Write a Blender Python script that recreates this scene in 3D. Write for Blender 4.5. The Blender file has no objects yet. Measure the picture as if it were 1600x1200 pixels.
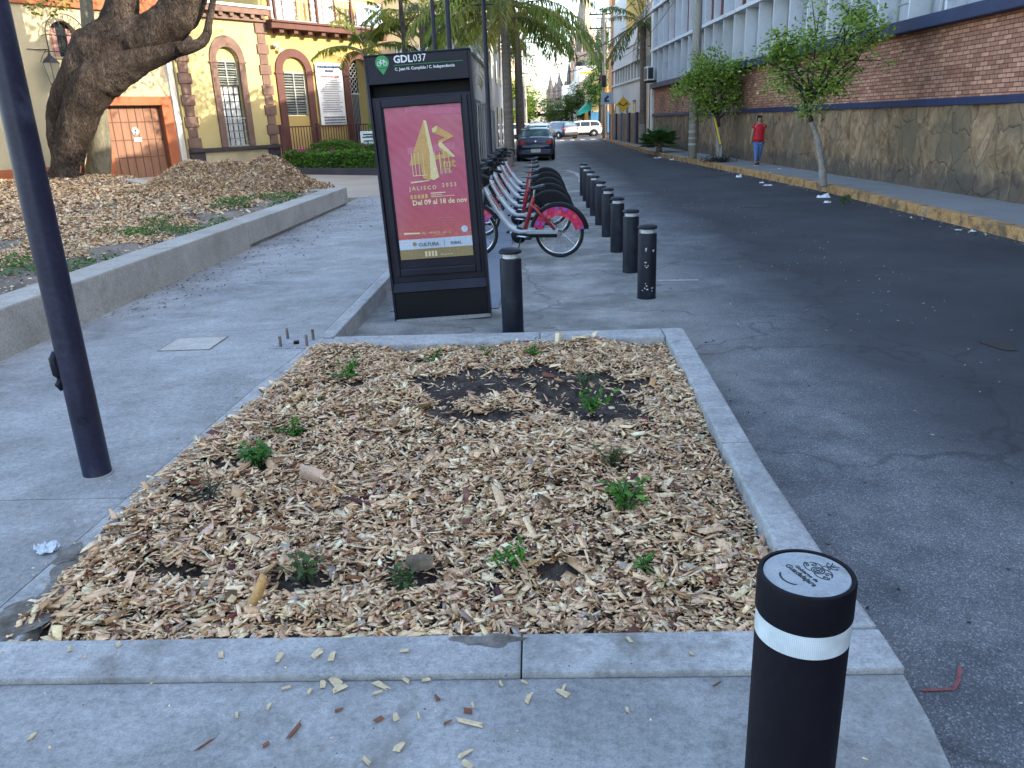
import bpy, bmesh, math, random
import numpy as np
from mathutils import Vector, Matrix
C = bpy.context; D = bpy.data; SC = C.scene
col = SC.collection
rad = math.radians
random.seed(7); RG = np.random.default_rng(11)
# ------------------------------------------------------------------ camera
FPX, CAMH = 1230.0, 1.75
PITCH, YAW, ROLL = rad(18.44), rad(-2.4), rad(2.3)
Fv = np.array([math.sin(YAW)*math.cos(PITCH), math.cos(YAW)*math.cos(PITCH), -math.sin(PITCH)])
R0 = np.array([math.cos(YAW), -math.sin(YAW), 0.0]); U0 = np.cross(R0, Fv)
Rv = math.cos(ROLL)*R0-math.sin(ROLL)*U0
Uv = math.sin(ROLL)*R0+math.cos(ROLL)*U0
cd = D.cameras.new('camera'); cam = D.objects.new('camera', cd); col.objects.link(cam)
cam.matrix_world = Matrix(((Rv[0], Uv[0], -Fv[0], 0), (Rv[1], Uv[1], -Fv[1], 0), (Rv[2], Uv[2], -Fv[2], CAMH), (0, 0, 0, 1)))
cd.sensor_width = 36; cd.lens = FPX/1600*36; cd.clip_end = 3000; cd.clip_start = 0.05
SC.camera = cam
SC.render.resolution_x = 1024; SC.render.resolution_y = 768
# ------------------------------------------------------------------ light
SUN_AZ, SUN_EL = rad(107), rad(22)
w = D.worlds.new('World'); SC.world = w; w.use_nodes = True
nt = w.node_tree; bgn = nt.nodes['Background']
sky = nt.nodes.new('ShaderNodeTexSky'); sky.sky_type = 'NISHITA'; sky.sun_disc = False
sky.sun_elevation = SUN_EL; sky.sun_rotation = SUN_AZ
sky.air_density = 1.0; sky.dust_density = 2.4; sky.ozone_density = .5; sky.altitude = 300
nt.links.new(sky.outputs[0], bgn.inputs[0]); bgn.inputs[1].default_value = 0.15
sl = D.lights.new('sun', 'SUN'); sl.energy = 2.0; sl.angle = rad(0.55); sl.color = (1, .87, .68)
so = D.objects.new('sun', sl); col.objects.link(so)
sd = Vector((math.sin(SUN_AZ)*math.cos(SUN_EL), math.cos(SUN_AZ)*math.cos(SUN_EL), math.sin(SUN_EL)))
so.rotation_euler = sd.to_track_quat('Z', 'Y').to_euler(); so.location = (20, 0, 30)
SC.view_settings.view_transform = 'Standard'; SC.view_settings.look = 'None'
SC.view_settings.exposure = 2.5; SC.view_settings.gamma = 1.0
# ------------------------------------------------------------------ photo measurement -> places in the street
def ray(px, py): return Fv+(px-800)/FPX*Rv-(py-600)/FPX*Uv
def G(px, py, z=0.15):
    d = ray(px, py); t = (z-CAMH)/d[2]; return Vector((d[0]*t, d[1]*t, z))
def at(px, py, Y):
    d = ray(px, py); t = Y/d[1]; return Vector((d[0]*t, Y, CAMH+d[2]*t))
# ------------------------------------------------------------------ tagging
def tag(o, label=None, cat=None, group=None, kind=None):
    if label: o['label'] = label
    if cat: o['category'] = cat
    if group: o['group'] = group
    if kind: o['kind'] = kind
    return o
def empty(name, loc=(0, 0, 0), rz=0, label=None, cat=None, group=None):
    o = D.objects.new(name, None); col.objects.link(o); o.location = loc; o.rotation_euler = (0, 0, rz)
    o.empty_display_size = .1
    return tag(o, label, cat, group)
def copy_tree(o, parent=None):
    c = o.copy(); col.objects.link(c)
    if parent: c.parent = parent
    for ch in list(o.children): copy_tree(ch, c)
    return c
# ------------------------------------------------------------------ mesh builder
class MB:
    def __init__(s): s.v = []; s.f = []
    def add(s, vs, fs):
        b = len(s.v); s.v += [tuple(p) for p in vs]; s.f += [tuple(b+i for i in f) for f in fs]; return s
    def box(s, cx, cy, cz, sx, sy, sz, rz=0, M=None):
        vs = []
        for z in (-.5, .5):
            for x, y in ((-.5, -.5), (.5, -.5), (.5, .5), (-.5, .5)): vs.append((x*sx, y*sy, z*sz))
        c, sn = math.cos(rz), math.sin(rz)
        if M is not None: vs = [tuple(M @ Vector(p)) for p in vs]
        else: vs = [(x*c-y*sn, x*sn+y*c, z) for x, y, z in vs]
        vs = [(x+cx, y+cy, z+cz) for x, y, z in vs]
        return s.add(vs, [(3, 2, 1, 0), (4, 5, 6, 7), (0, 1, 5, 4), (1, 2, 6, 5), (2, 3, 7, 6), (3, 0, 4, 7)])
    def b2(s, x0, x1, y0, y1, z0, z1): return s.box((x0+x1)/2, (y0+y1)/2, (z0+z1)/2, abs(x1-x0), abs(y1-y0), abs(z1-z0))
    def tube(s, pts, r, n=8, caps=True, flat=1.0):
        pts = [Vector(p) for p in pts]; m = len(pts)
        rs = r if isinstance(r, (list, tuple)) else [r]*m
        vs = []; up = None
        for i, p in enumerate(pts):
            t = (pts[min(i+1, m-1)]-pts[max(i-1, 0)])
            if t.length < 1e-9: t = Vector((0, 0, 1))
            t.normalize()
            if up is None:
                up = Vector((0, 0, 1)) if abs(t.z) < .9 else Vector((1, 0, 0))
            a = t.cross(up)
            if a.length < 1e-6: a = t.orthogonal()
            a.normalize(); b = a.cross(t).normalized(); up = b
            for k in range(n):
                th = 2*math.pi*k/n
                vs.append(p+a*math.cos(th)*rs[i]+b*math.sin(th)*rs[i]*flat)
        fs = []
        for i in range(m-1):
            for k in range(n):
                k2 = (k+1) % n; fs.append((i*n+k, i*n+k2, (i+1)*n+k2, (i+1)*n+k))
        if caps: fs.append(tuple(range(n))[::-1]); fs.append(tuple((m-1)*n+k for k in range(n)))
        return s.add(vs, fs)
    def lathe(s, prof, cx=0, cy=0, n=32, M=None):
        vs = []; m = len(prof)
        for r, z in prof:
            for k in range(n):
                th = 2*math.pi*k/n; p = (cx+r*math.cos(th), cy+r*math.sin(th), z)
                vs.append(tuple(M @ Vector(p)) if M is not None else p)
        fs = []
        for i in range(m-1):
            for k in range(n):
                k2 = (k+1) % n; fs.append((i*n+k, i*n+k2, (i+1)*n+k2, (i+1)*n+k))
        if prof[0][0] > 1e-6: fs.append(tuple(range(n))[::-1])
        if prof[-1][0] > 1e-6: fs.append(tuple((m-1)*n+k for k in range(n)))
        return s.add(vs, fs)
    def prism(s, poly, z0, z1):
        n = len(poly); vs = [(x, y, z0) for x, y in poly]+[(x, y, z1) for x, y in poly]
        fs = [tuple(range(n))[::-1], tuple(range(n, 2*n))]+[(i, (i+1) % n, n+(i+1) % n, n+i) for i in range(n)]
        return s.add(vs, fs)
    def plate(s, poly, y0, y1):   # polygon in XZ extruded along Y
        n = len(poly); vs = [(x, y0, z) for x, z in poly]+[(x, y1, z) for x, z in poly]
        fs = [tuple(range(n)), tuple(range(n, 2*n))[::-1]]+[(n+i, n+(i+1) % n, (i+1) % n, i) for i in range(n)]
        return s.add(vs, fs)
    def torus(s, c, R, r, axis='Y', n=36, m=8, a0=0, a1=360, flat=1.0):
        full = abs(a1-a0) >= 360; k = n if full else n+1; vs = []
        for i in range(k):
            th = rad(a0+(a1-a0)*i/n)
            for j in range(m):
                ph = 2*math.pi*j/m; rr = R+r*math.cos(ph); h = r*math.sin(ph)*flat
                x, z = rr*math.cos(th), rr*math.sin(th)
                vs.append({'Y': (c[0]+x, c[1]+h, c[2]+z), 'Z': (c[0]+x, c[1]+z, c[2]+h), 'X': (c[0]+h, c[1]+x, c[2]+z)}[axis])
        fs = []
        for i in range(n):
            i2 = (i+1) % k
            if not full and i+1 >= k: break
            for j in range(m):
                j2 = (j+1) % m; fs.append((i*m+j, i*m+j2, i2*m+j2, i2*m+j))
        return s.add(vs, fs)
    def sphere(s, c, r, n=12, m=8, sc=(1, 1, 1)):
        prof = [(max(1e-7, r*math.sin(math.pi*i/m)), -r*math.cos(math.pi*i/m)) for i in range(m+1)]
        b = len(s.v); s.lathe(prof, 0, 0, n)
        s.v[b:] = [(c[0]+x*sc[0], c[1]+y*sc[1], c[2]+z*sc[2]) for x, y, z in s.v[b:]]
        return s
    def build(s, name, m, parent=None, smooth=False, bevel=0, shift=None, world=False, cols=None, autos=None):
        vs = s.v; loc = (0, 0, 0)
        if parent is None and shift is None:
            a = np.array(vs); loc = (float((a[:, 0].min()+a[:, 0].max())/2), float((a[:, 1].min()+a[:, 1].max())/2), float(a[:, 2].min()))
        elif parent is not None and world: loc = tuple(parent.location)
        if loc != (0, 0, 0): vs = [(x-loc[0], y-loc[1], z-loc[2]) for x, y, z in vs]
        me = D.meshes.new(name); me.from_pydata(vs, [], s.f); me.update()
        bm = bmesh.new(); bm.from_mesh(me); bmesh.ops.recalc_face_normals(bm, faces=bm.faces)
        if bevel:
            es = [e for e in bm.edges if len(e.link_faces) == 2 and e.calc_face_angle(0) > .6]
            bmesh.ops.bevel(bm, geom=es, offset=bevel, segments=2, affect='EDGES', profile=.6)
        bm.to_mesh(me); bm.free()
        if m: me.materials.append(m)
        if smooth:
            me.shade_smooth()
            if autos: me.set_sharp_from_angle(angle=rad(autos))
        o = D.objects.new(name, me); col.objects.link(o)
        if parent is None: o.location = loc
        else: o.parent = parent
        return o
def fast_mesh(name, V, F, m, colr=None, parent=None, loc=(0, 0, 0), smooth=False):
    """V (n,3) array, F (k,q) array of equal-size faces, colr (n,4)"""
    me = D.meshes.new(name); V = np.asarray(V, dtype=np.float32)-np.array(loc, dtype=np.float32); F = np.asarray(F, dtype=np.int32)
    me.vertices.add(len(V)); me.vertices.foreach_set('co', V.ravel())
    k, q = F.shape; me.loops.add(k*q); me.loops.foreach_set('vertex_index', F.ravel())
    me.polygons.add(k); me.polygons.foreach_set('loop_start', np.arange(0, k*q, q, dtype=np.int32))
    if colr is not None:
        a = me.attributes.new('col', 'FLOAT_COLOR', 'POINT'); a.data.foreach_set('color', np.asarray(colr, dtype=np.float32).ravel())
    me.update(calc_edges=True); me.validate()
    if m: me.materials.append(m)
    if smooth: me.shade_smooth()
    o = D.objects.new(name, me); col.objects.link(o)
    if parent is not None: o.parent = parent
    else: o.location = loc
    return o
# ------------------------------------------------------------------ materials
def newmat(name):
    m = D.materials.new(name); m.use_nodes = True; t = m.node_tree; b = t.nodes['Principled BSDF']; return m, t, b
def N(t, typ, **kw):
    n = t.nodes.new('ShaderNode'+typ)
    for k, v in kw.items(): setattr(n, k, v)
    return n
def L(t, a, b): t.links.new(a, b)
def ramp(t, fac, cols, lo=.3, hi=.7):
    r = N(t, 'ValToRGB'); e = r.color_ramp.elements
    while len(e) < len(cols): e.new(.5)
    for i, c in enumerate(cols):
        e[i].position = lo+(hi-lo)*i/max(1, len(cols)-1); e[i].color = (*c, 1)
    L(t, fac, r.inputs[0]); return r.outputs[0]
def noise(t, vec, scale, detail=6, rough=.55, dist=0):
    n = N(t, 'TexNoise'); n.inputs['Scale'].default_value = scale; n.inputs['Detail'].default_value = detail
    n.inputs['Roughness'].default_value = rough; n.inputs['Distortion'].default_value = dist
    if vec is not None: L(t, vec, n.inputs['Vector'])
    return n.outputs['Fac']
def mixc(t, fac, a, b, mode='MIX'):
    n = N(t, 'Mix', data_type='RGBA', blend_type=mode)
    for v, i in ((fac, 0), (a, 6), (b, 7)):
        if hasattr(v, 'links'): L(t, v, n.inputs[i])
        elif i == 0: n.inputs[0].default_value = v
        else: n.inputs[i].default_value = (*v, 1)
    return n.outputs[2]
def mathn(t, op, a, b=0.5, clamp=False):
    n = N(t, 'Math', operation=op); n.use_clamp = clamp
    for v, i in ((a, 0), (b, 1)):
        if hasattr(v, 'links'): L(t, v, n.inputs[i])
        else: n.inputs[i].default_value = v
    return n.outputs[0]
def coords(t, stretch=(1, 1, 1), kind='Object'):
    tc = N(t, 'TexCoord'); mp = N(t, 'Mapping'); mp.inputs['Scale'].default_value = stretch
    L(t, tc.outputs[kind], mp.inputs[0]); return mp.outputs[0]
def bump(t, b, h, strength=.3, dist=.01, prev=None):
    n = N(t, 'Bump'); n.inputs['Strength'].default_value = strength; n.inputs['Distance'].default_value = dist
    L(t, h, n.inputs['Height'])
    if prev is not None: L(t, prev, n.inputs['Normal'])
    L(t, n.outputs[0], b.inputs['Normal']); return n.outputs[0]
def mat(name, cols, rough=.8, scale=2.0, fine=.15, fscale=60, bmp=.15, metal=0, spec=.4, stretch=(1, 1, 1), lo=.3, hi=.7, dist=.004, coat=0, stain=None, sscale=.7):
    if isinstance(cols[0], (int, float)): cols = [tuple(c*.86 for c in cols), cols, tuple(min(1, c*1.1) for c in cols)]
    m, t, b = newmat(name); v = coords(t, stretch)
    c = ramp(t, noise(t, v, scale), cols, lo, hi)
    fn = noise(t, v, fscale, 4)
    if fine:
        g = ramp(t, fn, [(1-fine,)*3, (1+fine*.6,)*3], .3, .7); c = mixc(t, 1.0, c, g, 'MULTIPLY')
    if stain:
        sf = ramp(t, noise(t, v, sscale, 8, .65), [(0, 0, 0), (1, 1, 1)], .56, .70); c = mixc(t, sf, c, stain)
    L(t, c, b.inputs['Base Color']); b.inputs['Roughness'].default_value = rough; b.inputs['Metallic'].default_value = metal
    b.inputs['Specular IOR Level'].default_value = spec; b.inputs['Coat Weight'].default_value = coat
    if bmp: bump(t, b, fn, bmp, dist)
    return m
def attrmat(name, rough=.7, translucent=0, grain=None, spec=.3):
    m, t, b = newmat(name); a = N(t, 'Attribute', attribute_name='col'); c = a.outputs['Color']
    if grain:
        v = coords(t); g = ramp(t, noise(t, v, grain, 4), [(.72,)*3, (1.1,)*3], .3, .7); c = mixc(t, 1.0, c, g, 'MULTIPLY')
    L(t, c, b.inputs['Base Color']); b.inputs['Roughness'].default_value = rough; b.inputs['Specular IOR Level'].default_value = spec
    if translucent:
        tr = N(t, 'BsdfTranslucent'); L(t, mixc(t, 1.0, c, (1.3, 1.25, .6), 'MULTIPLY'), tr.inputs[0])
        mx = N(t, 'MixShader'); mx.inputs[0].default_value = translucent; L(t, b.outputs[0], mx.inputs[1]); L(t, tr.outputs[0], mx.inputs[2])
        L(t, mx.outputs[0], t.nodes['Material Output'].inputs[0])
    return m
def glassy(name, c, rough=.08):
    m, t, b = newmat(name); v = coords(t)
    cc = ramp(t, noise(t, v, 1.3), [tuple(x*.6 for x in c), c], .35, .65)
    L(t, cc, b.inputs['Base Color']); b.inputs['Roughness'].default_value = rough; b.inputs['Specular IOR Level'].default_value = .8
    return m
K = {}
def concrete_mat(name, cols, smear, dirt, sc=1.0):
    m, t, b = newmat(name); v = coords(t); vs = coords(t, (.65, 1.2, 1))
    n1 = noise(t, v, 1.1*sc, 10, .68, .3); n2 = noise(t, vs, 3.2*sc, 9, .7, .6); n3 = noise(t, v, 38, 5, .7); n4 = noise(t, v, 150, 3, .6)
    c = ramp(t, n1, cols, .34, .66); c = mixc(t, mathn(t, 'MULTIPLY', ramp(t, n2, [(0,)*3, (1,)*3], .48, .72), .7), c, smear)
    c = mixc(t, 1, c, ramp(t, n3, [(.74,)*3, (1.0,)*3, (1.18,)*3], .3, .7), 'MULTIPLY'); c = mixc(t, 1, c, ramp(t, n4, [(.8,)*3, (1.14,)*3], .32, .68), 'MULTIPLY')
    c = mixc(t, mathn(t, 'MULTIPLY', ramp(t, noise(t, v, 1.7*sc, 10, .72, .2), [(0,)*3, (1,)*3], .55, .68), .75), c, dirt)
    vo = N(t, 'TexVoronoi'); vo.inputs['Scale'].default_value = 26; L(t, v, vo.inputs['Vector']); sp = ramp(t, vo.outputs['Distance'], [(1,)*3, (0,)*3], .06, .11); sc_ = N(t, 'SeparateColor'); L(t, vo.outputs['Color'], sc_.inputs[0])
    sp = mathn(t, 'MULTIPLY', sp, mathn(t, 'GREATER_THAN', sc_.outputs[0], .72)); c = mixc(t, mathn(t, 'MULTIPLY', sp, .7), c, (.06, .055, .055))
    L(t, c, b.inputs['Base Color']); b.inputs['Roughness'].default_value = .92; b.inputs['Specular IOR Level'].default_value = .25
    bump(t, b, mathn(t, 'ADD', mathn(t, 'MULTIPLY', n3, .7), mathn(t, 'ADD', n2, mathn(t, 'MULTIPLY', n4, .35))), .45, .008); return m
K['concrete'] = concrete_mat('concrete', [(.20, .198, .192), (.275, .272, .265), (.345, .342, .332)], (.40, .395, .385), (.17, .155, .135))
K['kerbcon'] = concrete_mat('kerb_concrete', [(.24, .237, .23), (.32, .316, .308), (.40, .395, .385)], (.46, .455, .44), (.16, .15, .13), 1.6)
K['bench'] = concrete_mat('bench_concrete', [(.25, .235, .205), (.32, .30, .265), (.38, .36, .32)], (.40, .38, .34), (.22, .20, .165), .8)
K['sidewalkR'] = mat('far_sidewalk_concrete', [(.20, .195, .19), (.25, .245, .24)], .9, .8, .2, 40, .2, stain=(.15, .14, .13), sscale=.6)
K['navy'] = mat('navy_metal', [(.006, .006, .014), (.009, .009, .020), (.014, .014, .027)], .42, 3, .25, 60, .03, spec=.28)
K['postblue'] = mat('blue_black_post', [(.012, .013, .030), (.018, .019, .042), (.026, .027, .054)], .38, 4, .3, 50, .06, spec=.4, stain=(.045, .048, .075), sscale=5)
K['bollard'] = mat('bollard_paint', [(.006, .007, .014), (.009, .011, .020), (.015, .018, .028)], .5, 6, .3, 90, .10, spec=.25, stain=(.028, .031, .038), sscale=7)
K['black'] = mat('black_plastic', (.006, .006, .008), .5, 5, .2, 60, .03, spec=.2)
K['rubber'] = mat('rubber', (.012, .012, .013), .8, 8, .2, 80, .1)
K['white'] = mat('white_paint', (.74, .74, .72), .6, 2, .1, 30, .05)
K['whiter'] = mat('white_reflective', (.78, .8, .8), .45, 4, .06, 200, .15)
K['silver'] = mat('silver_paint', (.42, .44, .46), .35, 3, .1, 40, .02, metal=.45)
K['chrome'] = mat('chrome', (.6, .6, .62), .2, 3, .05, 40, 0, metal=1)
K['redpaint'] = mat('red_paint', (.30, .015, .022), .35, 3, .1, 40, .02, coat=.3)
K['soil'] = mat('soil', [(.022, .016, .013), (.062, .046, .037), (.12, .10, .083)], .95, 9, .35, 70, .9, dist=.02)
K['chip'] = attrmat('wood_chip', .75, 0, 90)
K['leaf'] = attrmat('leaf', .5, .35)
K['palmleaf'] = attrmat('palm_leaf', .45, .4)
def bark_mat(name, cols, sc, crack):
    m, t, b = newmat(name); v = coords(t, (1.3, 1.3, .36)); nz = N(t, 'TexNoise'); nz.inputs['Scale'].default_value = 2.2; nz.inputs['Detail'].default_value = 6; L(t, v, nz.inputs['Vector'])
    vv = N(t, 'VectorMath', operation='MULTIPLY_ADD'); L(t, nz.outputs['Color'], vv.inputs[0]); vv.inputs[1].default_value = (.55, .55, .55); L(t, v, vv.inputs[2])
    vo = N(t, 'TexVoronoi', feature='DISTANCE_TO_EDGE'); vo.inputs['Scale'].default_value = sc; L(t, vv.outputs[0], vo.inputs['Vector']); n2 = noise(t, v, 14, 8, .7)
    c = ramp(t, noise(t, v, 1.6, 8, .6), cols, .32, .68); c = mixc(t, 1, c, ramp(t, n2, [(.5,)*3, (1.0,)*3, (1.5,)*3], .3, .7), 'MULTIPLY')
    e = ramp(t, vo.outputs['Distance'], [(.35,)*3, (1,)*3], .0, .10); c = mixc(t, e, crack, c)
    L(t, c, b.inputs['Base Color']); b.inputs['Roughness'].default_value = .95; b.inputs['Specular IOR Level'].default_value = .2
    bump(t, b, mathn(t, 'ADD', e, mathn(t, 'MULTIPLY', n2, .8)), 1.0, .07); return m
K['bark'] = bark_mat('bark', [(.024, .017, .013), (.05, .037, .029), (.095, .074, .06)], 15, (.008, .006, .005))
K['barkpale'] = mat('pale_bark', [(.10, .095, .07), (.19, .18, .13)], .95, 4, .3, 20, .6, stretch=(1, 1, .4), dist=.02)
K['barklime'] = mat('limewashed_bark', [(.22, .19, .165), (.34, .31, .28)], .9, 6, .25, 30, .4)
K['barkdark'] = mat('dark_bark', [(.03, .025, .022), (.07, .06, .05)], .95, 6, .3, 30, .6)
K['palmbark'] = mat('palm_bark', [(.13, .105, .085), (.22, .185, .15)], .95, 3, .3, 20, .6, stretch=(1, 1, 6), dist=.03)
K['yellowwall'] = mat('yellow_plaster', [(.42, .34, .15), (.47, .39, .185)], .9, .7, .06, 30, .1, stain=(.37, .30, .14), sscale=.5)
K['goldwall'] = mat('ochre_plaster', [(.40, .28, .09), (.47, .34, .13)], .9, .5, .07, 30, .1, stain=(.36, .26, .10), sscale=.5)
K['creamwall'] = mat('cream_plaster', [(.37, .31, .19), (.43, .37, .24)], .9, .5, .06, 30, .1, stain=(.33, .28, .18))
K['palewall'] = mat('pale_plaster', [(.50, .48, .44), (.60, .58, .54)], .9, .6, .08, 30, .1)
K['stonepink'] = mat('pink_stone', [(.125, .075, .058), (.18, .115, .09)], .9, 2.5, .2, 50, .3)
K['maroon'] = mat('maroon_paint', [(.075, .03, .024), (.11, .045, .036)], .8, 2, .15, 40, .1)
K['darkstone'] = mat('dark_stone', [(.035, .03, .038), (.06, .05, .055)], .85, 2, .2, 40, .2)
K['orange'] = mat('orange_paint', [(.29, .085, .035), (.36, .12, .05)], .8, 1.2, .12, 30, .1)
K['woodgate'] = mat('garage_wood', [(.19, .095, .06), (.25, .135, .085)], .75, 2, .15, 40, .2, stretch=(3, 3, .5))
K['glass'] = glassy('window_glass', (.10, .12, .13))
K['darkglass'] = glassy('dark_window_glass', (.02, .025, .03))
K['curtain'] = mat('curtain', [(.32, .34, .36), (.5, .52, .54)], .8, 5, .1, 20, .1, stretch=(3, 3, .3))
K['ironwhite'] = mat('white_iron', (.40, .41, .39), .6, 3, .1, 30, .05)
K['iron'] = mat('black_iron', (.02, .02, .022), .6, 3, .2, 30, .05)
K['terracotta'] = mat('pole_concrete', [(.33, .30, .25), (.42, .39, .33)], .9, 2, .2, 30, .2, stain=(.22, .2, .17), sscale=1.5)
K['yellowkerb'] = mat('yellow_kerb_paint', [(.20, .125, .065), (.43, .235, .085), (.52, .31, .13)], .85, 4, .4, 30, .5, stain=(.17, .145, .115), sscale=4, lo=.38, hi=.62)
K['bluetrim'] = mat('blue_trim_paint', [(.012, .02, .06), (.02, .03, .085)], .6, 2, .15, 30, .1)
K['litter'] = mat('white_litter', [(.55, .57, .6), (.75, .76, .78)], .7, 12, .1, 60, .2)
K['limeline'] = mat('road_line_paint', [(.30, .31, .31), (.5, .5, .5)], .85, 6, .3, 60, .1)
K['rust'] = mat('rusty_steel', [(.12, .09, .075), (.24, .2, .17)], .7, 10, .3, 80, .3, metal=.3)
K['seatblack'] = mat('saddle_vinyl', (.015, .017, .022), .35, 3, .1, 60, .05)
# ================================================================== SETTING
def road_material():
    m, t, b = newmat('asphalt'); v = coords(t); sx = N(t, 'SeparateXYZ'); L(t, v, sx.inputs[0])
    big = noise(t, v, .55, 6, .6); mid = noise(t, v, 3.2, 6, .6); fine = noise(t, v, 85, 3, .7)
    vo = N(t, 'TexVoronoi'); vo.inputs['Scale'].default_value = 190; L(t, v, vo.inputs['Vector'])
    agg = ramp(t, vo.outputs['Color'], [(.62,)*3, (.9,)*3, (1.0,)*3, (2.3,)*3], .1, .95)
    worn = ramp(t, mid, [(.085, .087, .093), (.13, .132, .138), (.18, .18, .18)])
    worn = mixc(t, 1, worn, agg, 'MULTIPLY')
    dark = ramp(t, big, [(.026, .027, .032), (.040, .041, .047), (.056, .057, .062)])
    dark = mixc(t, .35, dark, mixc(t, 1, dark, agg, 'MULTIPLY'))
    xw = mathn(t, 'ADD', sx.outputs[0], mathn(t, 'MULTIPLY', mathn(t, 'SUBTRACT', big, .5), 2.2))
    xw = mathn(t, 'ADD', xw, mathn(t, 'MULTIPLY', mathn(t, 'SUBTRACT', mid, .5), .5))
    f = mathn(t, 'DIVIDE', mathn(t, 'SUBTRACT', xw, 1.75), .95, True)
    c = mixc(t, f, worn, dark)
    # dusty old concrete patching of the parking strip
    dusty = ramp(t, noise(t, v, 1.6, 8, .65), [(.13, .127, .12), (.21, .205, .19), (.32, .31, .285)], .35, .65)
    dusty = mixc(t, .5, dusty, mixc(t, 1, dusty, agg, 'MULTIPLY'))
    xd = mathn(t, 'ADD', sx.outputs[0], mathn(t, 'MULTIPLY', mathn(t, 'SUBTRACT', mid, .5), 1.6))
    g = mathn(t, 'DIVIDE', mathn(t, 'SUBTRACT', 1.75, xd), .7, True)
    yy = mathn(t, 'DIVIDE', mathn(t, 'SUBTRACT', mathn(t, 'ADD', sx.outputs[1], mathn(t, 'MULTIPLY', mid, 2.0)), 5.6), .8, True)
    g = mathn(t, 'MULTIPLY', g, yy); c = mixc(t, g, c, dusty)
    # pale dusty patches beside the planter, dark hairline cracks
    p = ramp(t, noise(t, v, 1.9, 8, .7, .4), [(0, 0, 0), (1, 1, 1)], .57, .68)
    p = mathn(t, 'MULTIPLY', p, mathn(t, 'DIVIDE', mathn(t, 'SUBTRACT', 1.9, sx.outputs[0]), .6, True)); c = mixc(t, mathn(t, 'MULTIPLY', p, .75), c, (.22, .215, .20))
    vv = N(t, 'VectorMath', operation='ADD'); nz = N(t, 'TexNoise'); nz.inputs['Scale'].default_value = 1.5; nz.inputs['Detail'].default_value = 6; L(t, v, nz.inputs['Vector'])
    L(t, v, vv.inputs[0]); L(t, nz.outputs['Color'], vv.inputs[1])
    vc = N(t, 'TexVoronoi', feature='DISTANCE_TO_EDGE'); vc.inputs['Scale'].default_value = .62; L(t, vv.outputs[0], vc.inputs['Vector'])
    cr = ramp(t, vc.outputs['Distance'], [(1, 1, 1), (0, 0, 0)], .004, .014)
    cr = mathn(t, 'MULTIPLY', cr, mathn(t, 'MULTIPLY', mid, .75)); c = mixc(t, cr, c, (.02, .02, .02))
    L(t, c, b.inputs['Base Color']); b.inputs['Roughness'].default_value = .88; b.inputs['Specular IOR Level'].default_value = .3
    bump(t, b, mathn(t, 'ADD', fine, mathn(t, 'MULTIPLY', vo.outputs['Distance'], .8)), .5, .006)
    return m
K['asphalt'] = road_material()
K['groundsheet'] = mat('ground_asphalt', [(.06, .06, .062), (.08, .08, .08)], .9, .3, .2, 20, .1)
K['plaza'] = mat('plaza_paving', [(.33, .27, .21), (.42, .35, .28)], .9, .6, .12, 20, .1)
m = MB(); m.box(0, 400, -.06, 1600, 1600, .08); tag(m.build('ground', K['groundsheet'], shift=0), kind='structure')
m = MB(); m.add([(-9, -30, 0), (22, -30, 0), (22, 74, 0), (-9, 74, 0), (-9, 92, 0), (22, 92, 0), (22, 500, 0), (-9, 500, 0), (-150, 74, 0), (150, 74, 0), (150, 92, 0), (-150, 92, 0)],
      [(0, 1, 2, 3), (8, 9, 10, 11), (4, 5, 6, 7)]); tag(m.build('road', K['asphalt'], shift=0), kind='structure')
# left pavement: slabs with open joints
def jx(y): return float(np.interp(y, [1.9, 3.3, 4.87, 6.05, 9.5, 60], [-2.0, -1.952, -1.895, -1.80, -1.80, -1.80]))
m = MB(); ys = [1.975, 3.27, 6.44, 9.6, 12.8, 16.0, 19.3]
for a, b_ in zip(ys[:-1], ys[1:]):
    n = 6; poly = [(-4.3, a+.004), (-4.3, b_-.004)]+[(jx(b_-(b_-a)*i/n)-.009, (b_-.004)-(b_-a-.008)*i/n) for i in range(n+1)]
    m.prism(poly[::-1], -.02, .15)
m.prism([(-40, -6), (.99, -6), (.995, 1.5), (1.035, 1.8), (1.045, 1.975), (-40, 1.975)], -.02, .15)
m.b2(-40, -4.57, 1.985, 19.3, -.02, .15)
m.b2(-1.9, -1.70, 6.09, 21.9, -.02, .148)
tag(m.build('sidewalk', K['concrete'], shift=0, bevel=.004), kind='structure')
m = MB(); m.prism([(-60, 19.31), (-60, 60), (-1.7, 60), (-1.7, 19.31)][::-1], -.02, .153); m.b2(-1.69, -1.3, 22, 74, -.02, .152); m.b2(-60, -1.7, 60, 74, -.02, .152)
tag(m.build('plaza', K['plaza'], shift=0), kind='structure')
# kerb edge of the pavement along the cycle bay
m = MB(); m.b2(-1.795, -1.68, 6.1, 21.9, -.02, .158); tag(m.build('kerb', K['kerbcon'], shift=0, bevel=.012), kind='structure')
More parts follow.
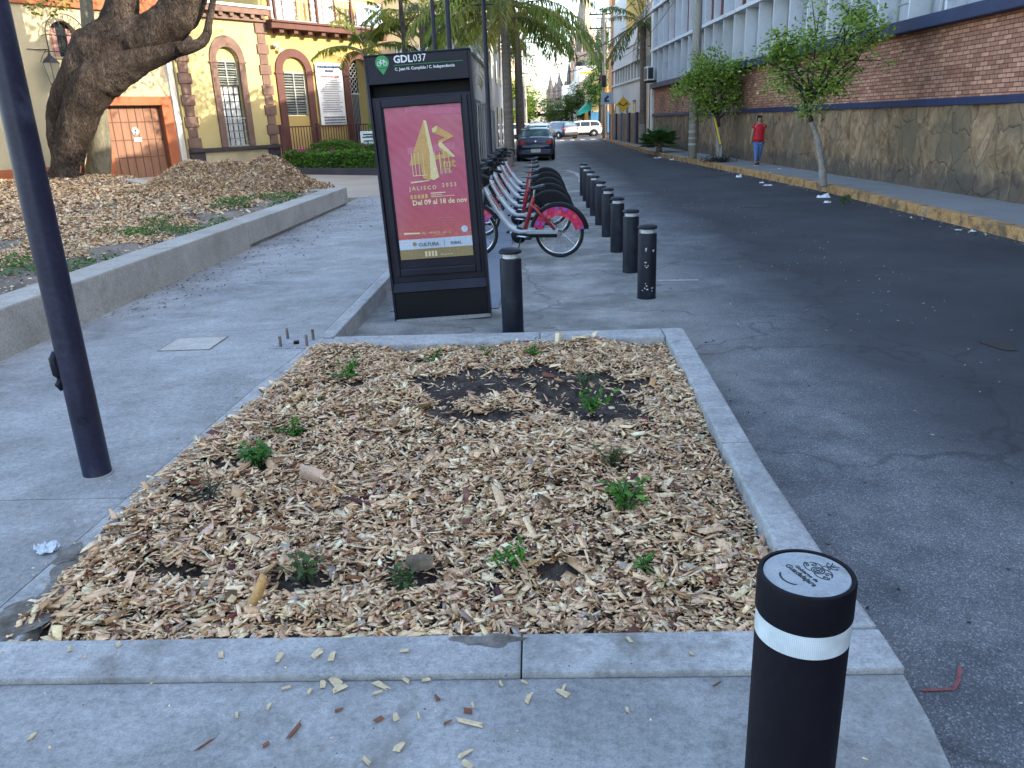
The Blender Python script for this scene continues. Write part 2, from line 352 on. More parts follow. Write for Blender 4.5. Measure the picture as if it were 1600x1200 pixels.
# ------------------------------------------------------------------ right pavement
KP = [(6.45, -30), (6.34, 5), (6.32, 10.4), (6.36, 18.1), (5.75, 30.5), (5.45, 36), (5.42, 47), (5.56, 66), (5.7, 73.5)]
def kx(y): return float(np.interp(y, [p[1] for p in KP], [p[0] for p in KP]))
WY = lambda y: 7.92-.0416*(y-13.35)
m = MB(); m.prism([(kx(y)+.17, y) for y in np.linspace(-30, 73.5, 60)]+[(WY(y)+.3, y) for y in np.linspace(73.5, -30, 3)], -.02, .15)
tag(m.build('sidewalk', K['sidewalkR'], shift=0), kind='structure')
m = MB(); yk = np.arange(-4, 73.5, .5)
for a in yk:
    j = RG.uniform(-.006, .006, 4); x0, x1 = kx(a), kx(a+.5)
    m.prism([(x0+j[0], a), (x0+.17, a), (x1+.17, a+.5), (x1+j[0], a+.5)][::1], -.02, .165+j[1])
tag(m.build('kerb', K['yellowkerb'], shift=0, bevel=.012), kind='structure')
# road paint
m = MB()
def stripe(pts, wd):
    for (a, b_) in zip(pts[:-1], pts[1:]):
        a = Vector(a); b_ = Vector(b_); d = (b_-a).normalized(); nn = Vector((-d.y, d.x))*wd/2; z = .005
        m.add([(a.x-nn.x, a.y-nn.y, z), (b_.x-nn.x, b_.y-nn.y, z), (b_.x+nn.x, b_.y+nn.y, z), (a.x+nn.x, a.y+nn.y, z)], [(0, 1, 2, 3)])
stripe([(1.25, 23.5), (1.35, 25.5), (1.3, 27.5), (1.05, 29.5)], .14); stripe([(.2, 20.6), (1.3, 20.4)], .12)
stripe([(1.0, 41.5), (1.9, 41.8)], .3); stripe([(1.3, 8.75), (1.75, 8.7)], .05)
for i in range(7): stripe([(-.5+i*.9, 71.0), (-.5+i*.9, 73.2)], .4)
tag(m.build('road_marking', K['limeline'], shift=0), kind='structure')
m = MB(); stripe([G(1500, 1042, 0).xy, G(1497, 1066, 0).xy, G(1490, 1078, 0).xy], .012); stripe([G(1490, 1078, 0).xy, G(1440, 1080, 0).xy], .012)
K['redspray'] = mat('red_spray_paint', [(.22, .08, .075), (.32, .09, .085)], .9, 30, .3, 90, .1); tag(m.build('spray_mark', K['redspray'], shift=0), kind='structure')
K['wet'] = mat('damp_stain', [(.02, .02, .022), (.03, .03, .032)], .5, 5, .2, 60, .05)
m = MB()
for px, py, rx, ry in ((1562, 540, .085, .19), (1185, 323, .22, .25)):
    c = G(px, py, 0); m.add([(c.x+rx*math.cos(a)*(1+.25*math.sin(3*a)), c.y+ry*math.sin(a)*(1+.2*math.cos(2*a)), .006) for a in np.linspace(0, 6.1, 24)], [tuple(range(24))])
tag(m.build('road_stain', K['wet'], shift=0), kind='structure')
# ------------------------------------------------------------------ planting bed in the foreground
pk = empty('planter_kerb', (-.4, 2.0, .0), 0, 'pale new concrete kerb framing the foreground bed of wood chips', 'kerb')
def strip(poly, z1, bev=.014): 
    mm = MB(); mm.prism(poly, -.02, z1); return mm.build('kerb_strip', K['kerbcon'], pk, bevel=bev, world=True)
strip([(-2.29, 1.98), (-.0925, 1.98), (-.0925, 2.17), (-1.80, 2.17), (-2.29, 2.17)], .170, .008)
strip([(-.0885, 1.98), (1.05, 1.98), (1.05, 2.17), (-.0885, 2.17)], .170, .008)
strip([(-1.988, 2.175), (-1.79, 2.175), (-1.755, 3.6), (-1.70, 4.8), (-1.655, 5.72), (-1.655, 6.05), (-1.795, 6.05), (-1.895, 4.87), (-1.952, 3.3)], .157, .01)
strip([(.86, 2.175), (1.048, 2.175), (1.03, 2.6), (1.025, 3.4), (1.035, 3.7), (.89, 3.7)], .176)
strip([(.89, 3.707), (1.035, 3.707), (1.10, 6.0), (.93, 6.0), (.925, 5.0)], .176)
strip([(-1.65, 5.75), (-.02, 5.75), (-.02, 6.0), (-1.65, 6.04)], .176)
strip([(-.012, 5.75), (.924, 5.75), (.925, 6.0), (-.012, 6.0)], .176)
PLANTS = [  # px, py, size, leaves, tone, label
 (545, 592, .20, 110, 'g', 'bright green leafy seedling at the far left corner of the chip bed'),
 (675, 560, .17, 60, 'g', 'green seedling in a dark hollow against the far kerb of the chip bed'),
 (760, 556, .12, 36, 'g', 'small sparse seedling at the far kerb in line with the first grey bollard'),
 (832, 557, .16, 70, 'g', 'low green seedling at the far kerb just right of the kerb joint'),
 (937, 560, .10, 26, 'd', 'faint dry seedling at the far kerb near the right corner of the chip bed'),
 (912, 598, .17, 60, 'm', 'thin grey-green seedling at the edge of the dark soil patch'),
 (925, 640, .20, 120, 'g', 'green seedling on the right end of the dark soil patch'),
 (957, 732, .17, 90, 'd', 'dull olive seedling near the right kerb halfway along the bed'),
 (978, 797, .20, 120, 'g', 'wide bright green seedling nearest the right kerb below the olive one'),
 (1006, 882, .13, 60, 'g', 'small green seedling close to the near right corner of the bed'),
 (1030, 912, .06, 16, 'g', 'tiny green sprout in the chips at the near right corner'),
 (815, 882, .17, 75, 'g', 'green seedling with a pale stick of wood leaning across it'),
 (637, 905, .18, 80, 'm', 'seedling beside a dried brown leaf in the middle foreground of the bed'),
 (478, 905, .20, 85, 'm', 'dark green seedling in a soil hollow at the left foreground of the bed'),
 (290, 890, .16, 80, 's', 'wilted grey-green seedling lying flat at the left foreground'),
 (332, 792, .19, 90, 's', 'thin faded seedling beside bare soil on the left of the bed'),
 (407, 732, .20, 150, 'k', 'bushy dark green seedling on the left side of the bed'),
 (458, 680, .18, 100, 'g', 'bright green seedling above the bushy dark one on the left'),
 (505, 628, .15, 50, 'k', 'flat spreading seedling on the left side near the far corner')]
PL = [G(p[0], p[1], .15) for p in PLANTS]
HOLES = [(PL[1].x-.05, PL[1].y, .15, .10), (PL[13].x-.02, PL[13].y, .16, .10), (PL[12].x+.03, PL[12].y, .14, .09), (PL[11].x+.16, PL[11].y-.02, .12, .06), (PL[17].x, PL[17].y-.03, .09, .06),
         (PL[15].x-.10, PL[15].y+.03, .13, .08), (PL[16].x+.04, PL[16].y-.03, .12, .08), (PL[0].x+.05, PL[0].y-.08, .12, .06), (PL[14].x-.02, PL[14].y, .1, .06), (PL[7].x+.06, PL[7].y-.02, .1, .05),
         (-1.76, 2.24, .10, .06), (-1.55, 3.5, .10, .08)]
def soilmask(x, y):
    """1 on bare soil"""
    n = .12*np.sin(x*13+y*7)+.10*np.sin(y*19-x*9)+.06*np.sin(x*37+y*23)
    a = ((x+.12)/.72)**2+((y-4.78)/.40)**2+n*1.6 < 1
    b2 = ((x-.36)/.30)**2+((y-4.42)/.36)**2+n*1.6 < 1
    c2 = (((x+.42)/.36)**2+((y-4.28)/.17)**2+n*2.2 < 1)
    d2 = (((x+.28)/.26)**2+((y-4.44)/.13)**2+n < 1)
    o = (a | b2 | c2) & ~d2
    for hx, hy, ra, rb in HOLES: ra, rb = ra*.8, rb*.8; o = o | (((x-hx)/ra)**2+((y-hy)/rb)**2+n*2.5 < 1)
    return o
def bedz(x, y):
    z = .135+.03*np.sin(x*3.1+1)*np.sin(y*2.3)+.012*np.sin(x*11+y*5)+.008*np.sin(y*17-x*8)
    z = z+.045*np.clip((-1.25-x)/.4, 0, 1)-.035*np.clip((x-.55)/.3, 0, 1)+.03*np.exp(-((x+1.1)**2+(y-3.6)**2)/.5)
    z = z+.05*np.exp(-((x+.15)/.45)**2-((y-4.75)/.25)**2)-.05*np.exp(-((x-.4)/.28)**2-((y-4.6)/.25)**2)
    for hx, hy, ra, rb in HOLES: z = z-.045*np.exp(-((x-hx)/ra)**2-((y-hy)/rb)**2)
    return z
nx, ny = 200, 260; X, Y = np.meshgrid(np.linspace(0, 1, nx), np.linspace(0, 1, ny))
Yw = 2.165+Y*(5.76-2.165); xl = np.interp(Yw, [2.17, 3.6, 4.8, 5.75], [-1.80, -1.765, -1.71, -1.66]); xr = np.interp(Yw, [2.17, 3.7, 5.75], [.865, .895, .935]); Xw = xl+X*(xr-xl)
Zw = bedz(Xw, Yw)-.018+RG.normal(0, .006, Xw.shape)
V = np.stack([Xw, Yw, Zw], -1).reshape(-1, 3); idx = np.arange(nx*ny).reshape(ny, nx)
F = np.stack([idx[:-1, :-1], idx[:-1, 1:], idx[1:, 1:], idx[1:, :-1]], -1).reshape(-1, 4)
tag(fast_mesh('soil_bed', V, F, K['soil'], smooth=True), kind='structure')
PAL = np.array([(.84, .62, .40), (.74, .52, .33), (.66, .45, .28), (.88, .72, .50), (.74, .53, .39), (.48, .29, .17), (.18, .085, .045), (.15, .05, .03), (.42, .37, .33), (.88, .74, .54), (.52, .30, .14)])
PAL = PAL*np.array([1.05, .975, .88])
PW = np.array([.18, .16, .13, .13, .1, .08, .045, .03, .04, .06, .045]); PW /= PW.sum()
def chips(name, P, Ln, Wd, Th, sig, m, pal=PAL, pw=PW, bright=1.0, parent=None, loc=(0, 0, 0), boxy=True, upn=None):
    n = len(P); yaw = RG.uniform(0, 2*math.pi, n); tx = RG.normal(0, sig, n); ty = RG.normal(0, sig, n)
    cy, sy = np.cos(yaw), np.sin(yaw)
    a = np.stack([cy*np.cos(ty), sy*np.cos(ty), np.sin(ty)], 1); b = np.stack([-sy, cy, np.zeros(n)], 1)
    c = np.cross(a, b); b = b*np.cos(tx)[:, None]+c*np.sin(tx)[:, None]; c = np.cross(a, b)
    if boxy: S = np.array([(-.5, -.5, -.5), (.5, -.5, -.5), (.5, .5, -.5), (-.5, .5, -.5), (-.5, -.5, .5), (.5, -.5, .5), (.5, .5, .5), (-.5, .5, .5)])
    else: S = np.array([(-.5, -.5, 0), (.5, -.5, 0), (.5, .5, .5), (-.5, .5, .5)])
    k = len(S); T = S[None]+RG.uniform(-.12, .12, (n, k, 3))
    if boxy: # splintered ends
        e = RG.uniform(-.34, .34, (n, 2)); T[:, [0, 4], 0] += e[:, :1]; T[:, [2, 6], 0] += e[:, 1:]
        tp = RG.uniform(.35, 1, n); T[:, [1, 2, 5, 6], 1] *= tp[:, None]
    Vv = P[:, None, :]+a[:, None]*(T[..., 0]*Ln[:, None])[..., None]+b[:, None]*(T[..., 1]*Wd[:, None])[..., None]+c[:, None]*(T[..., 2]*Th[:, None])[..., None]
    Fb = np.array([(3, 2, 1, 0), (4, 5, 6, 7), (0, 1, 5, 4), (1, 2, 6, 5), (2, 3, 7, 6), (3, 0, 4, 7)]) if boxy else np.array([(0, 1, 2, 3)])
    Ff = (np.arange(n)[:, None, None]*k+Fb[None]).reshape(-1, 4)
    cc = pal[RG.choice(len(pal), n, p=pw)]*RG.uniform(.78, 1.15, (n, 1))*bright; cc = np.clip(cc+RG.normal(0, .012, (n, 3)), 0.01, .9)
    CC = np.repeat(np.concatenate([cc, np.ones((n, 1))], 1), k, 0)
    return fast_mesh(name, Vv.reshape(-1, 3), Ff, m, CC, parent, loc)
n = 52000; t_ = RG.uniform(0, 1, n); y = 2.18+(5.78-2.18)*t_**1.12; xl = np.interp(y, [2.17, 3.6, 4.8, 5.75], [-1.84, -1.83, -1.78, -1.70]); xr = np.interp(y, [2.17, 3.7, 5.75], [.87, .895, .935]); x = xl+RG.uniform(0, 1, n)*(xr-xl)
sm = soilmask(x, y); keep = ~sm | (RG.uniform(0, 1, n) < .05+.06*(np.sin(x*9+y*5)*np.sin(y*11-x*4) > .35)); x, y = x[keep], y[keep]; n = len(x)
big_ = RG.uniform(0, 1, n) < .06
Ln = RG.lognormal(-3.75, .50, n)*np.where(big_, 1.7, 1); Wd = Ln*RG.uniform(.16, .58, n); Wd = np.where(big_, Wd*.5, Wd); Th = RG.uniform(.0015, .005, n)
z = np.maximum(bedz(x, y), np.where((x < np.interp(y, [2.17, 3.6, 4.8, 5.75], [-1.78, -1.75, -1.70, -1.655])), .158, 0))+RG.uniform(-.008, .030, n)
z = np.where(y < 2.24, np.minimum(z, .168), z)
tag(chips('wood_chip_mulch', np.stack([x, y, z], 1), Ln, Wd, Th, .30, K['chip']), 'layer of pale and brown wood chips filling the foreground planting bed', 'mulch', kind='stuff')
m = MB()
for cx, cy, ra, rb_ in ((-1.86, 2.30, .10, .13), (-1.84, 2.62, .08, .18), (-1.83, 3.05, .07, .2), (-1.80, 3.55, .06, .12), (-1.93, 2.75, .05, .08)):
    m.add([(cx+ra*math.cos(a)*(1+.25*math.sin(5*a+cy*9)+random.uniform(-.12, .12)), cy+rb_*math.sin(a)*(1+.2*math.cos(3*a)+random.uniform(-.12, .12)), .159+.0006*len(m.f)) for a in np.linspace(0, 6.1, 40)], [tuple(range(40))])
m.add([(-.2+.11*math.cos(a)*(1+.3*math.sin(3*a)), 2.135+.03*math.sin(a)*(1+.3*math.cos(5*a)), .1716) for a in np.linspace(0, 6.1, 40)], [tuple(range(40))])
K['spill'] = mat('dried_mud', [(.085, .07, .055), (.15, .13, .11), (.22, .205, .185)], .95, 12, .3, 60, .4); tag(m.build('soil_spill', K['spill'], shift=0), kind='structure')
# single chips that lie loose on the concrete
loose = [(497, 1022, .045, .03, 0), (518, 1026, .035, .025, 0), (437, 1029, .03, .02, 0), (632, 1018, .02, .012, 0), (524, 1067, .04, .03, 0), (533, 1076, .035, .025, 0), (597, 1072, .05, .03, 0), (590, 1083, .03, .008, 0),
 (505, 1070, .025, .018, 0), (448, 1076, .025, .015, 0), (484, 1081, .02, .014, 0), (531, 1110, .028, .014, 1), (459, 1143, .075, .014, 1), (592, 1126, .025, .015, 1), (618, 1120, .022, .018, 0), (682, 1091, .02, .018, 1),
 (731, 1112, .028, .02, 1), (739, 1103, .02, .012, 0), (732, 1129, .075, .018, 0), (624, 1168, .035, .03, 0), (728, 1178, .032, .014, 0), (729, 1196, .028, .018, 0), (826, 1092, .025, .02, 0), (880, 1084, .03, .028, 0), (881, 1076, .025, .02, 0), (782, 1069, .025, .014, 0),
 (820, 1067, .02, .015, 0), (667, 1063, .026, .013, 0), (635, 1063, .022, .014, 0), (654, 1120, .018, .01, 0), (50, 1152, .025, .018, 0), (415, 1165, .02, .012, 1), (320, 1165, .045, .01, 1), (700, 1130, .02, .01, 1), (983, 1000, .025, .015, 0), (370, 1117, .02, .016, 0),
 (420, 1105, .025, .01, 0), (572, 1190, .02, .012, 0), (108, 1015, .03, .015, 0), (185, 1008, .02, .012, 0), (345, 1025, .026, .016, 0), (1080, 1022, .018, .012, 0), (1120, 1070, .02, .01, 1), (980, 1110, .018, .012, 0), (92, 940, .03, .02, 0)]
def chip_obj(px, py, l, wd, brown):
    l *= random.uniform(.75, 1.15); wd *= random.uniform(.4, .95); z = .173 if 985 < py < 1062 else .153
    c = G(px, py, z); mm = MB(); j = lambda s: random.uniform(-s*2, s*2)
    P8 = []
    for zz in (0, .006):
        for xx, yy in ((-.5, -.5), (.5, -.5), (.5, .5), (-.5, .5)): P8.append(((xx+j(.12))*l, (yy+j(.15))*wd, zz*.7+(.003 if xx > 0 else 0)))
    mm.add(P8, [(3, 2, 1, 0), (4, 5, 6, 7), (0, 1, 5, 4), (1, 2, 6, 5), (2, 3, 7, 6), (3, 0, 4, 7)])
    o = mm.build('wood_chip', K['chipbrown'] if brown else K['chippale'], shift=0); o.location = (c.x, c.y, z); o.rotation_euler = (0, 0, random.uniform(0, 3.1) if l < .07 else (1.2 if brown else -.4))
    return tag(o, ('reddish brown' if brown else 'pale cream')+' wood chip lying loose on the grey concrete in front of the bed', 'wood chip', ('brown' if brown else 'pale')+' loose chips on the front concrete')
K['chippale'] = mat('pale_wood', [(.50, .38, .22), (.66, .53, .34)], .8, 14, .2, 90, .2); K['chipbrown'] = mat('brown_wood', [(.14, .055, .03), (.24, .11, .06)], .8, 20, .2, 90, .2)
for a in loose: chip_obj(*a)
n = 420; y = RG.uniform(1.2, 6, n); x = np.where(RG.uniform(0, 1, n) < .45, jx(3)+RG.normal(.1, .16, n), RG.uniform(-2.6, 1, n)); ok = (x < -1.72) | (y < 2.15); x, y = x[ok], y[ok]; n = len(x)
tag(chips('wood_splinters', np.stack([x, y, np.where((y > 1.98) & (y < 2.17), .18, .160)], 1), RG.uniform(.004, .013, n), RG.uniform(.003, .008, n), RG.uniform(.001, .003, n), .05, K['chip']), 'tiny wood splinters strewn over the concrete round the bed', 'splinters', kind='stuff')
# ------------------------------------------------------------------ foliage helpers
def leaf_mesh(name, P, size, colr, m, parent=None, loc=(0, 0, 0), elong=2.0, droop=0, jit=.25):
    """diamond leaves with a folded midrib: 4 verts, 2 triangles"""
    P = np.asarray(P, float); n = len(P); size = np.broadcast_to(size, (n,))*RG.uniform(.7, 1.3, n)
    d = RG.normal(0, 1, (n, 3)); d[:, 2] = d[:, 2]*.55-droop; d /= np.linalg.norm(d, axis=1)[:, None]
    u = RG.normal(0, 1, (n, 3)); u[:, 2] += 1.2; s_ = np.cross(d, u); s_ /= np.linalg.norm(s_, axis=1)[:, None]; nn = np.cross(s_, d)
    l = size[:, None]; wv = l/elong
    V = np.stack([P, P+d*l*.45+s_*wv*.5+nn*l*.08, P+d*l, P+d*l*.45-s_*wv*.5+nn*l*.08], 1).reshape(-1, 3)
    b = np.arange(n)[:, None]*4; F = np.concatenate([b+np.array([[0, 1, 2]]), b+np.array([[0, 2, 3]])], 0)
    colr = np.asarray(colr, float)
    cc = (colr[RG.integers(0, len(colr), n)] if colr.ndim == 2 else np.tile(colr, (n, 1)))*RG.uniform(1-jit, 1+jit, (n, 1))
    CC = np.repeat(np.concatenate([np.clip(cc, 0, 1), np.ones((n, 1))], 1), 4, 0)
    return fast_mesh(name, V, F, m, CC, parent, loc)
TONES = {'g': [(.06, .19, .025), (.11, .28, .04), (.045, .14, .02)], 'k': [(.04, .14, .03), (.07, .21, .04)], 'm': [(.06, .11, .04), (.09, .15, .05), (.08, .09, .05)], 'd': [(.13, .12, .05), (.10, .12, .05)], 's': [(.08, .10, .07), (.11, .12, .09), (.06, .08, .06)]}
for (px, py, sz, nl, tone, lab), p in zip(PLANTS, PL):
    sz *= .98; nl = int(nl*1.1)
    z0 = float(bedz(np.array(p.x), np.array(p.y)))-.01
    r = empty('seedling', (p.x, p.y, z0), 0, lab, 'plant'); sm_ = MB(); pts = []
    flat = .3 if tone == 's' and py > 880 or px == 505 else 1
    for k in range(max(3, int(nl/14))):
        a = random.uniform(0, 6.28); rr = random.uniform(.2, 1)*sz*.62; h = random.uniform(.5, 1)*sz*.85*flat
        q = [Vector((0, 0, 0)), Vector((math.cos(a)*rr*.4, math.sin(a)*rr*.4, h*.6)), Vector((math.cos(a)*rr, math.sin(a)*rr, h))]
        sm_.tube(q, [.004, .003, .0015], 5)
        for j in range(14):
            f = random.uniform(.3, 1.05); pt = q[0].lerp(q[1], f*2) if f < .5 else q[1].lerp(q[2], f*2-1)
            pts.append((pt.x+random.gauss(0, .008), pt.y+random.gauss(0, .008), max(.012, pt.z+random.gauss(0, .008))))
    sm_.build('stem', K['barkdark'], r); leaf_mesh('foliage', pts, sz*(.2 if tone != 's' else .15), TONES[tone], K['leaf'], r, elong=2.2 if tone != 's' else 4)
# dried leaf, stick
c = G(655, 878, .17); m = MB(); n = 12
m.add([(0, 0, .012)]+[(.055*math.cos(a), .038*math.sin(a), .002+.01*math.cos(2*a)) for a in np.linspace(0, 2*math.pi, n, endpoint=False)], [(0, 1+i, 1+(i+1) % n) for i in range(n)])
K['deadleaf'] = mat('dead_leaf', [(.10, .075, .045), (.18, .14, .09)], .8, 30, .2, 60, .2)
o = m.build('dry_leaf', K['deadleaf'], shift=0); o.location = (c.x, c.y, .172); o.rotation_euler = (.5, .1, .3); tag(o, 'large curled brown dry leaf beside a seedling in the chips', 'leaf')
m = MB(); a = G(806, 868, .30); b_ = G(828, 905, .17); m.tube([a, a.lerp(b_, .5)+Vector((0, 0, .004)), b_], [.006, .007, .005], 6, flat=.6)
tag(m.build('wood_stick', K['chippale']), 'long pale splinter of wood leaning over a seedling', 'stick')
# crumpled plastic film
m = MB(); nn_ = 9; c = G(76, 860, .153)
for i in range(nn_):
    for j in range(nn_):
        m.v.append(((i/8-.5)*.085+random.gauss(0, .004), (j/8-.5)*.075+random.gauss(0, .004), abs(random.gauss(.012, .009))))
m.f = [(i*nn_+j, i*nn_+j+1, (i+1)*nn_+j+1, (i+1)*nn_+j) for i in range(8) for j in range(8) if (i, j) not in ((0, 0), (0, 7), (7, 0), (7, 7), (0, 1), (6, 7))]
K['film'] = mat('crumpled_film', [(.42, .47, .52), (.6, .65, .7)], .25, 30, .15, 60, .1)
o = m.build('plastic_wrapper', K['film'], shift=0); o.location = c; o.rotation_euler[2] = .6; tag(o, 'crumpled clear plastic wrapper on the concrete left of the bed', 'litter')
# access cover with frame, anchor bolts in a recess
r = empty('access_cover', (-2.8, 6.03, .15), 0, 'square pale concrete access cover set in the left pavement', 'cover')
m = MB(); m.b2(-.2, .2, -.185, .185, 0, .006); m.build('lid', mat('cover_concrete', [(.36, .34, .30), (.46, .43, .38)], .9, 8, .2, 60, .3), r, bevel=.003)
m = MB()
for a in ((-.212, .212, -.197, -.187), (-.212, .212, .187, .197), (-.212, -.202, -.187, .187), (.202, .212, -.187, .187)): m.b2(a[0], a[1], a[2], a[3], 0, .004)
m.build('cover_frame', K['rust'], r)
r = empty('anchor_bolts', (-1.93, 5.95, .15), 0, 'four rusty anchor bolts standing in a rough grout pad beside the bed corner', 'bolts')
m = MB(); m.prism([(-.19, -.14), (.1, -.16), (.21, .0), (.17, .13), (-.14, .15)], 0, .006); m.build('grout_pad', mat('grout', [(.22, .22, .23), (.36, .36, .36)], .95, 14, .3, 50, .8), r)
for q in (G(439, 543), G(450, 530), G(480, 541), G(490, 532)):
    m = MB(); x0, y0 = q.x+1.93, q.y-5.95
    for k in range(10): m.lathe([(.0105, .006+k*.0085), (.0125, .010+k*.0085), (.0105, .0145+k*.0085)], x0, y0, 10)
    m.build('bolt', K['rust'], r)
m = MB(); m.tube([(-.0, -.03, .006), (.0, -.03, .03)], .022, 12); m.build('conduit', K['black'], r)
# ================================================================== RAISED BED ON THE LEFT
bw = empty('bench_wall', (-4.35, 7.8, .15), 0, 'long low pale concrete wall edging the raised bed on the left', 'wall')
m = MB(); m.b2(-4.56, -4.17, -3, 11.3, .12, .53); m.build('wall_segment', K['bench'], bw, bevel=.018, world=True)
m = MB(); m.b2(-4.56, -4.16, 11.306, 17.5, .20, .53); m.build('wall_segment', K['bench'], bw, bevel=.018, world=True)
m = MB(); m.b2(-4.54, -4.20, 11.306, 17.46, .12, .20); m.build('foot', K['concrete'], bw, world=True)
m = MB(); m.prism([(-4.57, 17.12), (-4.57, 17.5), (-10.7, 22.5), (-13.6, 26.7), (-16, 29.2), (-16.3, 29), (-13.9, 26.4), (-10.9, 22.1)][::-1], .12, .50); m.build('wall_segment', K['bench'], bw, bevel=.01, world=True)
BP = [(-4.5, 17.3), (-10.7, 22.3), (-13.5, 26.5), (-16, 29), (-26, 29), (-26, -3), (-4.5, -3)]
def inpoly(x, y, P=BP):
    c = np.zeros(np.shape(x), bool); n = len(P)
    for i in range(n):
        x1, y1 = P[i]; x2, y2 = P[(i+1) % n]
        c ^= ((y1 > y) != (y2 > y)) & (x < (x2-x1)*(y-y1)/((y2-y1) or 1e-9)+x1)
    return c
def moundz(x, y):
    # ridge in pavement plane axes
    g = lambda cx, cy, sx, sy, h, rot=-.62: h*np.exp(-(np.abs(((x-cx)*math.cos(rot)+(y-cy)*math.sin(rot))/sx)**2.4)-(((-(x-cx)*math.sin(rot)+(y-cy)*math.cos(rot))/sy)**2))
    return np.maximum(g(-6.1, 18.3, .85, .75, .78), np.maximum(g(-7.4, 19.3, 1.1, .8, .66), g(-8.7, 20.4, 1.2, .8, .66)))
def lbedz(x, y): return .45+.05*np.sin(x*1.3+2)*np.sin(y*.9)+.02*np.sin(x*4+y*3)+.10*np.exp(-((x+15)**2+(y-27)**2)/6)-.03*np.clip((x+5.1)/.5, 0, 1)
def strip_soil(x, y):
    d = -4.56-x; n = .45*np.sin(y*1.1)+.25*np.sin(y*3.3+x*2)+.15*np.sin(y*7.7)
    s1 = d < .75+n*.75
    s2 = (np.abs(d-(1.9+.5*np.sin(y*.7)+.02*y)) < .16+.12*np.sin(y*2.1)) & (y < 12)
    return s1 | s2
gx = np.arange(-26, -4.5, .12); gy = np.arange(-3, 29, .12); X, Y = np.meshgrid(gx, gy)
Z = lbedz(X, Y)+RG.normal(0, .01, X.shape); ins = inpoly(X, Y); Z = np.where(ins, Z, .2)
V = np.stack([X, Y, Z], -1).reshape(-1, 3); idx = np.arange(X.size).reshape(X.shape); okc = ins[:-1, :-1] & ins[1:, :-1] & ins[:-1, 1:] & ins[1:, 1:]
F = np.stack([idx[:-1, :-1], idx[:-1, 1:], idx[1:, 1:], idx[1:, :-1]], -1)[okc]
K['dustsoil'] = mat('dry_soil', [(.10, .08, .062), (.17, .14, .11), (.23, .195, .155)], .95, 2.5, .35, 40, .8, dist=.02)
tag(fast_mesh('raised_soil_bed', V, F, K['dustsoil'], smooth=True), kind='structure')
def scatter(n, x0, x1, y0, y1, p=1.0):
    y = y0+(y1-y0)*RG.uniform(0, 1, n)**p; x = x1-(x1-x0)*RG.uniform(0, 1, n)**1.0; return x, y
xs, ys_ = [], []
for n, x0, x1, y0, y1 in ((56000, -9, -4.6, 4.5, 13), (56000, -15, -4.6, 10, 23), (24000, -19, -9, 17, 29)):
    x, y = scatter(n, x0, x1, y0, y1); k = inpoly(x, y) & (x > -.62*y-3.2) ; xs.append(x[k]); ys_.append(y[k])
x = np.concatenate(xs); y = np.concatenate(ys_); k = ~strip_soil(x, y) | (RG.uniform(0, 1, len(x)) < .10); x, y = x[k], y[k]; n = len(x)
sc = np.clip(y/9, .8, 1.9); Ln = RG.lognormal(-3.62, .38, n)*sc; 
tag(chips('wood_chip_mulch', np.stack([x, y, lbedz(x, y)+RG.uniform(0, .03, n)], 1), Ln, Ln*RG.uniform(.35, .7, n), Ln*.2, .42, K['chip'], bright=.72, pal=PAL*np.array([.97, .98, .93]), boxy=False), 'wood chips spread over the raised bed behind the long low wall', 'mulch', kind='stuff')
# heap
gx = np.arange(-11.6, -4.2, .08); gy = np.arange(16.0, 23.4, .08); X, Y = np.meshgrid(gx, gy); Hm = moundz(X, Y); Z = .42+Hm+np.where(Hm > .05, RG.normal(0, .02, X.shape), 0)
okc = (Hm > .035); okc = okc[:-1, :-1] & okc[1:, 1:]; idx = np.arange(X.size).reshape(X.shape); F = np.stack([idx[:-1, :-1], idx[:-1, 1:], idx[1:, 1:], idx[1:, :-1]], -1)[okc]
K['mulchheap'] = mat('mulch_heap_core', [(.12, .07, .04), (.26, .17, .10), (.40, .28, .18)], .95, 9, .4, 30, .8, dist=.03)
hp = empty('mulch_heap', (-7.5, 19.5, .45), 0); fast_mesh('heap_core', V := np.stack([X, Y, Z], -1).reshape(-1, 3), F, K['mulchheap'], None, hp, (-7.5, 19.5, .45), True)
x, y = scatter(60000, -11.6, -4.2, 16, 23.4); h = moundz(x, y); k = (h > .03) & ((x*.62+y*.78) < 12.6+h*0); x, y, h = x[k], y[k], h[k]; n = len(x)
Ln = RG.lognormal(-3.2, .35, n)
chips('loose_chips', np.stack([x, y, .43+h+RG.uniform(0, .05, n)], 1), Ln, Ln*RG.uniform(.3, .6, n), Ln*.2, .6, K['chip'], bright=.60, pal=PAL*np.array([.97, .96, .88]), parent=hp, loc=(-7.5, 19.5, .45), boxy=False)
tag(hp, 'heap of brown wood chips piled at the far end of the raised bed', 'mulch heap', kind='stuff')
# weeds
n = 9000; x, y = scatter(n, -6.2, -4.62, 4.2, 17.2); w_ = np.sin(y*1.7+1)+np.sin(y*4.1)*.7+np.sin(x*6+y*2)*.6; k = (w_ > .35); x, y = x[k], y[k]
tag(leaf_mesh('weeds', np.stack([x, y, lbedz(x, y)+.01+RG.uniform(0, .07, len(x))], 1), .055, [(.05, .13, .03), (.08, .17, .04), (.05, .09, .03)], K['leaf']), 'low green weeds growing on bare soil behind the long low wall', 'weeds', kind='stuff')
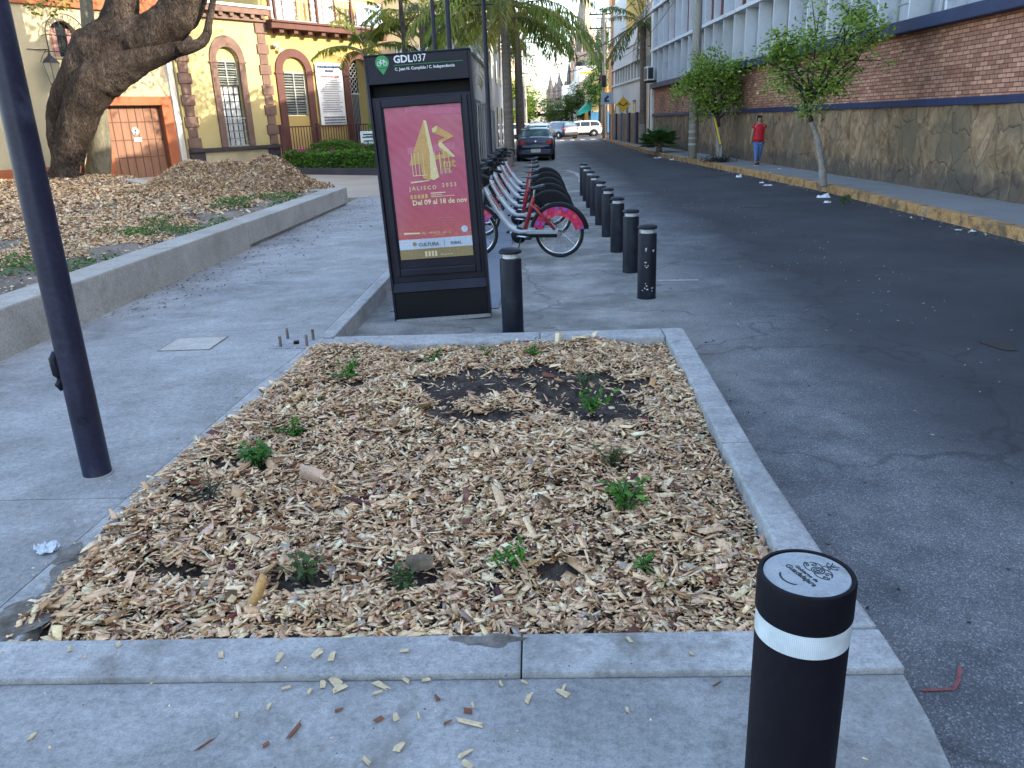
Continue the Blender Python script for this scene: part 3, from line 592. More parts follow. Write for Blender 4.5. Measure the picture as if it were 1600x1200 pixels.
# leaf litter on the pavement beside the low wall
n = 1300; y = RG.uniform(7, 22, n); x = -4.16+np.abs(RG.normal(0, 1, n))*(.25+.07*(y-6)); k = x < -1.75; x, y = x[k], y[k]; n = len(x)
tag(chips('leaf_litter', np.stack([x, y, np.full(n, .158)], 1), RG.uniform(.01, .035, n), RG.uniform(.006, .02, n), np.full(n, .003), .2, K['chip'], pal=np.array([(.05, .045, .06), (.09, .075, .07), (.16, .12, .1)]), pw=np.array([.5, .3, .2]), boxy=False), 'dark dried leaf litter scattered on the pavement along the low wall', 'leaf litter', kind='stuff')
# ------------------------------------------------------------------ slanting-in-view steel lamp post, left foreground
r = empty('lamp_post', (-2.245, 3.54, .15), 0, 'tall navy steel post in the left foreground, cut by the frame', 'post')
m = MB(); m.tube([(0, 0, .004), (0, 0, 4.8)], [.0675, .060], 40); m.build('pole', K['postblue'], r, smooth=True, autos=40)
m = MB(); m.tube([(0, 0, 4.8), (0, -.1, 5.0), (.5, -.1, 5.1)], .03, 12); m.build('arm', K['navy'], r)
m = MB(); m.box(.62, -.1, 5.1, .35, .16, .07); m.build('lamp_head', K['navy'], r, bevel=.02)
m = MB(); m.tube([(-.056, -.03, .52), (-.068, -.03, .54), (-.070, -.03, .62), (-.058, -.03, .65)], [.012, .022, .022, .012], 14); m.tube([(-.058, -.035, .46), (-.070, -.035, .49), (-.060, -.035, .52)], [.01, .019, .01], 12); m.build('cover_box', K['navy'], r, smooth=True)
m = MB(); m.tube([(0, 0, 0), (0, 0, .01)], .073, 32); m.build('base_ring', K['kerbcon'], r)
m = MB(); m.lathe([(.0, .0), (.018, 0), (.022, .003)], n=14, M=Matrix.Translation((.02, -.0655, .31)) @ Matrix.Rotation(rad(90), 4, 'X')); m.build('scuff_plate', K['bollard'], r)
# ------------------------------------------------------------------ big leaning tree and tree behind
def depth_pts(seq, Y, dY=0):
    out, rr = [], []
    for i, (px, py, wd) in enumerate(seq):
        p = at(px, py, Y+dY*i); dep = (p-Vector((0, 0, CAMH))).dot(Vector(Fv)); out.append(p); rr.append(wd/2*dep/FPX)
    return out, rr
def refine(pts, rr, k=5):
    P, R_ = [], []
    n = len(pts)
    for i in range(n-1):
        p0, p1, p2, p3 = pts[max(i-1, 0)], pts[i], pts[i+1], pts[min(i+2, n-1)]
        for j in range(k):
            t = j/k; P.append(.5*((2*p1)+(p2-p0)*t+(2*p0-5*p1+4*p2-p3)*t*t+(3*p1-p0-3*p2+p3)*t**3)); R_.append(rr[i]*(1-t)+rr[i+1]*t)
    return P+[pts[-1]], R_+[rr[-1]]
from mathutils import noise as mn
def bark_limb(m, pts, rr, n=64, amp=.13, k=12):
    P, R_ = refine(pts, rr, k); b = len(m.v); m.tube(P, R_, n)
    for i, p in enumerate(P):
        for q in range(n):
            v = Vector(m.v[b+i*n+q]); d = v-p; th = q/n*6.28
            f = amp*(mn.noise(v*1.6)*.9+.5*math.sin(th*5+i*.15)*mn.noise(v*.8+Vector((5, 0, 0)))+.45*mn.noise(v*5)+.5*(abs(mn.noise(Vector((math.cos(th)*4.5, math.sin(th)*4.5, i*.11+mn.noise(v)*2))))-.3)); m.v[b+i*n+q] = tuple(p+d*(1+f))
tb = G(108, 276, .5); tr = empty('leaning_tree', (tb.x, tb.y, .45), 0, 'massive leaning tree with dark fissured double trunk in the raised bed', 'tree')
m = MB()
A, rA = depth_pts([(100, 290, 62), (103, 272, 46), (108, 245, 44), (115, 212, 50), (133, 158, 60), (158, 122, 66), (196, 101, 56), (237, 87, 38), (275, 77, 24), (306, 71, 17), (322, 56, 14), (328, 25, 10), (337, -20, 9), (348, -80, 7)], 27.0)
Bp, rB = depth_pts([(101, 285, 36), (98, 250, 34), (94, 212, 38), (98, 165, 44), (124, 122, 58), (152, 84, 78), (184, 55, 74), (190, 15, 52), (190, -20, 46), (186, -90, 40), (175, -170, 30)], 27.35)
Cp, rC = depth_pts([(150, 92, 60), (195, 66, 66), (235, 55, 62), (262, 38, 62), (283, 12, 62), (298, -20, 58), (330, -80, 46), (380, -150, 34)], 27.2)
for P_, R_ in ((A, rA), (Bp, rB), (Cp, rC)): bark_limb(m, P_, R_)
S1, rS = depth_pts([(280, 78, 16), (291, 68, 13), (297, 60, 9), (299, 58, 4)], 26.9); bark_limb(m, S1, rS, 16, .1, 4)
m.build('trunk', K['bark'], tr, smooth=True, world=True)
m = MB()
for (a, b_) in ((Bp[-1], at(60, -260, 26)), (Bp[-2], at(260, -240, 28)), (Cp[-1], at(480, -210, 27)), (Cp[-2], at(300, -240, 27)), (A[-1], at(390, -190, 27)), (Bp[-2], at(40, -70, 26)), (Cp[-1], at(560, -150, 29))): 
    mid = a.lerp(b_, .5)+Vector((0, 0, .5)); m.tube(refine([a, mid, b_], [.3, .16, .05])[0], refine([a, mid, b_], [.3, .16, .05])[1], 8)
m.build('branch', K['bark'], tr, smooth=True, world=True)
pts = []
for c, s_, k_ in ((at(60, -260, 26), 1.6, 700), (at(260, -240, 28), 1.8, 900), (at(480, -210, 27), 1.5, 800), (at(300, -240, 27), 1.6, 700), (at(390, -190, 27), 1.2, 500), (at(560, -150, 29), 1.2, 500)):
    sub = RG.normal(0, 1, (14, 3))*s_*np.array([1, 1, .6]); pts.append(np.array(c)+sub[RG.integers(0, 14, k_)]+RG.normal(0, .35, (k_, 3)))
pts = np.concatenate(pts)
leaf_mesh('crown', pts, .2, [(.07, .12, .02), (.12, .15, .03), (.05, .08, .02)], K['leaf'], tr, tuple(tr.location))
q = [at(52, -30, 26)+Vector((RG.normal(0, .1), 0, 0)) for _ in range(1)]; pts = []
for (px, py, n_) in ((52, 15, 9), (62, 5, 12), (85, 5, 12), (83, 20, 10), (66, 14, 6), (100, 3, 8), (112, -4, 8), (50, 8, 8), (90, 12, 8), (75, -5, 18), (105, 8, 4)):
    for _ in range(n_): pts.append(at(px+random.gauss(0, 4), py+random.gauss(0, 4), 26))
leaf_mesh('hanging_leaves', pts, .17, [(.16, .17, .02), (.09, .13, .02), (.20, .18, .03)], K['leaf'], tr, tuple(tr.location), elong=1.8, droop=.5)
t2 = empty('tree', tuple(G(152, 268, .3)), 0, 'slender pale-barked tree standing right behind the leaning trunk', 'tree')
m = MB(); P_, R_ = depth_pts([(152, 276, 40), (156, 235, 34), (152, 180, 30), (145, 120, 26), (140, 60, 21), (134, 0, 19), (128, -80, 16), (120, -200, 12)], 28.6); bark_limb(m, P_, R_, 14, .06); m.build('trunk', K['barkpale'], t2, smooth=True, world=True)
tipz = P_[-1]; sub = RG.normal(0, 1, (16, 3))*1.3; leaf_mesh('crown', np.array(tipz)+sub[RG.integers(0, 16, 900)]+RG.normal(0, .35, (900, 3)), .18, [(.08, .13, .03), (.12, .16, .04)], K['leaf'], t2, tuple(t2.location))
# small orange marker stake by the trunk
m = MB(); c = at(126, 270, 26.3); m.tube([c, c+Vector((.06, 0, .22))], .02, 6); tag(m.build('marker_stake', K['orange']), 'small orange stake at the foot of the leaning tree', 'stake')
# ================================================================== LEFT BUILDINGS (wall frame: x along wall, -y towards the square)
WP = Vector((-15.87, 32.69, 0)); WR = math.atan2(.831, .556)
def wall_holes(m, outer, holes, y=0.0, reveal=.28, depth=6.0):
    bm = bmesh.new(); 
    for lp in [outer]+holes:
        vs = [bm.verts.new((p[0], y, p[1])) for p in lp]
        for i in range(len(vs)): bm.edges.new((vs[i], vs[(i+1) % len(vs)]))
    bmesh.ops.triangle_fill(bm, use_beauty=True, use_dissolve=False, edges=bm.edges[:])
    bm.verts.index_update(); m.add([v.co[:] for v in bm.verts], [[v.index for v in f.verts] for f in bm.faces]); bm.free()
    for lp, d in [(outer, depth)]+[(h, reveal) for h in holes]:
        n = len(lp); m.add([(p[0], y, p[1]) for p in lp]+[(p[0], y+d, p[1]) for p in lp], [(i, (i+1) % n, n+(i+1) % n, n+i) for i in range(n)])
    return m
def arch(x0, x1, z0, zs, n=16, ry=None):
    c = (x0+x1)/2; r = (x1-x0)/2; ry = ry or r
    return [(x0, z0), (x1, z0)]+[(c+r*math.cos(a), zs+ry*math.sin(a)) for a in np.linspace(0, math.pi, n)]
def arch_frame(m, xo0, xo1, xi0, xi1, z0, zs, ryo, ryi, y0, y1, n=18):
    c = (xo0+xo1)/2; O = [(xo0, z0)]+[(c-(xo1-xo0)/2*math.cos(a), zs+ryo*math.sin(a)) for a in np.linspace(0, math.pi, n)]+[(xo1, z0)]
    I = [(xi0, z0)]+[(c-(xi1-xi0)/2*math.cos(a), zs+ryi*math.sin(a)) for a in np.linspace(0, math.pi, n)]+[(xi1, z0)]
    k = len(O); vs = [(x, y0, z) for x, z in O]+[(x, y0, z) for x, z in I]+[(x, y1, z) for x, z in O]+[(x, y1, z) for x, z in I]
    fs = []
    for i in range(k-1): fs += [(i, i+1, k+i+1, k+i), (2*k+i, 2*k+i+1, i+1, i), (k+i, k+i+1, 3*k+i+1, 3*k+i)]
    fs += [(0, k, 3*k, 2*k), (k-1, 2*k-1, 4*k-1, 3*k-1)]; return m.add(vs, fs)
B = lambda x0, x1, y0, y1, z0, z1: MB().b2(x0, x1, y0, y1, z0, z1)
K['slat'] = mat('frosted_slat', [(.13, .15, .14), (.22, .24, .22)], .25, 2); K['slatback'] = mat('dim_interior', [(.06, .07, .065), (.12, .13, .12)], .4, 2)
def louvre(parent, x0, x1, z0, z1, y, n=12):
    r = B(x0, x1, y+.05, y+.07, z0, z1).build('window', K['slatback'], parent)
    m = MB()
    for i in range(n): m.box((x0+x1)/2, y, z0+(z1-z0)*(i+.5)/n, x1-x0-.04, .10, .012, M=Matrix.Rotation(rad(35), 4, 'X'))
    m.build('pane', K['slat'], r)
    m = MB(); m.b2(x0, x0+.05, y-.04, y+.04, z0, z1).b2(x1-.05, x1, y-.04, y+.04, z0, z1).b2(x0+.05, x1-.05, y-.04, y+.04, z1-.05, z1).b2((x0+x1)/2-.02, (x0+x1)/2+.02, y-.045, y+.02, z0, z1-.05)
    for f in (.33, .66): m.b2(x0+.05, x1-.05, y-.05, y, z0+(z1-z0)*f-.012, z0+(z1-z0)*f+.012)
    m.build('frame', K['ironwhite'], r)
# ---- garage house
gh = empty('garage_house', WP, WR, 'cream house with an orange-framed garage door behind the leaning tree', 'house')
m = wall_holes(MB(), [(-16, .1), (1.9, .1), (1.9, 6.3), (-16, 6.3)], [[(-1.32, .12), (1.07, .12), (1.07, 2.92), (-1.32, 2.92)], arch(-2.8, -1.78, 4.62, 5.32, 14)]); m.build('wall', K['creamwall'], gh)
m = MB(); m.b2(-16, 1.9, -.12, .3, 6.3, 6.85); m.b2(-16, -1.8, -.05, -.001, .1, .80); m.build('orange_band', K['orange'], gh)
m = MB(); m.b2(-1.8, -1.32, -.10, .2, .12, 3.25).b2(1.07, 1.52, -.10, .2, .12, 3.25).b2(-1.32, 1.07, -.10, .2, 2.92, 3.25); m.build('door_frame', K['orange'], gh, bevel=.01)
g = B(-1.31, 1.06, .20, .25, .13, 2.91).build('garage_door', K['woodgate'], gh)
m = MB()
for i in range(8): m.b2(-1.31+i*.3385-.012, -1.31+i*.3385+.012, .183, .199, .13, 2.9)
for zz in (.95, 1.62, 2.3): m.b2(-1.30, 1.05, .178, .1825, zz-.014, zz+.014)
m.build('door_batten', mat('dark_wood', (.11, .055, .038), .8), g)
m = MB(); m.lathe([(.155, 0), (.155, .01)], n=24, M=Matrix.Translation((-.1, .176, 1.95)) @ Matrix.Rotation(rad(90), 4, 'X')); m.build('round_sign', K['white'], g)
m = MB(); m.torus((-.1, .160, 1.95), .13, .012, n=24, m=4); m.box(-.1, .160, 1.97, .09, .008, .07).box(-.13, .160, 1.90, .05, .008, .12).box(-.06, .160, 1.90, .03, .008, .05); m.build('sign_symbol', K['iron'], g)
B(-.22, .10, .165, .176, 1.55, 1.70).build('notice', K['white'], g)
m = MB(); m.b2(1.58, 1.68, -.1, -.021, .15, 6.3); m.build('drain_pipe', K['palewall'], gh)
B(1.54, 1.89, -.02, -.002, .15, 6.2).build('pale_panel', K['palewall'], gh)
r = B(-2.8, -1.78, .25, .27, 4.62, 5.82).build('arched_window', K['darkglass'], gh)
m = MB(); m.b2(-2.78, -2.45, .2, .24, 4.64, 5.6).b2(-2.1, -1.8, .2, .24, 4.64, 5.6); m.build('curtain', mat('red_curtain', [(.25, .09, .08), (.45, .3, .25)], .8, 6, stretch=(4, 1, .3)), r)
m = MB(); arch_frame(m, -3.1, -1.62, -3.07, -1.65, 4.5, 5.3, .74, .71, -.34, -.31)
for i in range(9):
    x = -3.07+i*1.42/8; zt = 5.3+.7*math.sqrt(max(0, 1-((x+2.36)/.72)**2)); m.tube([(x, -.33, 4.5), (x, -.33, zt)], .009, 5)
for zz in (4.5, 4.75, 5.3): m.tube([(-3.08, -.33, zz), (-1.64, -.33, zz)], .016, 5); m.tube([(-3.08, -.33, zz), (-3.08, .0, zz)], .014, 5); m.tube([(-1.64, -.33, zz), (-1.64, .0, zz)], .014, 5)
for k in range(7):
    a = math.pi*(k+.5)/7; m.tube([(-2.36, -.33, 5.3), (-2.36+.70*math.cos(a), -.33, 5.3+.70*math.sin(a))], .009, 5)
m.build('window_grille', K['iron'], r)
lt = empty('wall_lantern', WP, WR, 'hexagonal glass lantern hanging from an iron bracket on the cream wall', 'lantern')
M_ = Matrix.Translation((-3.15, -.42, 3.66)) @ Matrix.Scale(1.38, 4)
m = MB(); m.lathe([(.11, 0), (.20, .46), (.20, .50)], n=6, M=M_); m.build('lantern_glass', mat('frosted_glass', [(.22, .20, .14), (.33, .30, .21)], .3, 3), lt)
m = MB(); m.lathe([(.22, .50), (.17, .58), (.05, .68), (.02, .78)], n=6, M=M_); m.lathe([(.05, -.08), (.12, -.02), (.12, 0)], n=6, M=M_)
for k in range(6):
    a = math.pi*k/3; m.tube([M_ @ Vector((.112*math.cos(a), .112*math.sin(a), 0)), M_ @ Vector((.203*math.cos(a), .203*math.sin(a), .5))], .010, 5)
m.build('lantern_frame', K['iron'], lt)
m = MB(); m.tube([(-3.15, -.42, 4.70), (-3.15, -.42, 4.80), (-3.3, -.05, 4.82), (-3.3, 0, 4.82)], .014, 6); m.tube([(-3.3, 0, 4.4), (-3.27, -.15, 4.6), (-3.2, -.35, 4.80)], .010, 6); m.tube([(-3.7, -.03, 4.82), (-2.9, -.03, 4.82)], .012, 6); m.build('bracket', K['iron'], lt)
# ---- yellow house with quoins
yh = empty('quoined_house', WP, WR, 'yellow house with pink stone quoins and one tall arched window', 'house')
m = wall_holes(MB(), [(1.92, .1), (6.6, .1), (6.6, 6.45), (1.92, 6.45)], [arch(3.9, 5.03, 1.16, 4.70, 14, .56)], -.12); m.build('wall', K['yellowwall'], yh)
m = MB(); arch_frame(m, 3.58, 5.35, 3.9, 5.03, 1.16, 4.70, 1.02, .56, -.19, -.05); m.b2(3.52, 3.92, -.22, -.192, 4.60, 4.70).b2(5.01, 5.41, -.22, -.192, 4.60, 4.70); m.build('window_surround', K['stonepink'], yh, bevel=.012)
def qc(m, cx, first, zlo, zhi, w1, w2, z=1.16):
    k = first
    while z < zhi-.1:
        if z >= zlo-.01: m.b2(cx-(w1 if k % 2 else w2)/2, cx+(w1 if k % 2 else w2)/2, -.20 if k % 2 else -.17, -.05, z+.008, min(z+.43, zhi)-.008)
        z += .43; k += 1
m = MB(); qc(m, 2.27, 1, 0, 6.45, .62, .44); m.build('quoin_column', K['stonepink'], yh, bevel=.018); m = MB(); qc(m, 6.42, 0, 0, 6.45, .62, .44); m.build('quoin_column', K['stonepink'], yh, bevel=.018)
m = MB(); m.b2(1.93, 2.65, -.23, -.05, .1, 1.0).b2(5.98, 6.66, -.23, -.05, .1, 1.0); m.b2(1.93, 6.75, -.32, -.05, 1.0, 1.15); m.build('ledge', K['darkstone'], yh, bevel=.01)
B(2.65, 5.98, -.17, -.125, .1, .98).build('plinth', K['creamwall'], yh)
m = MB(); m.b2(1.95, 6.75, -.28, .2, 6.35, 6.50).b2(1.93, 6.8, -.42, .2, 6.62, 6.86)
for i in range(9): m.b2(2.05+i*.54, 2.25+i*.54, -.38, -.1, 6.47, 6.62)
m.build('cornice', K['stonepink'], yh, bevel=.01); B(1.92, 6.85, -.48, .3, 6.865, 6.97).build('coping', K['white'], yh, bevel=.01)
louvre(yh, 3.92, 5.01, 3.72, 4.72, .06, 10)
B(3.9, 5.03, .02, .05, 4.70, 5.26).build('lunette', K['yellowwall'], yh)
f = B(3.92, 5.01, .10, .12, 1.17, 3.68).build('shutter', mat('white_panel', [(.46, .5, .5), (.7, .72, .7)], .5, 2), yh)
m = MB()
for x in np.linspace(3.94, 4.99, 5): m.b2(x-.014, x+.014, .06, .099, 1.17, 3.68)
for z in np.linspace(1.2, 3.66, 9): m.b2(3.92, 5.01, .045, .0595, z-.012, z+.012)
m.build('glazing_bar', K['iron'], f)
def balustrade(m, x0, x1, z0, z1, y, n, yf=None):
    m.b2(x0, x1, y-.02, y+.02, z1-.04, z1).b2(x0, x1, y-.02, y+.02, z0, z0+.03)
    for i in range(n):
        x = x0+(x1-x0)*(i+.5)/n; h = z1-z0
        m.tube([(x, y, z0), (x, y, z1-.03)], .012, 5)
        for zf in (.25, .5, .75): m.torus((x, y, z0+h*zf), .045, .011, n=10, m=4)
        m.torus((x+.055, y, z0+h*.12), .03, .009, n=8, m=4); m.torus((x-.055, y, z0+h*.88), .03, .009, n=8, m=4)
m = MB(); balustrade(m, 3.9, 5.03, 1.18, 2.36, -.10, 6); m.build('balcony_rail', K['ironwhite'], yh)
# ---- ochre building with balcony
oh = empty('balcony_building', WP, WR, 'ochre two-storey building with maroon arches and an ornate balcony', 'building')
H2 = [arch(7.47, 8.83, .95, 4.36, 14, .62), arch(11.62, 13.1, .2, 4.33, 14, .72)]
m = wall_holes(MB(), [(6.62, .1), (13.9, .1), (13.9, 10.5), (6.62, 10.5)], H2, .0); m.build('wall', K['goldwall'], oh)
m = MB(); arch_frame(m, 7.06, 9.24, 7.47, 8.83, .1, 4.36, 1.0, .62, -.08, .05); arch_frame(m, 11.22, 13.5, 11.62, 13.1, .1, 4.33, 1.12, .72, -.08, .05)
m.b2(7.0, 7.5, -.11, -.082, 4.24, 4.36).b2(8.8, 9.3, -.11, -.082, 4.24, 4.36).b2(11.16, 11.65, -.11, -.082, 4.2, 4.33).b2(13.07, 13.56, -.11, -.082, 4.2, 4.33); m.build('arch_surround', K['maroon'], oh, bevel=.012)
louvre(oh, 7.49, 8.81, 2.42, 4.34, .1, 16)
B(7.47, 8.83, .06, .09, 4.35, 4.99).build('lunette', K['goldwall'], oh); B(7.47, 8.83, .05, .12, .95, 2.40).build('panel', K['goldwall'], oh)
d = B(11.62, 13.1, .9, .95, .15, 5.1).build('doorway', K['black'], oh)
m = MB()
for i in range(9): m.tube([(11.68+i*.095, .25, .2), (11.68+i*.095, .25, 3.4)], .012, 5)
for i in range(3):
    for k in range(6): m.torus((11.78+i*.26, .25, 3.5+k*.25), .10, .016, n=12, m=4)
m.b2(11.63, 12.5, .23, .27, 3.38, 3.42); m.build('iron_gate', K['ironwhite'], oh)
B(7.0, 9.3, -.04, -.001, .1, .30).build('plinth', K['maroon'], oh)
m = MB(); m.b2(6.7, 13.95, -.62, 0, 6.12, 6.36).b2(6.7, 14.0, -.70, 0, 6.365, 6.46)
for i in range(9): m.b2(7.2+i*.83, 7.45+i*.83, -.5, -.005, 5.95, 6.12)
m.build('balcony_slab', K['maroon'], oh, bevel=.012)
m = MB(); balustrade(m, 6.85, 13.8, 6.47, 7.6, -.62, 30); m.build('balcony_rail', K['ironwhite'], oh)
m = MB()
for x in (6.95, 9.4, 11.6, 13.75): m.b2(x-.05, x+.05, -.68, -.56, 6.47, 7.65)
m.build('rail_post', K['maroon'], oh)
for x0, x1 in ((7.2, 8.6), (9.6, 11.0)): 
    w_ = B(x0, x1, -.02, -.005, 6.5, 9.2).build('balcony_door', K['curtain'], oh); m = MB(); m.b2(x0-.12, x0, -.06, 0, 6.5, 9.3).b2(x1, x1+.12, -.06, 0, 6.5, 9.3).b2(x0, x1, -.06, 0, 9.2, 9.3).b2((x0+x1)/2-.03, (x0+x1)/2+.03, -.05, -.021, 6.5, 9.2); m.build('door_frame', K['maroon'], w_)
m = MB(); ns = 26
for i in range(ns+1):
    x = 11.9+1.8*i/ns; yb = -.66-.05*math.sin(i*1.1)
    m.v += [(x, yb, 7.62-.12*abs(math.sin(i*.12))), (x, yb-.03*math.cos(i), 7.0), (x, yb, 6.52+.10*math.sin(i*.2))]
m.f = [(3*i+j, 3*i+3+j, 3*i+4+j, 3*i+1+j) for i in range(ns) for j in range(2)]
o = m.build('draped_cloth', mat('pale_blue_cloth', [(.38, .48, .66), (.52, .62, .76)], .7, 6), oh); o.parent = None; o.location = WP; o.rotation_euler = (0, 0, WR); tag(o, 'pale blue sheet draped over the right end of the balcony rail', 'cloth')
fl = empty('flood_light', WP, WR, 'small white twin flood light fixed to the ochre wall by the quoins', 'lamp')
m = MB(); m.box(7.2, -.06, 5.4, .1, .1, .14).box(7.12, -.22, 5.46, .2, .16, .15, .4).box(7.36, -.22, 5.26, .16, .14, .12, -.3); m.build('lamp_housing', K['white'], fl, bevel=.015)
m = MB(); m.tube([(7.2, -.1, 5.42), (7.14, -.18, 5.46)], .015, 6); m.tube([(7.2, -.1, 5.36), (7.34, -.18, 5.28)], .015, 6); m.build('lamp_arm', K['iron'], fl)
# banner of printed lines
bn = empty('notice_banner', WP, WR, 'white printed banner hung between the two maroon arches', 'banner')
m = MB(); xs_ = np.linspace(9.4, 11.08, 9); 
for i, x in enumerate(xs_):
    for j in range(13): m.v.append((x, -.12-.02*math.sin(i*1.2+j*.5), 1.90+2.9*j/12))
m.f = [(i*13+j, (i+1)*13+j, (i+1)*13+j+1, i*13+j+1) for i in range(8) for j in range(12)]
m.build('sheet', K['white'], bn, smooth=True)
def text(s, size, M, mt, parent, name='lettering', ext=.001, align='LEFT', bold=0, sx=1.0):
    cu = D.curves.new('t', 'FONT'); cu.body = s; cu.size = size; cu.extrude = ext; cu.align_x = align; cu.offset = bold; cu.resolution_u = 2
    ob = D.objects.new('t', cu); col.objects.link(ob); dg = C.evaluated_depsgraph_get(); me = D.meshes.new_from_object(ob.evaluated_get(dg)); D.objects.remove(ob); D.curves.remove(cu)
    me.transform(M @ Matrix.Diagonal((sx, 1, 1, 1))); me.materials.clear(); me.materials.append(mt)
    o = D.objects.new(name, me); col.objects.link(o); o.parent = parent; return o
RX = Matrix.Rotation(rad(90), 4, 'X')     # text facing -Y
K['ink'] = mat('dark_ink', (.03, .05, .12), .7); K['inkred'] = mat('red_ink', (.35, .06, .06), .7); K['inkgrey'] = mat('grey_ink', (.12, .12, .14), .7)
m = MB()
def rows(m, x0, x1, z, h, n, gap=.3):
    x = x0
    while x < x1: 
        w_ = random.uniform(.04, .13)*(h/.06); m.b2(x, min(x+w_, x1), -.162, -.158, z, z+h); x += w_+h*gap
m1 = MB(); rows(m1, 9.48, 11.0, 4.56, .10, 1); rows(m1, 9.95, 10.5, 4.38, .09, 1); m1.build('print', K['ink'], bn)
m1 = MB(); rows(m1, 9.65, 10.85, 4.14, .06, 1); m1.build('print', K['inkred'], bn)
m1 = MB()
for i, z in enumerate(np.arange(4.0, 2.5, -.105)): rows(m1, 9.55+random.uniform(0, .2), 10.95-random.uniform(0, .3), z, .028, 1)
for z in (2.25, 2.12, 1.99): rows(m1, 9.6, 10.98, z, .065, 1)
m1.build('printed_text', K['inkgrey'], bn)
# cream building seen over the totem, low grey building along the street
cb = empty('cream_corner_building', (-9.8, 46, 0), 0, 'cream building with a dark window behind the palms on the street corner', 'building')
m = wall_holes(MB(), [(-3, .1), (7.0, .1), (7.0, 9.8), (-3, 9.8)], [[(3.6, 4.6), (4.7, 4.6), (4.7, 7.3), (3.6, 7.3)], [(.2, 4.6), (1.3, 4.6), (1.3, 7.3), (.2, 7.3)]], 0, .2, 24); m.build('wall', K['creamwall'], cb)
for x0 in (3.6, .2):
    w_ = B(x0, x0+1.1, .12, .15, 4.6, 7.3).build('window', K['darkglass'], cb); m = MB(); m.b2(x0+.5, x0+.56, .07, .119, 4.6, 7.3).b2(x0, x0+1.1, .06, .118, 6.4, 6.46); m.build('frame', K['iron'], w_)
gb = empty('grey_shopfront', (-2.35, 31, 0), 0, 'low grey rendered shopfront along the left pavement behind the cycle dock', 'building')
K['greyrender'] = mat('grey_render', [(.16, .165, .175), (.24, .245, .25)], .85, .8, .12, 20, .1)
m = MB(); m.prism([(0, 0), (0, 9), (-4.2, 9), (-4.2, 7), (-1, .2)], .1, 4.2); m.b2(-4.2, -.02, 9.003, 15, .1, 5.2); m.build('wall', K['palewall'], gb)
m = MB(); m.b2(.0, .06, 0, 9, .1, 2.6); m.b2(-.02, .05, 9.01, 15, .1, 2.4); m.build('dado', K['greyrender'], gb)
for i, (y0, y1, z1) in enumerate(((1.0, 2.2, 2.4), (3.4, 5.2, 2.5), (6.6, 7.6, 2.4), (10, 11.2, 2.3), (12.4, 13.8, 2.3))):
    d = B(.06, .08, y0, y1, .15, z1).build('door', K['darkglass'] if i % 2 else K['iron'], gb); m = MB(); m.b2(.08, .13, y0-.07, y0, .15, z1+.07).b2(.08, .13, y1, y1+.07, .15, z1+.07).b2(.08, .13, y0, y1, z1, z1+.07); m.build('door_frame', K['silver'], d)
m = MB(); m.b2(-.2, .12, -.1, 9.0, 4.2, 4.35); m.build('coping', K['white'], gb)
for y0, y1, h_, wl, lab in ((47, 71.4, 6.5, 'palewall', 'pale building with doorways behind the palms on the left of the street, before the crossing'), (93, 127, 9, 'creamwall', 'cream building just past the crossing on the left of the street'), (127.2, 187, 7, 'palewall', 'long low pale building farthest down the left of the street')):
    fb = empty('street_building', (-2.6, y0, 0), 0, lab, 'building'); B(-8, 0, 0, y1-y0, .1, h_).build('wall', K[wl], fb)
    for yy in np.arange(2, y1-y0-3, 6.5): B(.001, .05, yy, yy+1.6, .15, 2.7).build('door', K['darkglass'], fb); B(.001, .05, yy, yy+1.6, 4.2, 5.6).build('window', K['darkglass'], fb)
aw = empty('blue_awning', (-3.2, 44, 3.9), 0, 'dark blue fabric awning high on the street corner above the totem', 'awning')
m = MB(); m.add([(-1.4, 0, 1.6), (.8, 0, 1.6), (.8, -1.4, .9), (-1.4, -1.4, .9), (.8, -1.4, .6), (-1.4, -1.4, .6), (-1.4, 0, 1.0), (.8, 0, 1.0)], [(0, 1, 2, 3), (3, 2, 4, 5), (1, 7, 4, 2), (0, 3, 5, 6)]); m.build('canopy', mat('blue_fabric', [(.02, .06, .17), (.03, .09, .24)], .8), aw)
m = MB(); m.tube([(.7, -1.3, .7), (.7, 0, -.3)], .03, 6).tube([(-1.3, -1.3, .7), (-1.3, 0, -.3)], .03, 6).b2(-1.4, .8, -.05, .5, 1.6, 1.7); m.build('frame', K['silver'], aw)
# ---- fence, hedge
fe = empty('picket_railing', WP, WR, 'maroon painted picket railing in front of the ochre building', 'fence')
for x in (5.95, 8.1, 10.3, 12.6): B(x-.07, x+.07, -1.37, -1.23, .15, 2.0).build('post', K['maroon'], fe)
m = MB(); m.b2(5.9, 12.7, -1.32, -1.28, 1.86, 1.92).b2(5.9, 12.7, -1.33, -1.27, .78, .90).b2(5.9, 12.7, -1.32, -1.28, .2, .25); m.build('rail', K['maroon'], fe)
m = MB()
for x in np.arange(6.05, 12.6, .165): m.b2(x, x+.05, -1.34, -1.331, .2, 1.88)
m.build('picket', K['maroon'], fe)
sg = empty('pavement_board', G(563, 266, .15), 0, 'small white notice board with dark print behind the hedge', 'sign'); sg.location = (-6.6, 32.2, .15)
m = MB(); m.box(0, 0, .95, .62, .03, 1.0); m.build('board', K['white'], sg, bevel=.01)
m = MB()
for z, w_ in ((1.3, .4), (1.2, .44), (1.06, .36)): m.b2(-w_/2, w_/2, -.02, -.016, z, z+.05)
m.box(0, -.018, .72, .4, .004, .22); m.build('print', K['ink'], sg)
m = MB(); m.b2(-.3, -.26, -.02, .02, 0, .45).b2(.26, .3, -.02, .02, 0, .45); m.build('leg', K['iron'], sg)
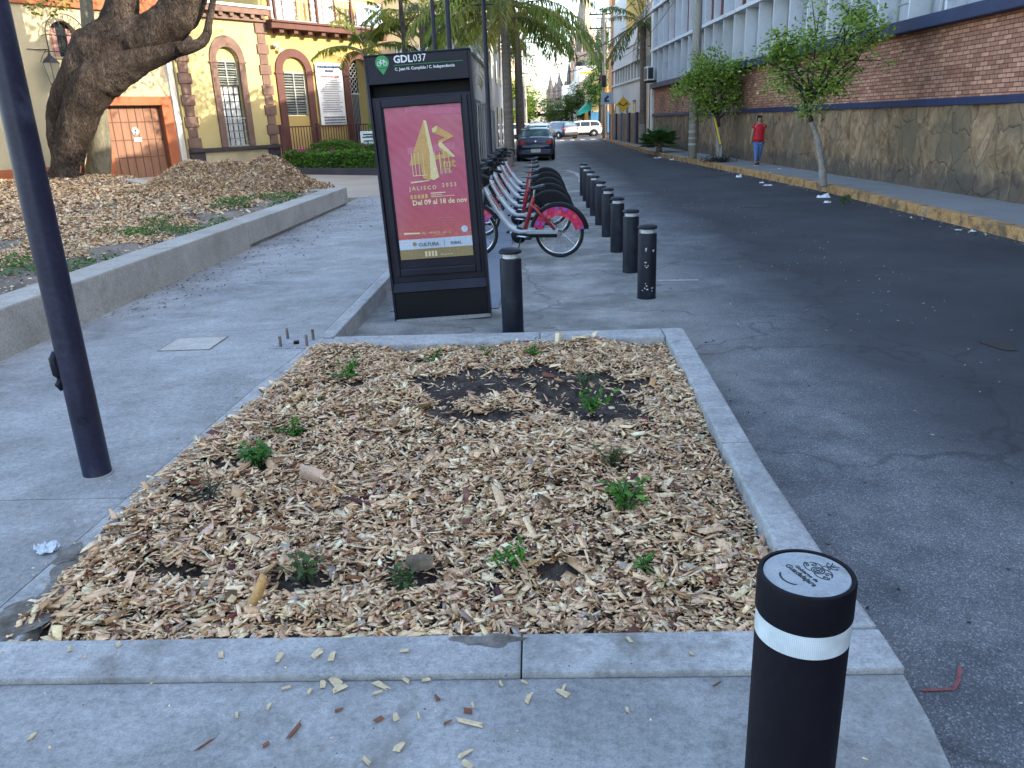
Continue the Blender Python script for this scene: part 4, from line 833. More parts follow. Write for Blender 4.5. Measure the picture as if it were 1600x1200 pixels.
# hedge band from a to b
HA, HB = Vector((-9.9, 31.25, .15)), Vector((-3.6, 26.65, .15)); hd = (HB-HA).normalized(); hn = Vector((-hd.y, hd.x, 0))
if hn.y < 0: hn = -hn
he = empty('flowering_hedge', HA, 0, 'clipped green hedge with magenta flowers in front of the picket railing', 'hedge')
m = MB(); Lh = (HB-HA).length; kk = math.atan2(hd.y, hd.x)
c_ = HA.lerp(HB, .5); m.box(c_.x, c_.y, .27, Lh, .14, .24, kk); m.build('kerb_edge', K['darkstone'], he, bevel=.01, world=True)
def hpt(u, v, z): return np.array(HA)[None]+np.outer(u, np.array(hd))+np.outer(v, np.array(hn))+np.outer(z, [0, 0, 1])
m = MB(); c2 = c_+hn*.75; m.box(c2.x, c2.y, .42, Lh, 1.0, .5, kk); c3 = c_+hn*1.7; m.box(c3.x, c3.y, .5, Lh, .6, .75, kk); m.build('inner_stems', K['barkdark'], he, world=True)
n = 15000; u = RG.uniform(0, Lh, n); side = RG.uniform(0, 1, n) < .5
v = np.where(side, .14+RG.uniform(-.05, .12, n)+.05*np.sin(u*3), RG.uniform(.1, 1.4, n)); z = np.where(side, RG.uniform(.05, .74, n), .70+.05*np.sin(u*2.2)+.06*np.sin(u*7)+RG.normal(0, .035, n))
P1 = hpt(u, v, z); n2 = 7000; u = RG.uniform(0, Lh, n2); v = RG.uniform(1.35, 2.1, n2); z = np.where(v < 1.5, RG.uniform(.6, 1.0, n2), .95+.1*np.sin(u*1.4)+RG.normal(0, .06, n2)); P2 = hpt(u, v, z)
leaf_mesh('foliage', np.concatenate([P1, P2]), .10, [(.07, .17, .02), (.11, .24, .02), (.045, .10, .02), (.10, .16, .05)], K['leaf'], he, tuple(HA), elong=1.7)
n = 20; cu_ = RG.uniform(.2, Lh, n); P_ = []
for a in cu_:
    k = random.randint(8, 22); b0 = hpt(np.full(k, a)+RG.normal(0, .09, k), np.full(k, RG.choice([.1, .4, 1.4]))+RG.normal(0, .05, k), np.full(k, RG.uniform(.45, .95))+RG.normal(0, .06, k)); P_.append(b0)
leaf_mesh('flowers', np.concatenate(P_), .085, [(.50, .09, .30), (.62, .16, .36), (.45, .12, .20)], K['leaf'], he, tuple(HA), elong=1.3)
# ================================================================== PALMS
def frond_geo(base, az, el, Ln, droop, ll, n=46, width=.03, curl=0):
    """rachis points plus leaflet quads (queen-palm frond)"""
    p = np.array(base, float); d = np.array([math.cos(az)*math.cos(el), math.sin(az)*math.cos(el), math.sin(el)]); st = Ln/n; R_ = []; V = []; F = []
    sde0 = np.array([-math.sin(az), math.cos(az), 0])
    for i in range(n):
        R_.append(p.copy()); f = i/n
        if f > .14:
            l = ll*(math.sin(min(1, (f-.08)*1.5)*math.pi*.5))*(1-.55*max(0, f-.5)*2)
            for sg_ in (-1, 1):
                dd = sde0*sg_*.75+d*.45+np.array([0, 0, RG.uniform(-.2, .25)-.25])+RG.normal(0, .13, 3); dd /= np.linalg.norm(dd)
                wv = np.cross(dd, [0, 0, 1]); wv = wv/(np.linalg.norm(wv)+1e-6)*width*.5
                q1 = p+dd*l*.5; q2 = p+dd*l*.85+np.array([0, 0, -l*.42]); b = len(V); V += [p-wv*.5, p+wv*.5, q1+wv, q1-wv, q2]; F += [(b, b+1, b+2, b+3), (b+3, b+2, b+4, b+4)]
        p = p+d*st; d = d+np.array([0, 0, -droop*st*(.35+f)]); d /= np.linalg.norm(d)
    return R_, V, F
def palm(name_lab, base, h, tr_, nf, fl, ll, seedv, cat='palm', lean=(0, 0), cols=((.15, .20, .04), (.24, .26, .06), (.09, .14, .04), (.28, .25, .06)), dead=4, up=(-.15, 1.25), dr=(.35, .6), ringed=True, lw=.06):
    r = empty('palm_tree', base, 0, name_lab, cat); m = MB(); top = Vector((lean[0], lean[1], h)); nseg = 40; P_, R_ = [], []
    for i in range(nseg+1):
        f = i/nseg; P_.append(Vector((lean[0]*f*f, lean[1]*f*f, h*f))); R_.append(tr_*(1.15-.3*f)*(1+(.05 if i % 2 else 0)))
    m.tube(P_, R_, 14); m.build('trunk', K['palmbark'], r, smooth=False)
    m = MB(); V = []; F = []; stm = MB(); cc = []
    for k in range(nf):
        az = k*2.4+RG.uniform(-.3, .3); f = k/nf; el = up[0]+(up[1]-up[0])*RG.uniform(0, 1)
        b0 = top+Vector((math.cos(az)*tr_*.7, math.sin(az)*tr_*.7, RG.uniform(-.3, .25))); R1, V1, F1 = frond_geo(b0, az, el, fl*RG.uniform(.85, 1.1), RG.uniform(*dr), ll, width=lw)
        b = len(V); V += V1; F += [tuple(b+i for i in q) for q in F1]; tone = np.array(cols[k % len(cols)])*RG.uniform(.85, 1.2); cc += [tone*RG.uniform(.85, 1.15) for _ in V1]
        stm.tube([tuple(x) for x in R1[::4]], [.035*(1-.8*i/9) for i in range(len(R1[::4]))], 5)
    tri = []
    for q in F: tri += [(q[0], q[1], q[2]), (q[0], q[2], q[3])] if q[2] != q[3] else [(q[0], q[1], q[2])]
    cc = np.concatenate([np.clip(np.array(cc), 0, 1), np.ones((len(cc), 1))], 1)
    fast_mesh('fronds', np.array(V), np.array(tri), K['palmleaf'], cc, r)
    stm.build('frond_stems', mat('frond_stem', [(.22, .2, .08), (.32, .28, .13)], .7), r) if 'fs' not in K else stm.build('frond_stems', K['fs'], r)
    if dead:
        dm = MB()
        for k in range(dead*3):
            az = k*2.1; b0 = top+Vector((math.cos(az)*tr_, math.sin(az)*tr_, RG.uniform(-.5, .2)))
            l = RG.uniform(.6, 2.2); dm.tube([b0+Vector((0, 0, .3)), b0+Vector((math.cos(az)*.22, math.sin(az)*.22, -.1)), b0+Vector((math.cos(az)*.3, math.sin(az)*.3, -l))], [.05, .035, .012], 5, flat=.5)
        dm.build('dry_sheaths', K['drysheath'], r)
    return r
K['fs'] = mat('frond_stem', [(.24, .22, .08), (.34, .30, .13)], .7); K['drysheath'] = mat('dry_sheath', [(.20, .13, .08), (.33, .25, .17)], .9, 3, .3, 30, .4)
palm('nearest street palm with a thick ringed grey trunk behind the parked bicycles', (-1.02, 30, .15), 5.3, .15, 54, 3.75, .75, 1, lean=(.0, 0), dead=7, up=(-.1, 1.35), dr=(.42, .75))
palm('second street palm with hanging dry fronds just behind the first', (-1.25, 40.5, .15), 6.2, .13, 34, 3.8, .7, 2, dead=7, dr=(.42, .75), cols=((.14, .18, .03), (.2, .22, .04), (.08, .12, .03)))
palm('third street palm behind the dark sedan', (-.9, 45, .15), 6.4, .19, 26, 3.4, .6, 3, cols=((.2, .24, .03), (.26, .28, .04), (.12, .16, .03)), dead=6)
palm('fourth street palm lit yellow green far down the left kerb', (-1.0, 56, .15), 6.4, .19, 24, 3.4, .6, 4, cols=((.2, .24, .03), (.26, .28, .04), (.12, .16, .03)), dead=5)
for i, (x, y, h) in enumerate(((-6.6, 33.0, 4.5), (-5.3, 34.6, 5.2), (-4.4, 33.4, 5.6))):
    palm(('short slender palm leaning over the balcony corner', 'slender palm behind the top left corner of the totem', 'slender palm behind the middle of the totem')[i], (x, y, .15), h, .085, 15, 2.3, .5, 5+i, dead=0, up=(.0, 1.35), dr=(.5, .9), cols=((.13, .18, .03), (.22, .25, .04), (.08, .13, .03)), lw=.06)
def fan_leaf(m, base, az, el, pl, rad_, n=16):
    d = Vector((math.cos(az)*math.cos(el), math.sin(az)*math.cos(el), math.sin(el))); c = base+d*pl; s_ = Vector((-math.sin(az), math.cos(az), 0)); up_ = d.cross(s_)
    for k in range(n):
        a = rad(-115+230*k/(n-1)); a2 = a+rad(230/(n-1))*.35; dd = d*math.cos(a)+s_*math.sin(a); e = c+dd*rad_*RG.uniform(.85, 1.05)+Vector((0, 0, -.12*rad_)); s2 = (d*math.cos(a+1.57)+s_*math.sin(a+1.57))*rad_*.085
        mid = c+dd*rad_*.55; m.add([c, mid-s2, e, mid+s2], [(0, 1, 2, 3)])
    return c
def fan_palm(lab, base, h, n, pl, rl, tr_, colr):
    r = empty('fan_palm', base, 0, lab, 'palm'); m = MB(); m.tube([(0, 0, 0), (0, 0, h)], [tr_*1.2, tr_], 12); m.build('trunk', K['palmbark'], r)
    m = MB(); st = MB()
    for k in range(n):
        az = k*2.4; el = RG.uniform(-.2, 1.3); b0 = Vector((0, 0, h)); c = fan_leaf(m, b0, az, el, pl*RG.uniform(.7, 1.1), rl); st.tube([b0, c], [.018, .01], 5)
    mt = mat('fan_leaf', [tuple(c*.7 for c in colr), colr, tuple(c*1.3 for c in colr)], .5, 3); m.build('fronds', mt, r); st.build('frond_stems', K['fs'], r); return r
fan_palm('small fan palm growing at the yellow kerb near the end of the stone wall', G(1030, 238, .15), .35, 26, .5, .62, .12, (.06, .12, .03))
fan_palm('fan palm with bright green leaves peeping out left of the totem', (-5.55, 30.2, .15), 1.3, 12, .5, .5, .08, (.10, .22, .02))
# lamp posts in the square and along the street
def street_lamp(lab, x, y, h, lan=True):
    r = empty('street_lamp', (x, y, .15), 0, lab, 'street lamp'); m = MB(); m.lathe([(.11, 0), (.11, .5), (.065, .6), (.055, h)], n=14); m.build('pole', K['navy'], r, smooth=True, autos=40)
    m = MB(); m.lathe([(.02, h), (.14, h+.05), (.14, h+.1), (.05, h+.15)], n=12); m.tube([(-.25, 0, h-.1), (.25, 0, h-.1)], .015, 6); m.build('collar', K['navy'], r)
    m = MB(); m.lathe([(.08, h+.15), (.17, h+.55), (.17, h+.6)], n=8); m.build('lantern_glass', K['glass'], r)
    m = MB(); m.lathe([(.24, h+.6), (.2, h+.68), (.03, h+.85)], n=12); m.build('lantern_cap', K['navy'], r); return r
street_lamp('dark lamp post rising behind the right edge of the totem', at(766, 240, 22.5).x, 22.5, 4.6)
street_lamp('dark lamp post seen over the middle of the totem', at(690, 240, 24).x, 24.0, 6.6)
street_lamp('dark lamp post beside the other one above the totem', at(712, 240, 20).x, 20.0, 6.6)
# ================================================================== TOTEM
kb = G(621, 496, 0); kz = rad(1.5)
to = empty('bike_share_totem', (-.93, 7.35, .0), 0, 'tall navy bicycle-share totem with a magenta poster beside the cycle bay', 'totem')
to.rotation_euler = (rad(0), rad(-1.9), rad(2.0)); C.view_layer.update(); KM = to.matrix_basis.copy(); KMi = KM.inverted()
def kp(px, py, y=-.13):
    d = Vector(ray(px, py)); o_ = KMi @ Vector((0, 0, CAMH)); dl = (KMi.to_3x3() @ d); t = (y-o_.y)/dl.y; p = o_+dl*t; return p.x, p.z
W2 = .455
# folded sheet body: side cheeks, header, poster box, recessed gap, sloping lower lip, base
m = MB()
for s_ in (-1, 1): m.plate([(s_*W2, .0), (s_*(W2-.022), .0), (s_*(W2-.022), 2.33), (s_*W2, 2.33)][::1], -.135, .135)
m.b2(-W2+.022, W2-.022, .09, .12, .02, 2.33); m.build('side_panel', K['navy'], to, bevel=.004)
m = MB(); m.b2(-W2-.002, W2+.002, -.142, .14, 2.33, 2.345); m.b2(-W2+.0225, W2-.0225, -.138, .08, 2.105, 2.328); m.build('header_panel', K['navy'], to, bevel=.004)
B(-W2+.0225, W2-.0225, .03, .08, 2.0, 2.10).build('recess', K['black'], to)
m = MB(); m.b2(-W2+.0225, W2-.0225, -.105, .08, .37, 2.0); m.build('poster_box', K['navy'], to, bevel=.006)
m = MB(); m.b2(-.40, -.352, -.132, -.106, .43, 1.98).b2(.352, .40, -.132, -.106, .43, 1.98).b2(-.352, .352, -.132, -.106, .43, .50).b2(-.352, .352, -.132, -.106, 1.91, 1.98); m.build('poster_frame', K['navy'], to, bevel=.01)
m = MB(); m.add([(-W2+.0225, -.105, .37), (W2-.0225, -.105, .37), (W2-.0225, -.150, .29), (-W2+.0225, -.150, .29), (W2-.0225, -.13, .28), (-W2+.0225, -.13, .28), (-W2+.0225, 0, .37), (W2-.0225, 0, .37), (-W2+.0225, 0, .28), (W2-.0225, 0, .28)], [(0, 1, 2, 3), (3, 2, 4, 5), (0, 3, 5, 8, 6), (1, 7, 9, 4, 2)]); m.build('lower_lip', K['navy'], to)
m = MB(); m.b2(-W2+.0225, W2-.0225, -.125, .08, .03, .279); m.build('base_panel', K['black'], to, bevel=.004)
m = MB(); m.prism([(-.44, -.17), (.1, -.17), (.45, -.145), (.45, .15), (-.44, .15)], .0, .028); m.build('footing', K['concrete'], to)
# poster
q = [kp(601, 156), kp(741, 150), kp(757, 398), kp(630, 406)]
pw0, pw1 = (q[0][0]+q[3][0])/2, (q[1][0]+q[2][0])/2; pz1 = (q[0][1]+q[1][1])/2; pz0 = (q[2][1]+q[3][1])/2
pw0, pw1 = -.335, .335
def poster_mat():
    m, t, b = newmat('poster_print'); v = coords(t); wv = N(t, 'TexWave'); wv.inputs['Scale'].default_value = 5.5; wv.inputs['Distortion'].default_value = 3; wv.bands_direction = 'DIAGONAL'; L(t, v, wv.inputs['Vector'])
    c = ramp(t, wv.outputs['Fac'], [(.33, .022, .07), (.40, .04, .10)], .3, .7); c = mixc(t, ramp(t, noise(t, v, 2.5), [(0,)*3, (1,)*3]), c, (.42, .05, .12)); sx = N(t, 'SeparateXYZ'); L(t, v, sx.inputs[0]); g_ = mathn(t, 'DIVIDE', mathn(t, 'SUBTRACT', 1.25, sx.outputs[2]), .75, True); c = mixc(t, mathn(t, 'MULTIPLY', g_, .8), c, (.46, .11, .06)); hz_ = mathn(t, 'MULTIPLY', mathn(t, 'DIVIDE', mathn(t, 'SUBTRACT', .95, sx.outputs[2]), .25, True), ramp(t, noise(t, coords(t, (1, 1, 2)), 30, 5, .7), [(0,)*3, (1,)*3], .52, .62)); c = mixc(t, mathn(t, 'MULTIPLY', hz_, .6), c, (.62, .28, .13)); c = mixc(t, ramp(t, noise(t, v, 1.6, 5), [(0,)*3, (.22,)*3], .45, .7), c, (.55, .32, .36))
    L(t, c, b.inputs['Base Color']); bump(t, b, noise(t, coords(t, (1, 1, .5)), 7, 4), .25, .02); b.inputs['Roughness'].default_value = .4; b.inputs['Coat Weight'].default_value = .6; b.inputs['Coat Roughness'].default_value = .2
    return m
po = B(pw0, pw1, -.112, -.108, pz0, pz1).build('poster', poster_mat(), to)
fx = lambda f: pw0+(pw1-pw0)*f
fz = lambda f: pz1-(pz1-pz0)*float(np.interp(f, [0, .09, .155, .41, .655, .685, .705, .733, .79, .84, .868, .915, .957, .965, .99, 1, 1.01], [0, .075, .127, .33, .50, .555, .585, .61, .65, .74, .76, .87, .918, .935, .985, 1, 1.004]))
K['gold'] = mat('gold_print', [(.50, .28, .09), (.62, .38, .15)], .6, 6); K['goldlight'] = mat('light_gold_print', [(.66, .52, .26), (.72, .6, .34)], .6, 6); K['pink'] = mat('pink_print', [(.48, .12, .20), (.55, .17, .24)], .5, 5); K['cream'] = mat('cream_print', (.72, .58, .36), .6); K['bottomgold'] = mat('dark_gold_print', (.27, .20, .09), .6); K['greyprint'] = mat('grey_blue_print', (.46, .52, .6), .5)
def flat(polys, mt, y, name='print'):
    mm = MB()
    for P_ in polys: mm.plate([(fx(a), fz(b)) for a, b in P_], y-.001, y)
    return mm.build(name, mt, po)
flat([[(.27, .0), (.50, .0), (.50, .085), (.27, .095)], [(.58, .055), (1, .085), (1, .125), (.58, .115)], [(.25, .36), (.88, .34), (.88, .395), (.25, .41)]], K['pink'], -.1135)
flat([[(.33, .005), (.36, .005), (.36, .045), (.45, .045), (.45, .055), (.33, .055)]], K['goldlight'], -.1155)
flat([[(.50, .155), (.25, .51), (.40, .50), (.42, .63), (.52, .655), (.535, .30)]], K['gold'], -.1155, 'emblem')
flat([[(.50, .155), (.535, .165), (.635, .63), (.56, .655), (.52, .64), (.535, .40)]], K['goldlight'], -.117, 'emblem')
flat([[(.60, .225), (.665, .205), (.88, .295), (.71, .335), (.87, .455), (.60, .475), (.59, .435), (.71, .43), (.66, .35), (.67, .32), (.76, .30), (.60, .255)]], K['gold'], -.1155, 'emblem')
flat([[(.60, .225), (.665, .205), (.66, .245), (.60, .255)], [(.66, .345), (.74, .315), (.71, .335), (.87, .455), (.84, .46), (.67, .365)]], K['goldlight'], -.117, 'emblem')
flat([[(x, .40+.02*(i % 2)), (x+.008, .40), (x+.008, .60), (x, .60)] for i, x in enumerate((.29, .33, .38, .44, .60, .66, .72, .78))]+[[(.29, .60), (.48, .60), (.48, .607), (.29, .607)], [(.25, .655), (.50, .65), (.50, .656), (.25, .661)]], K['goldlight'], -.1185)
def ptext(s, f0, f1, size, mt, al='LEFT', bold=0, sx=1.0, y=-.1155): return text(s, size, Matrix.Translation((fx(f0), y, fz(f1))) @ RX, mt, po, 'lettering', .0006, al, bold, sx)
ptext('imt', .66, .545, .105, K['gold'], bold=.003)
ptext('MUESTRA', .66, .568, .019, K['cream']); ptext('NACIONAL', .66, .585, .019, K['cream']); ptext('DE TEATRO', .66, .602, .019, K['cream'])
ptext('J A L I S C O', .22, .685, .046, K['goldlight'], bold=.001); ptext('2 0 2 3', .66, .68, .046, K['goldlight'], bold=.001)
flat([[(.22+i*.05, .705), (.255+i*.05, .704), (.255+i*.05, .732), (.22+i*.05, .733)] for i in range(5)], K['gold'], -.1155)
flat([[(.50, .70+j*.012), (.50+w_, .70+j*.012), (.50+w_, .704+j*.012), (.50, .704+j*.012)] for j, w_ in enumerate((.2, .15, .32))], K['cream'], -.1155)
ptext('Del 09 al 18 de nov', .24, .79, .062, K['cream'], bold=.0015)
flat([[(.56, .84), (.78, .842), (.78, .848), (.56, .846)], [(.56, .862), (.80, .864), (.80, .868), (.56, .867)]], K['pink'], -.1155)
flat([[(.08, .895), (.30, .897), (.30, .901), (.08, .90)]], K['cream'], -.1155)
ptext('MX · MÉXICO · LA · C', .32, .903, .028, K['cream'])
mm = MB(); mm.lathe([(.0, 0), (.028, 0), (.03, .001)], n=20, M=Matrix.Translation((fx(.91), -.117, fz(.895))) @ Matrix.Rotation(rad(90), 4, 'X')); mm.build('round_sticker', K['greyprint'], po)
flat([[(0, .955-.04), (1, .915), (1, 1.0), (0, 1.0)]], K['greyprint'], -.1145); flat([[(0, .965), (1, .965), (1, 1.001), (0, 1.001)]], K['bottomgold'], -.1165)
ptext('CULTURA', .26, .957, .042, K['inkgrey'], bold=.0012, y=-.118); ptext('INBAL', .70, .957, .038, K['inkgrey'], bold=.0006, y=-.118); flat([[(.615, .925), (.62, .925), (.62, .962), (.615, .962)]], K['inkgrey'], -.118)
mm = MB(); mm.lathe([(.0, 0), (.017, 0), (.018, .001)], n=16, M=Matrix.Translation((fx(.21), -.1185, fz(.942))) @ Matrix.Rotation(rad(90), 4, 'X')); mm.build('seal', K['bottomgold'], po)
flat([[(.34+i*.045, .974), (.37+i*.045, .974), (.37+i*.045, .992), (.34+i*.045, .992)] for i in range(4)], K['cream'], -.1185); ptext('inba.gob.mx', .55, .990, .024, K['cream'], y=-.1185)
# wrinkled transparent film is skipped over print; glossy streaks come from the coat. header lettering
K['signwhite'] = mat('sign_white', (.75, .76, .76), .5); K['signgreen'] = mat('sign_green', [(.03, .24, .07), (.05, .32, .10)], .5, 6)
hx, hz = kp(597, 98, -.138)
mm = MB(); n = 22; pts = [(hx+.058*math.cos(a), hz+.058*math.sin(a)) for a in np.linspace(rad(-35), rad(215), n)]+[(hx, hz-.098)]; mm.plate(pts, -.1415, -.1385); gm = mm.build('pin_emblem', K['signgreen'], to)
mm = MB(); mm.b2(hx-.04, hx+.04, -.1425, -.1418, hz-.047, hz-.043); mm.build('pin_line', K['navy'], gm)
mm = MB()
for dx in (-.026, .026): mm.torus((hx+dx, -.1425, hz-.008), .016, .0028, n=18, m=4)
for a, b_ in (((-.026, -.008), (-.006, .018)), ((-.006, .018), (.02, .016)), ((.02, .016), (.026, -.008)), ((-.006, -.008), (-.012, .02)), ((-.006, -.008), (.02, .016)), ((-.026, -.008), (-.006, -.008)), ((.02, .016), (.018, .026)), ((-.016, .026), (-.006, .026)), ((-.012, .02), (-.012, .028))): mm.tube([(hx+a[0], -.1425, hz+a[1]), (hx+b_[0], -.1425, hz+b_[1])], .0022, 4)
mm.build('bicycle_icon', K['signwhite'], gm)
tx, tz = kp(615, 98.5, -.1385); tx2, tz2 = kp(616, 110, -.1385)
def ktext(s, x, z, size, mt, bold=0, sx=1.0): return text(s, size, Matrix.Translation((x, -.1395, z)) @ RX, mt, to, 'lettering', .0008, 'LEFT', bold, sx)
t1 = ktext('GDL', tx, tz, .082, K['signwhite'], .0022); ktext('037', tx+.168, tz, .082, K['signwhite'], 0, .92)
ktext('C. Juan N. Cumplido / C. Independencia', tx+.004, tz-.062, .034, K['signwhite'], .0006, .93)
B(tx, tx+.59, -.1405, -.1385, tz-.022, tz-.018).build('green_line', K['signgreen'], to)
# clear vinyl wrap around the poster, peeling with soft folds
# ================================================================== BOLLARDS
K['neck'] = mat('neck_reflective', [(.5, .5, .48), (.68, .68, .66)], .5, 30, .2, 80, .1)
def bollard(lab, x, y, first=None, h=.74, seed=0):
    r = empty('bollard', (x, y, 0), random.uniform(0, 6.28), lab, 'bollard', 'navy bollards lining the cycle bay')
    if first is None:
        m = MB(); m.lathe([(.098, 0), (.098, .003), (.093, .006), (.093, .64), (.089, .65), (.06, .655)], n=40); m.build('post', K['bollard'], r, smooth=True, autos=35)
        m = MB(); m.lathe([(.066, .650), (.066, .69)], n=32); m.build('neck', K['neck'], r, smooth=True, autos=35)
        m = MB(); m.lathe([(.05, .686), (.094, .696), (.098, .706), (.096, .716), (.075, .732), (.03, .742), (1e-5, .744)], n=40); m.build('cap', K['bollard'], r, smooth=True, autos=50)
    else:
        for ch in first.children: c = ch.copy(); col.objects.link(c); c.parent = r
    return r
b0 = bollard('scuffed navy bollard with a pale neck right beside the totem at the bed kerb', -.25, 6.66)
BL = [(1.07, 7.9), (1.07, 9.33), (1.06, 10.85), (1.06, 12.35), (1.06, 13.8), (1.06, 15.2), (1.07, 16.6), (1.08, 18.0), (1.09, 19.4)]
ordn = ['first and nearest bollard of the kerbside row, scraped with white marks', 'second bollard of the row along the road, counted from the camera', 'third bollard of the row along the road, counted from the camera', 'fourth bollard of the row along the road, counted from the camera', 'fifth and middle bollard of the row along the road', 'sixth bollard of the row along the road, fourth from its far end', 'third bollard from the far end of the row along the road', 'last but one bollard at the far end of the row', 'farthest bollard of the row along the road']
for i, (x, y) in enumerate(BL):
    bb = bollard(ordn[i], x, y, b0)
    if i == 0:
        m = MB()
        for k in range(16): 
            a = -1.57-bb.rotation_euler[2]+random.gauss(0, .3); z = random.choice((.33, .36, .48, .52, .47, .15, .1))+random.gauss(0, .015); w_ = random.uniform(.004, .016)
            c = Vector((.0938*math.cos(a), .0938*math.sin(a), z)); s_ = Vector((-math.sin(a), math.cos(a), 0)); m.add([c-s_*w_, c-s_*w_*.3+Vector((0, 0, -.006)), c+s_*w_+Vector((0, 0, -.001)), c+s_*w_*.2+Vector((0, 0, .007))], [(0, 1, 2, 3)])
        m.build('scrape_marks', K['neck'], bb)
# near bollard
nb = empty('bollard', (.52, 1.40, .15), 0, 'big black bollard with a white reflective band and silver top disc in the near foreground', 'bollard')
K['nearblack'] = mat('matt_black_rubber', [(.004, .003, .006), (.006, .005, .009), (.011, .010, .015)], .66, 3, .3, 60, .06, spec=.18, stain=(.016, .015, .02), sscale=5, stretch=(1, 1, .6))
ht = .715; m = MB(); m.lathe([(.099, 0), (.098, .002), (.093, .004), (.093, ht-.1395), (.0925, ht-.139), (.0925, ht-.087), (.093, ht-.0865), (.0955, ht-.082), (.0955, ht-.006), (.0935, ht), (.0865, ht+.0005), (.0855, ht-.004), (.08, ht-.004)], n=72); m.build('post', K['nearblack'], nb, smooth=True, autos=35)
def band_mat():
    m, t, b = newmat('reflective_band'); v = coords(t); sx = N(t, 'SeparateXYZ'); L(t, v, sx.inputs[0]); an = mathn(t, 'MULTIPLY', mathn(t, 'ARCTAN2', sx.outputs[1], sx.outputs[0]), .093)
    cb = N(t, 'CombineXYZ'); L(t, an, cb.inputs[0]); L(t, sx.outputs[2], cb.inputs[1]); vo = N(t, 'TexVoronoi', feature='DISTANCE_TO_EDGE'); vo.inputs['Scale'].default_value = 260; vo.inputs['Randomness'].default_value = .12; L(t, cb.outputs[0], vo.inputs['Vector'])
    c = ramp(t, vo.outputs['Distance'], [(.42, .45, .46), (.66, .70, .70)], .02, .14); c = mixc(t, 1, c, ramp(t, noise(t, v, 25), [(.82,)*3, (1.05,)*3]), 'MULTIPLY'); L(t, c, b.inputs['Base Color']); b.inputs['Roughness'].default_value = .35; bump(t, b, vo.outputs['Distance'], .3, .001)
    return m
m = MB(); m.lathe([(.0931, ht-.1385), (.0935, ht-.138), (.0935, ht-.088), (.0931, ht-.0875)], n=72); m.build('reflective_band', band_mat(), nb, smooth=True, autos=35)
K['disc'] = mat('silver_sticker', [(.25, .27, .285), (.31, .33, .34), (.35, .37, .38)], .4, 14, .14, 200, .1, stain=(.19, .21, .20), sscale=18)
m = MB(); m.lathe([(1e-5, ht-.002), (.083, ht-.002), (.0845, ht-.004)], n=64); td = m.build('top_disc', K['disc'], nb)
K['engrave'] = mat('engraved_black', (.02, .02, .025), .6)
# local sticker frame: reading direction towards the viewer (-Y), 'up' towards +X, turned a little
SM = Matrix.Translation((0, 0, ht-.0015)) @ Matrix.Rotation(rad(-68), 4, 'Z')
text('Guadalajara', .0185, SM @ Matrix.Translation((0, -.020, 0)), K['engrave'], nb, 'lettering', .0003, 'CENTER', .0003); text('Gobierno de', .0125, SM @ Matrix.Translation((0, -.004, 0)), K['engrave'], nb, 'lettering', .0003, 'CENTER', .0002)
m = MB(); P_ = [SM @ Vector((.034*math.sin(a), -.020-.036*math.cos(a)+.0, 0)) for a in np.linspace(-.85, .85, 16)]; m.tube(P_, [.0008]+[.0022]*14+[.0008], 6, flat=.3); m.build('smile_mark', K['engrave'], nb)
m = MB()
def curl(pts, w_=.0013): m.tube([SM @ Vector((x/1000*1.3, y/1000, 0)) for x, y in pts], w_, 5, flat=.35)
for s_ in (-1, 1):
    sp = [((10+9*math.exp(-t*.32)*math.cos(t))*s_+s_*6, 34+9*math.exp(-t*.22)*math.sin(t)) for t in np.linspace(0, 7.5, 26)]; curl(sp)
    sp = [((6+6*math.exp(-t*.3)*math.cos(t))*s_+s_*14, 22+6*math.exp(-t*.25)*math.sin(t)) for t in np.linspace(0, 7, 22)]; curl(sp)
    curl([(s_*4, 14), (s_*12, 12), (s_*22, 16), (s_*28, 24), (s_*24, 30)]); curl([(s_*7, 45), (s_*14, 46), (s_*20, 42), (s_*24, 36)]); curl([(s_*3, 55), (s_*9, 60), (s_*12, 66), (s_*7, 65)]); curl([(s_*2, 62), (s_*5, 70), (s_*8, 74)])
curl([(10*math.cos(a), 28+12*math.sin(a)) for a in np.linspace(0, 6.3, 24)], .0013); curl([(6*math.cos(a), 28+8*math.sin(a)) for a in np.linspace(0, 6.3, 20)]); curl([(0, 20), (0, 36)]); curl([(-4, 28), (4, 28)]); curl([(-5, 43), (-6, 52), (6, 52), (5, 43), (-5, 43)]); curl([(-4, 56), (0, 60), (4, 56)]); curl([(0, 52), (0, 72)])
m.build('crest', K['engrave'], nb)
# ================================================================== BICYCLES
def wheel(parent, x, R=.33):
    w_ = MB().torus((x, 0, R), R-.022, .022, n=48, m=8).build('wheel', K['rubber'], parent, smooth=True)
    MB().torus((x, 0, R), R-.05, .014, n=48, m=6).build('rim', K['chrome'], w_, smooth=True)
    s_ = MB()
    for k in range(28):
        a = 2*math.pi*k/28; s_.tube([(x+.03*math.cos(a+.5*(-1)**k), .025*(-1)**k, R+.03*math.sin(a+.5*(-1)**k)), (x+(R-.05)*math.cos(a), 0, R+(R-.05)*math.sin(a))], .0014, 4, False)
    s_.build('spokes', K['chrome'], w_); MB().tube([(x, -.055, R), (x, -.03, R), (x, .03, R), (x, .055, R)], [.03, .045, .045, .03], 14).build('hub', K['chrome'], w_)
    m = MB(); 
    for k in (0, 1): a = -.35+k*.12; m.box(x+(R-.1)*math.cos(a), -.012, R+(R-.1)*math.sin(a), .02, .008, .035)
    m.build('reflector', K['white'], w_)
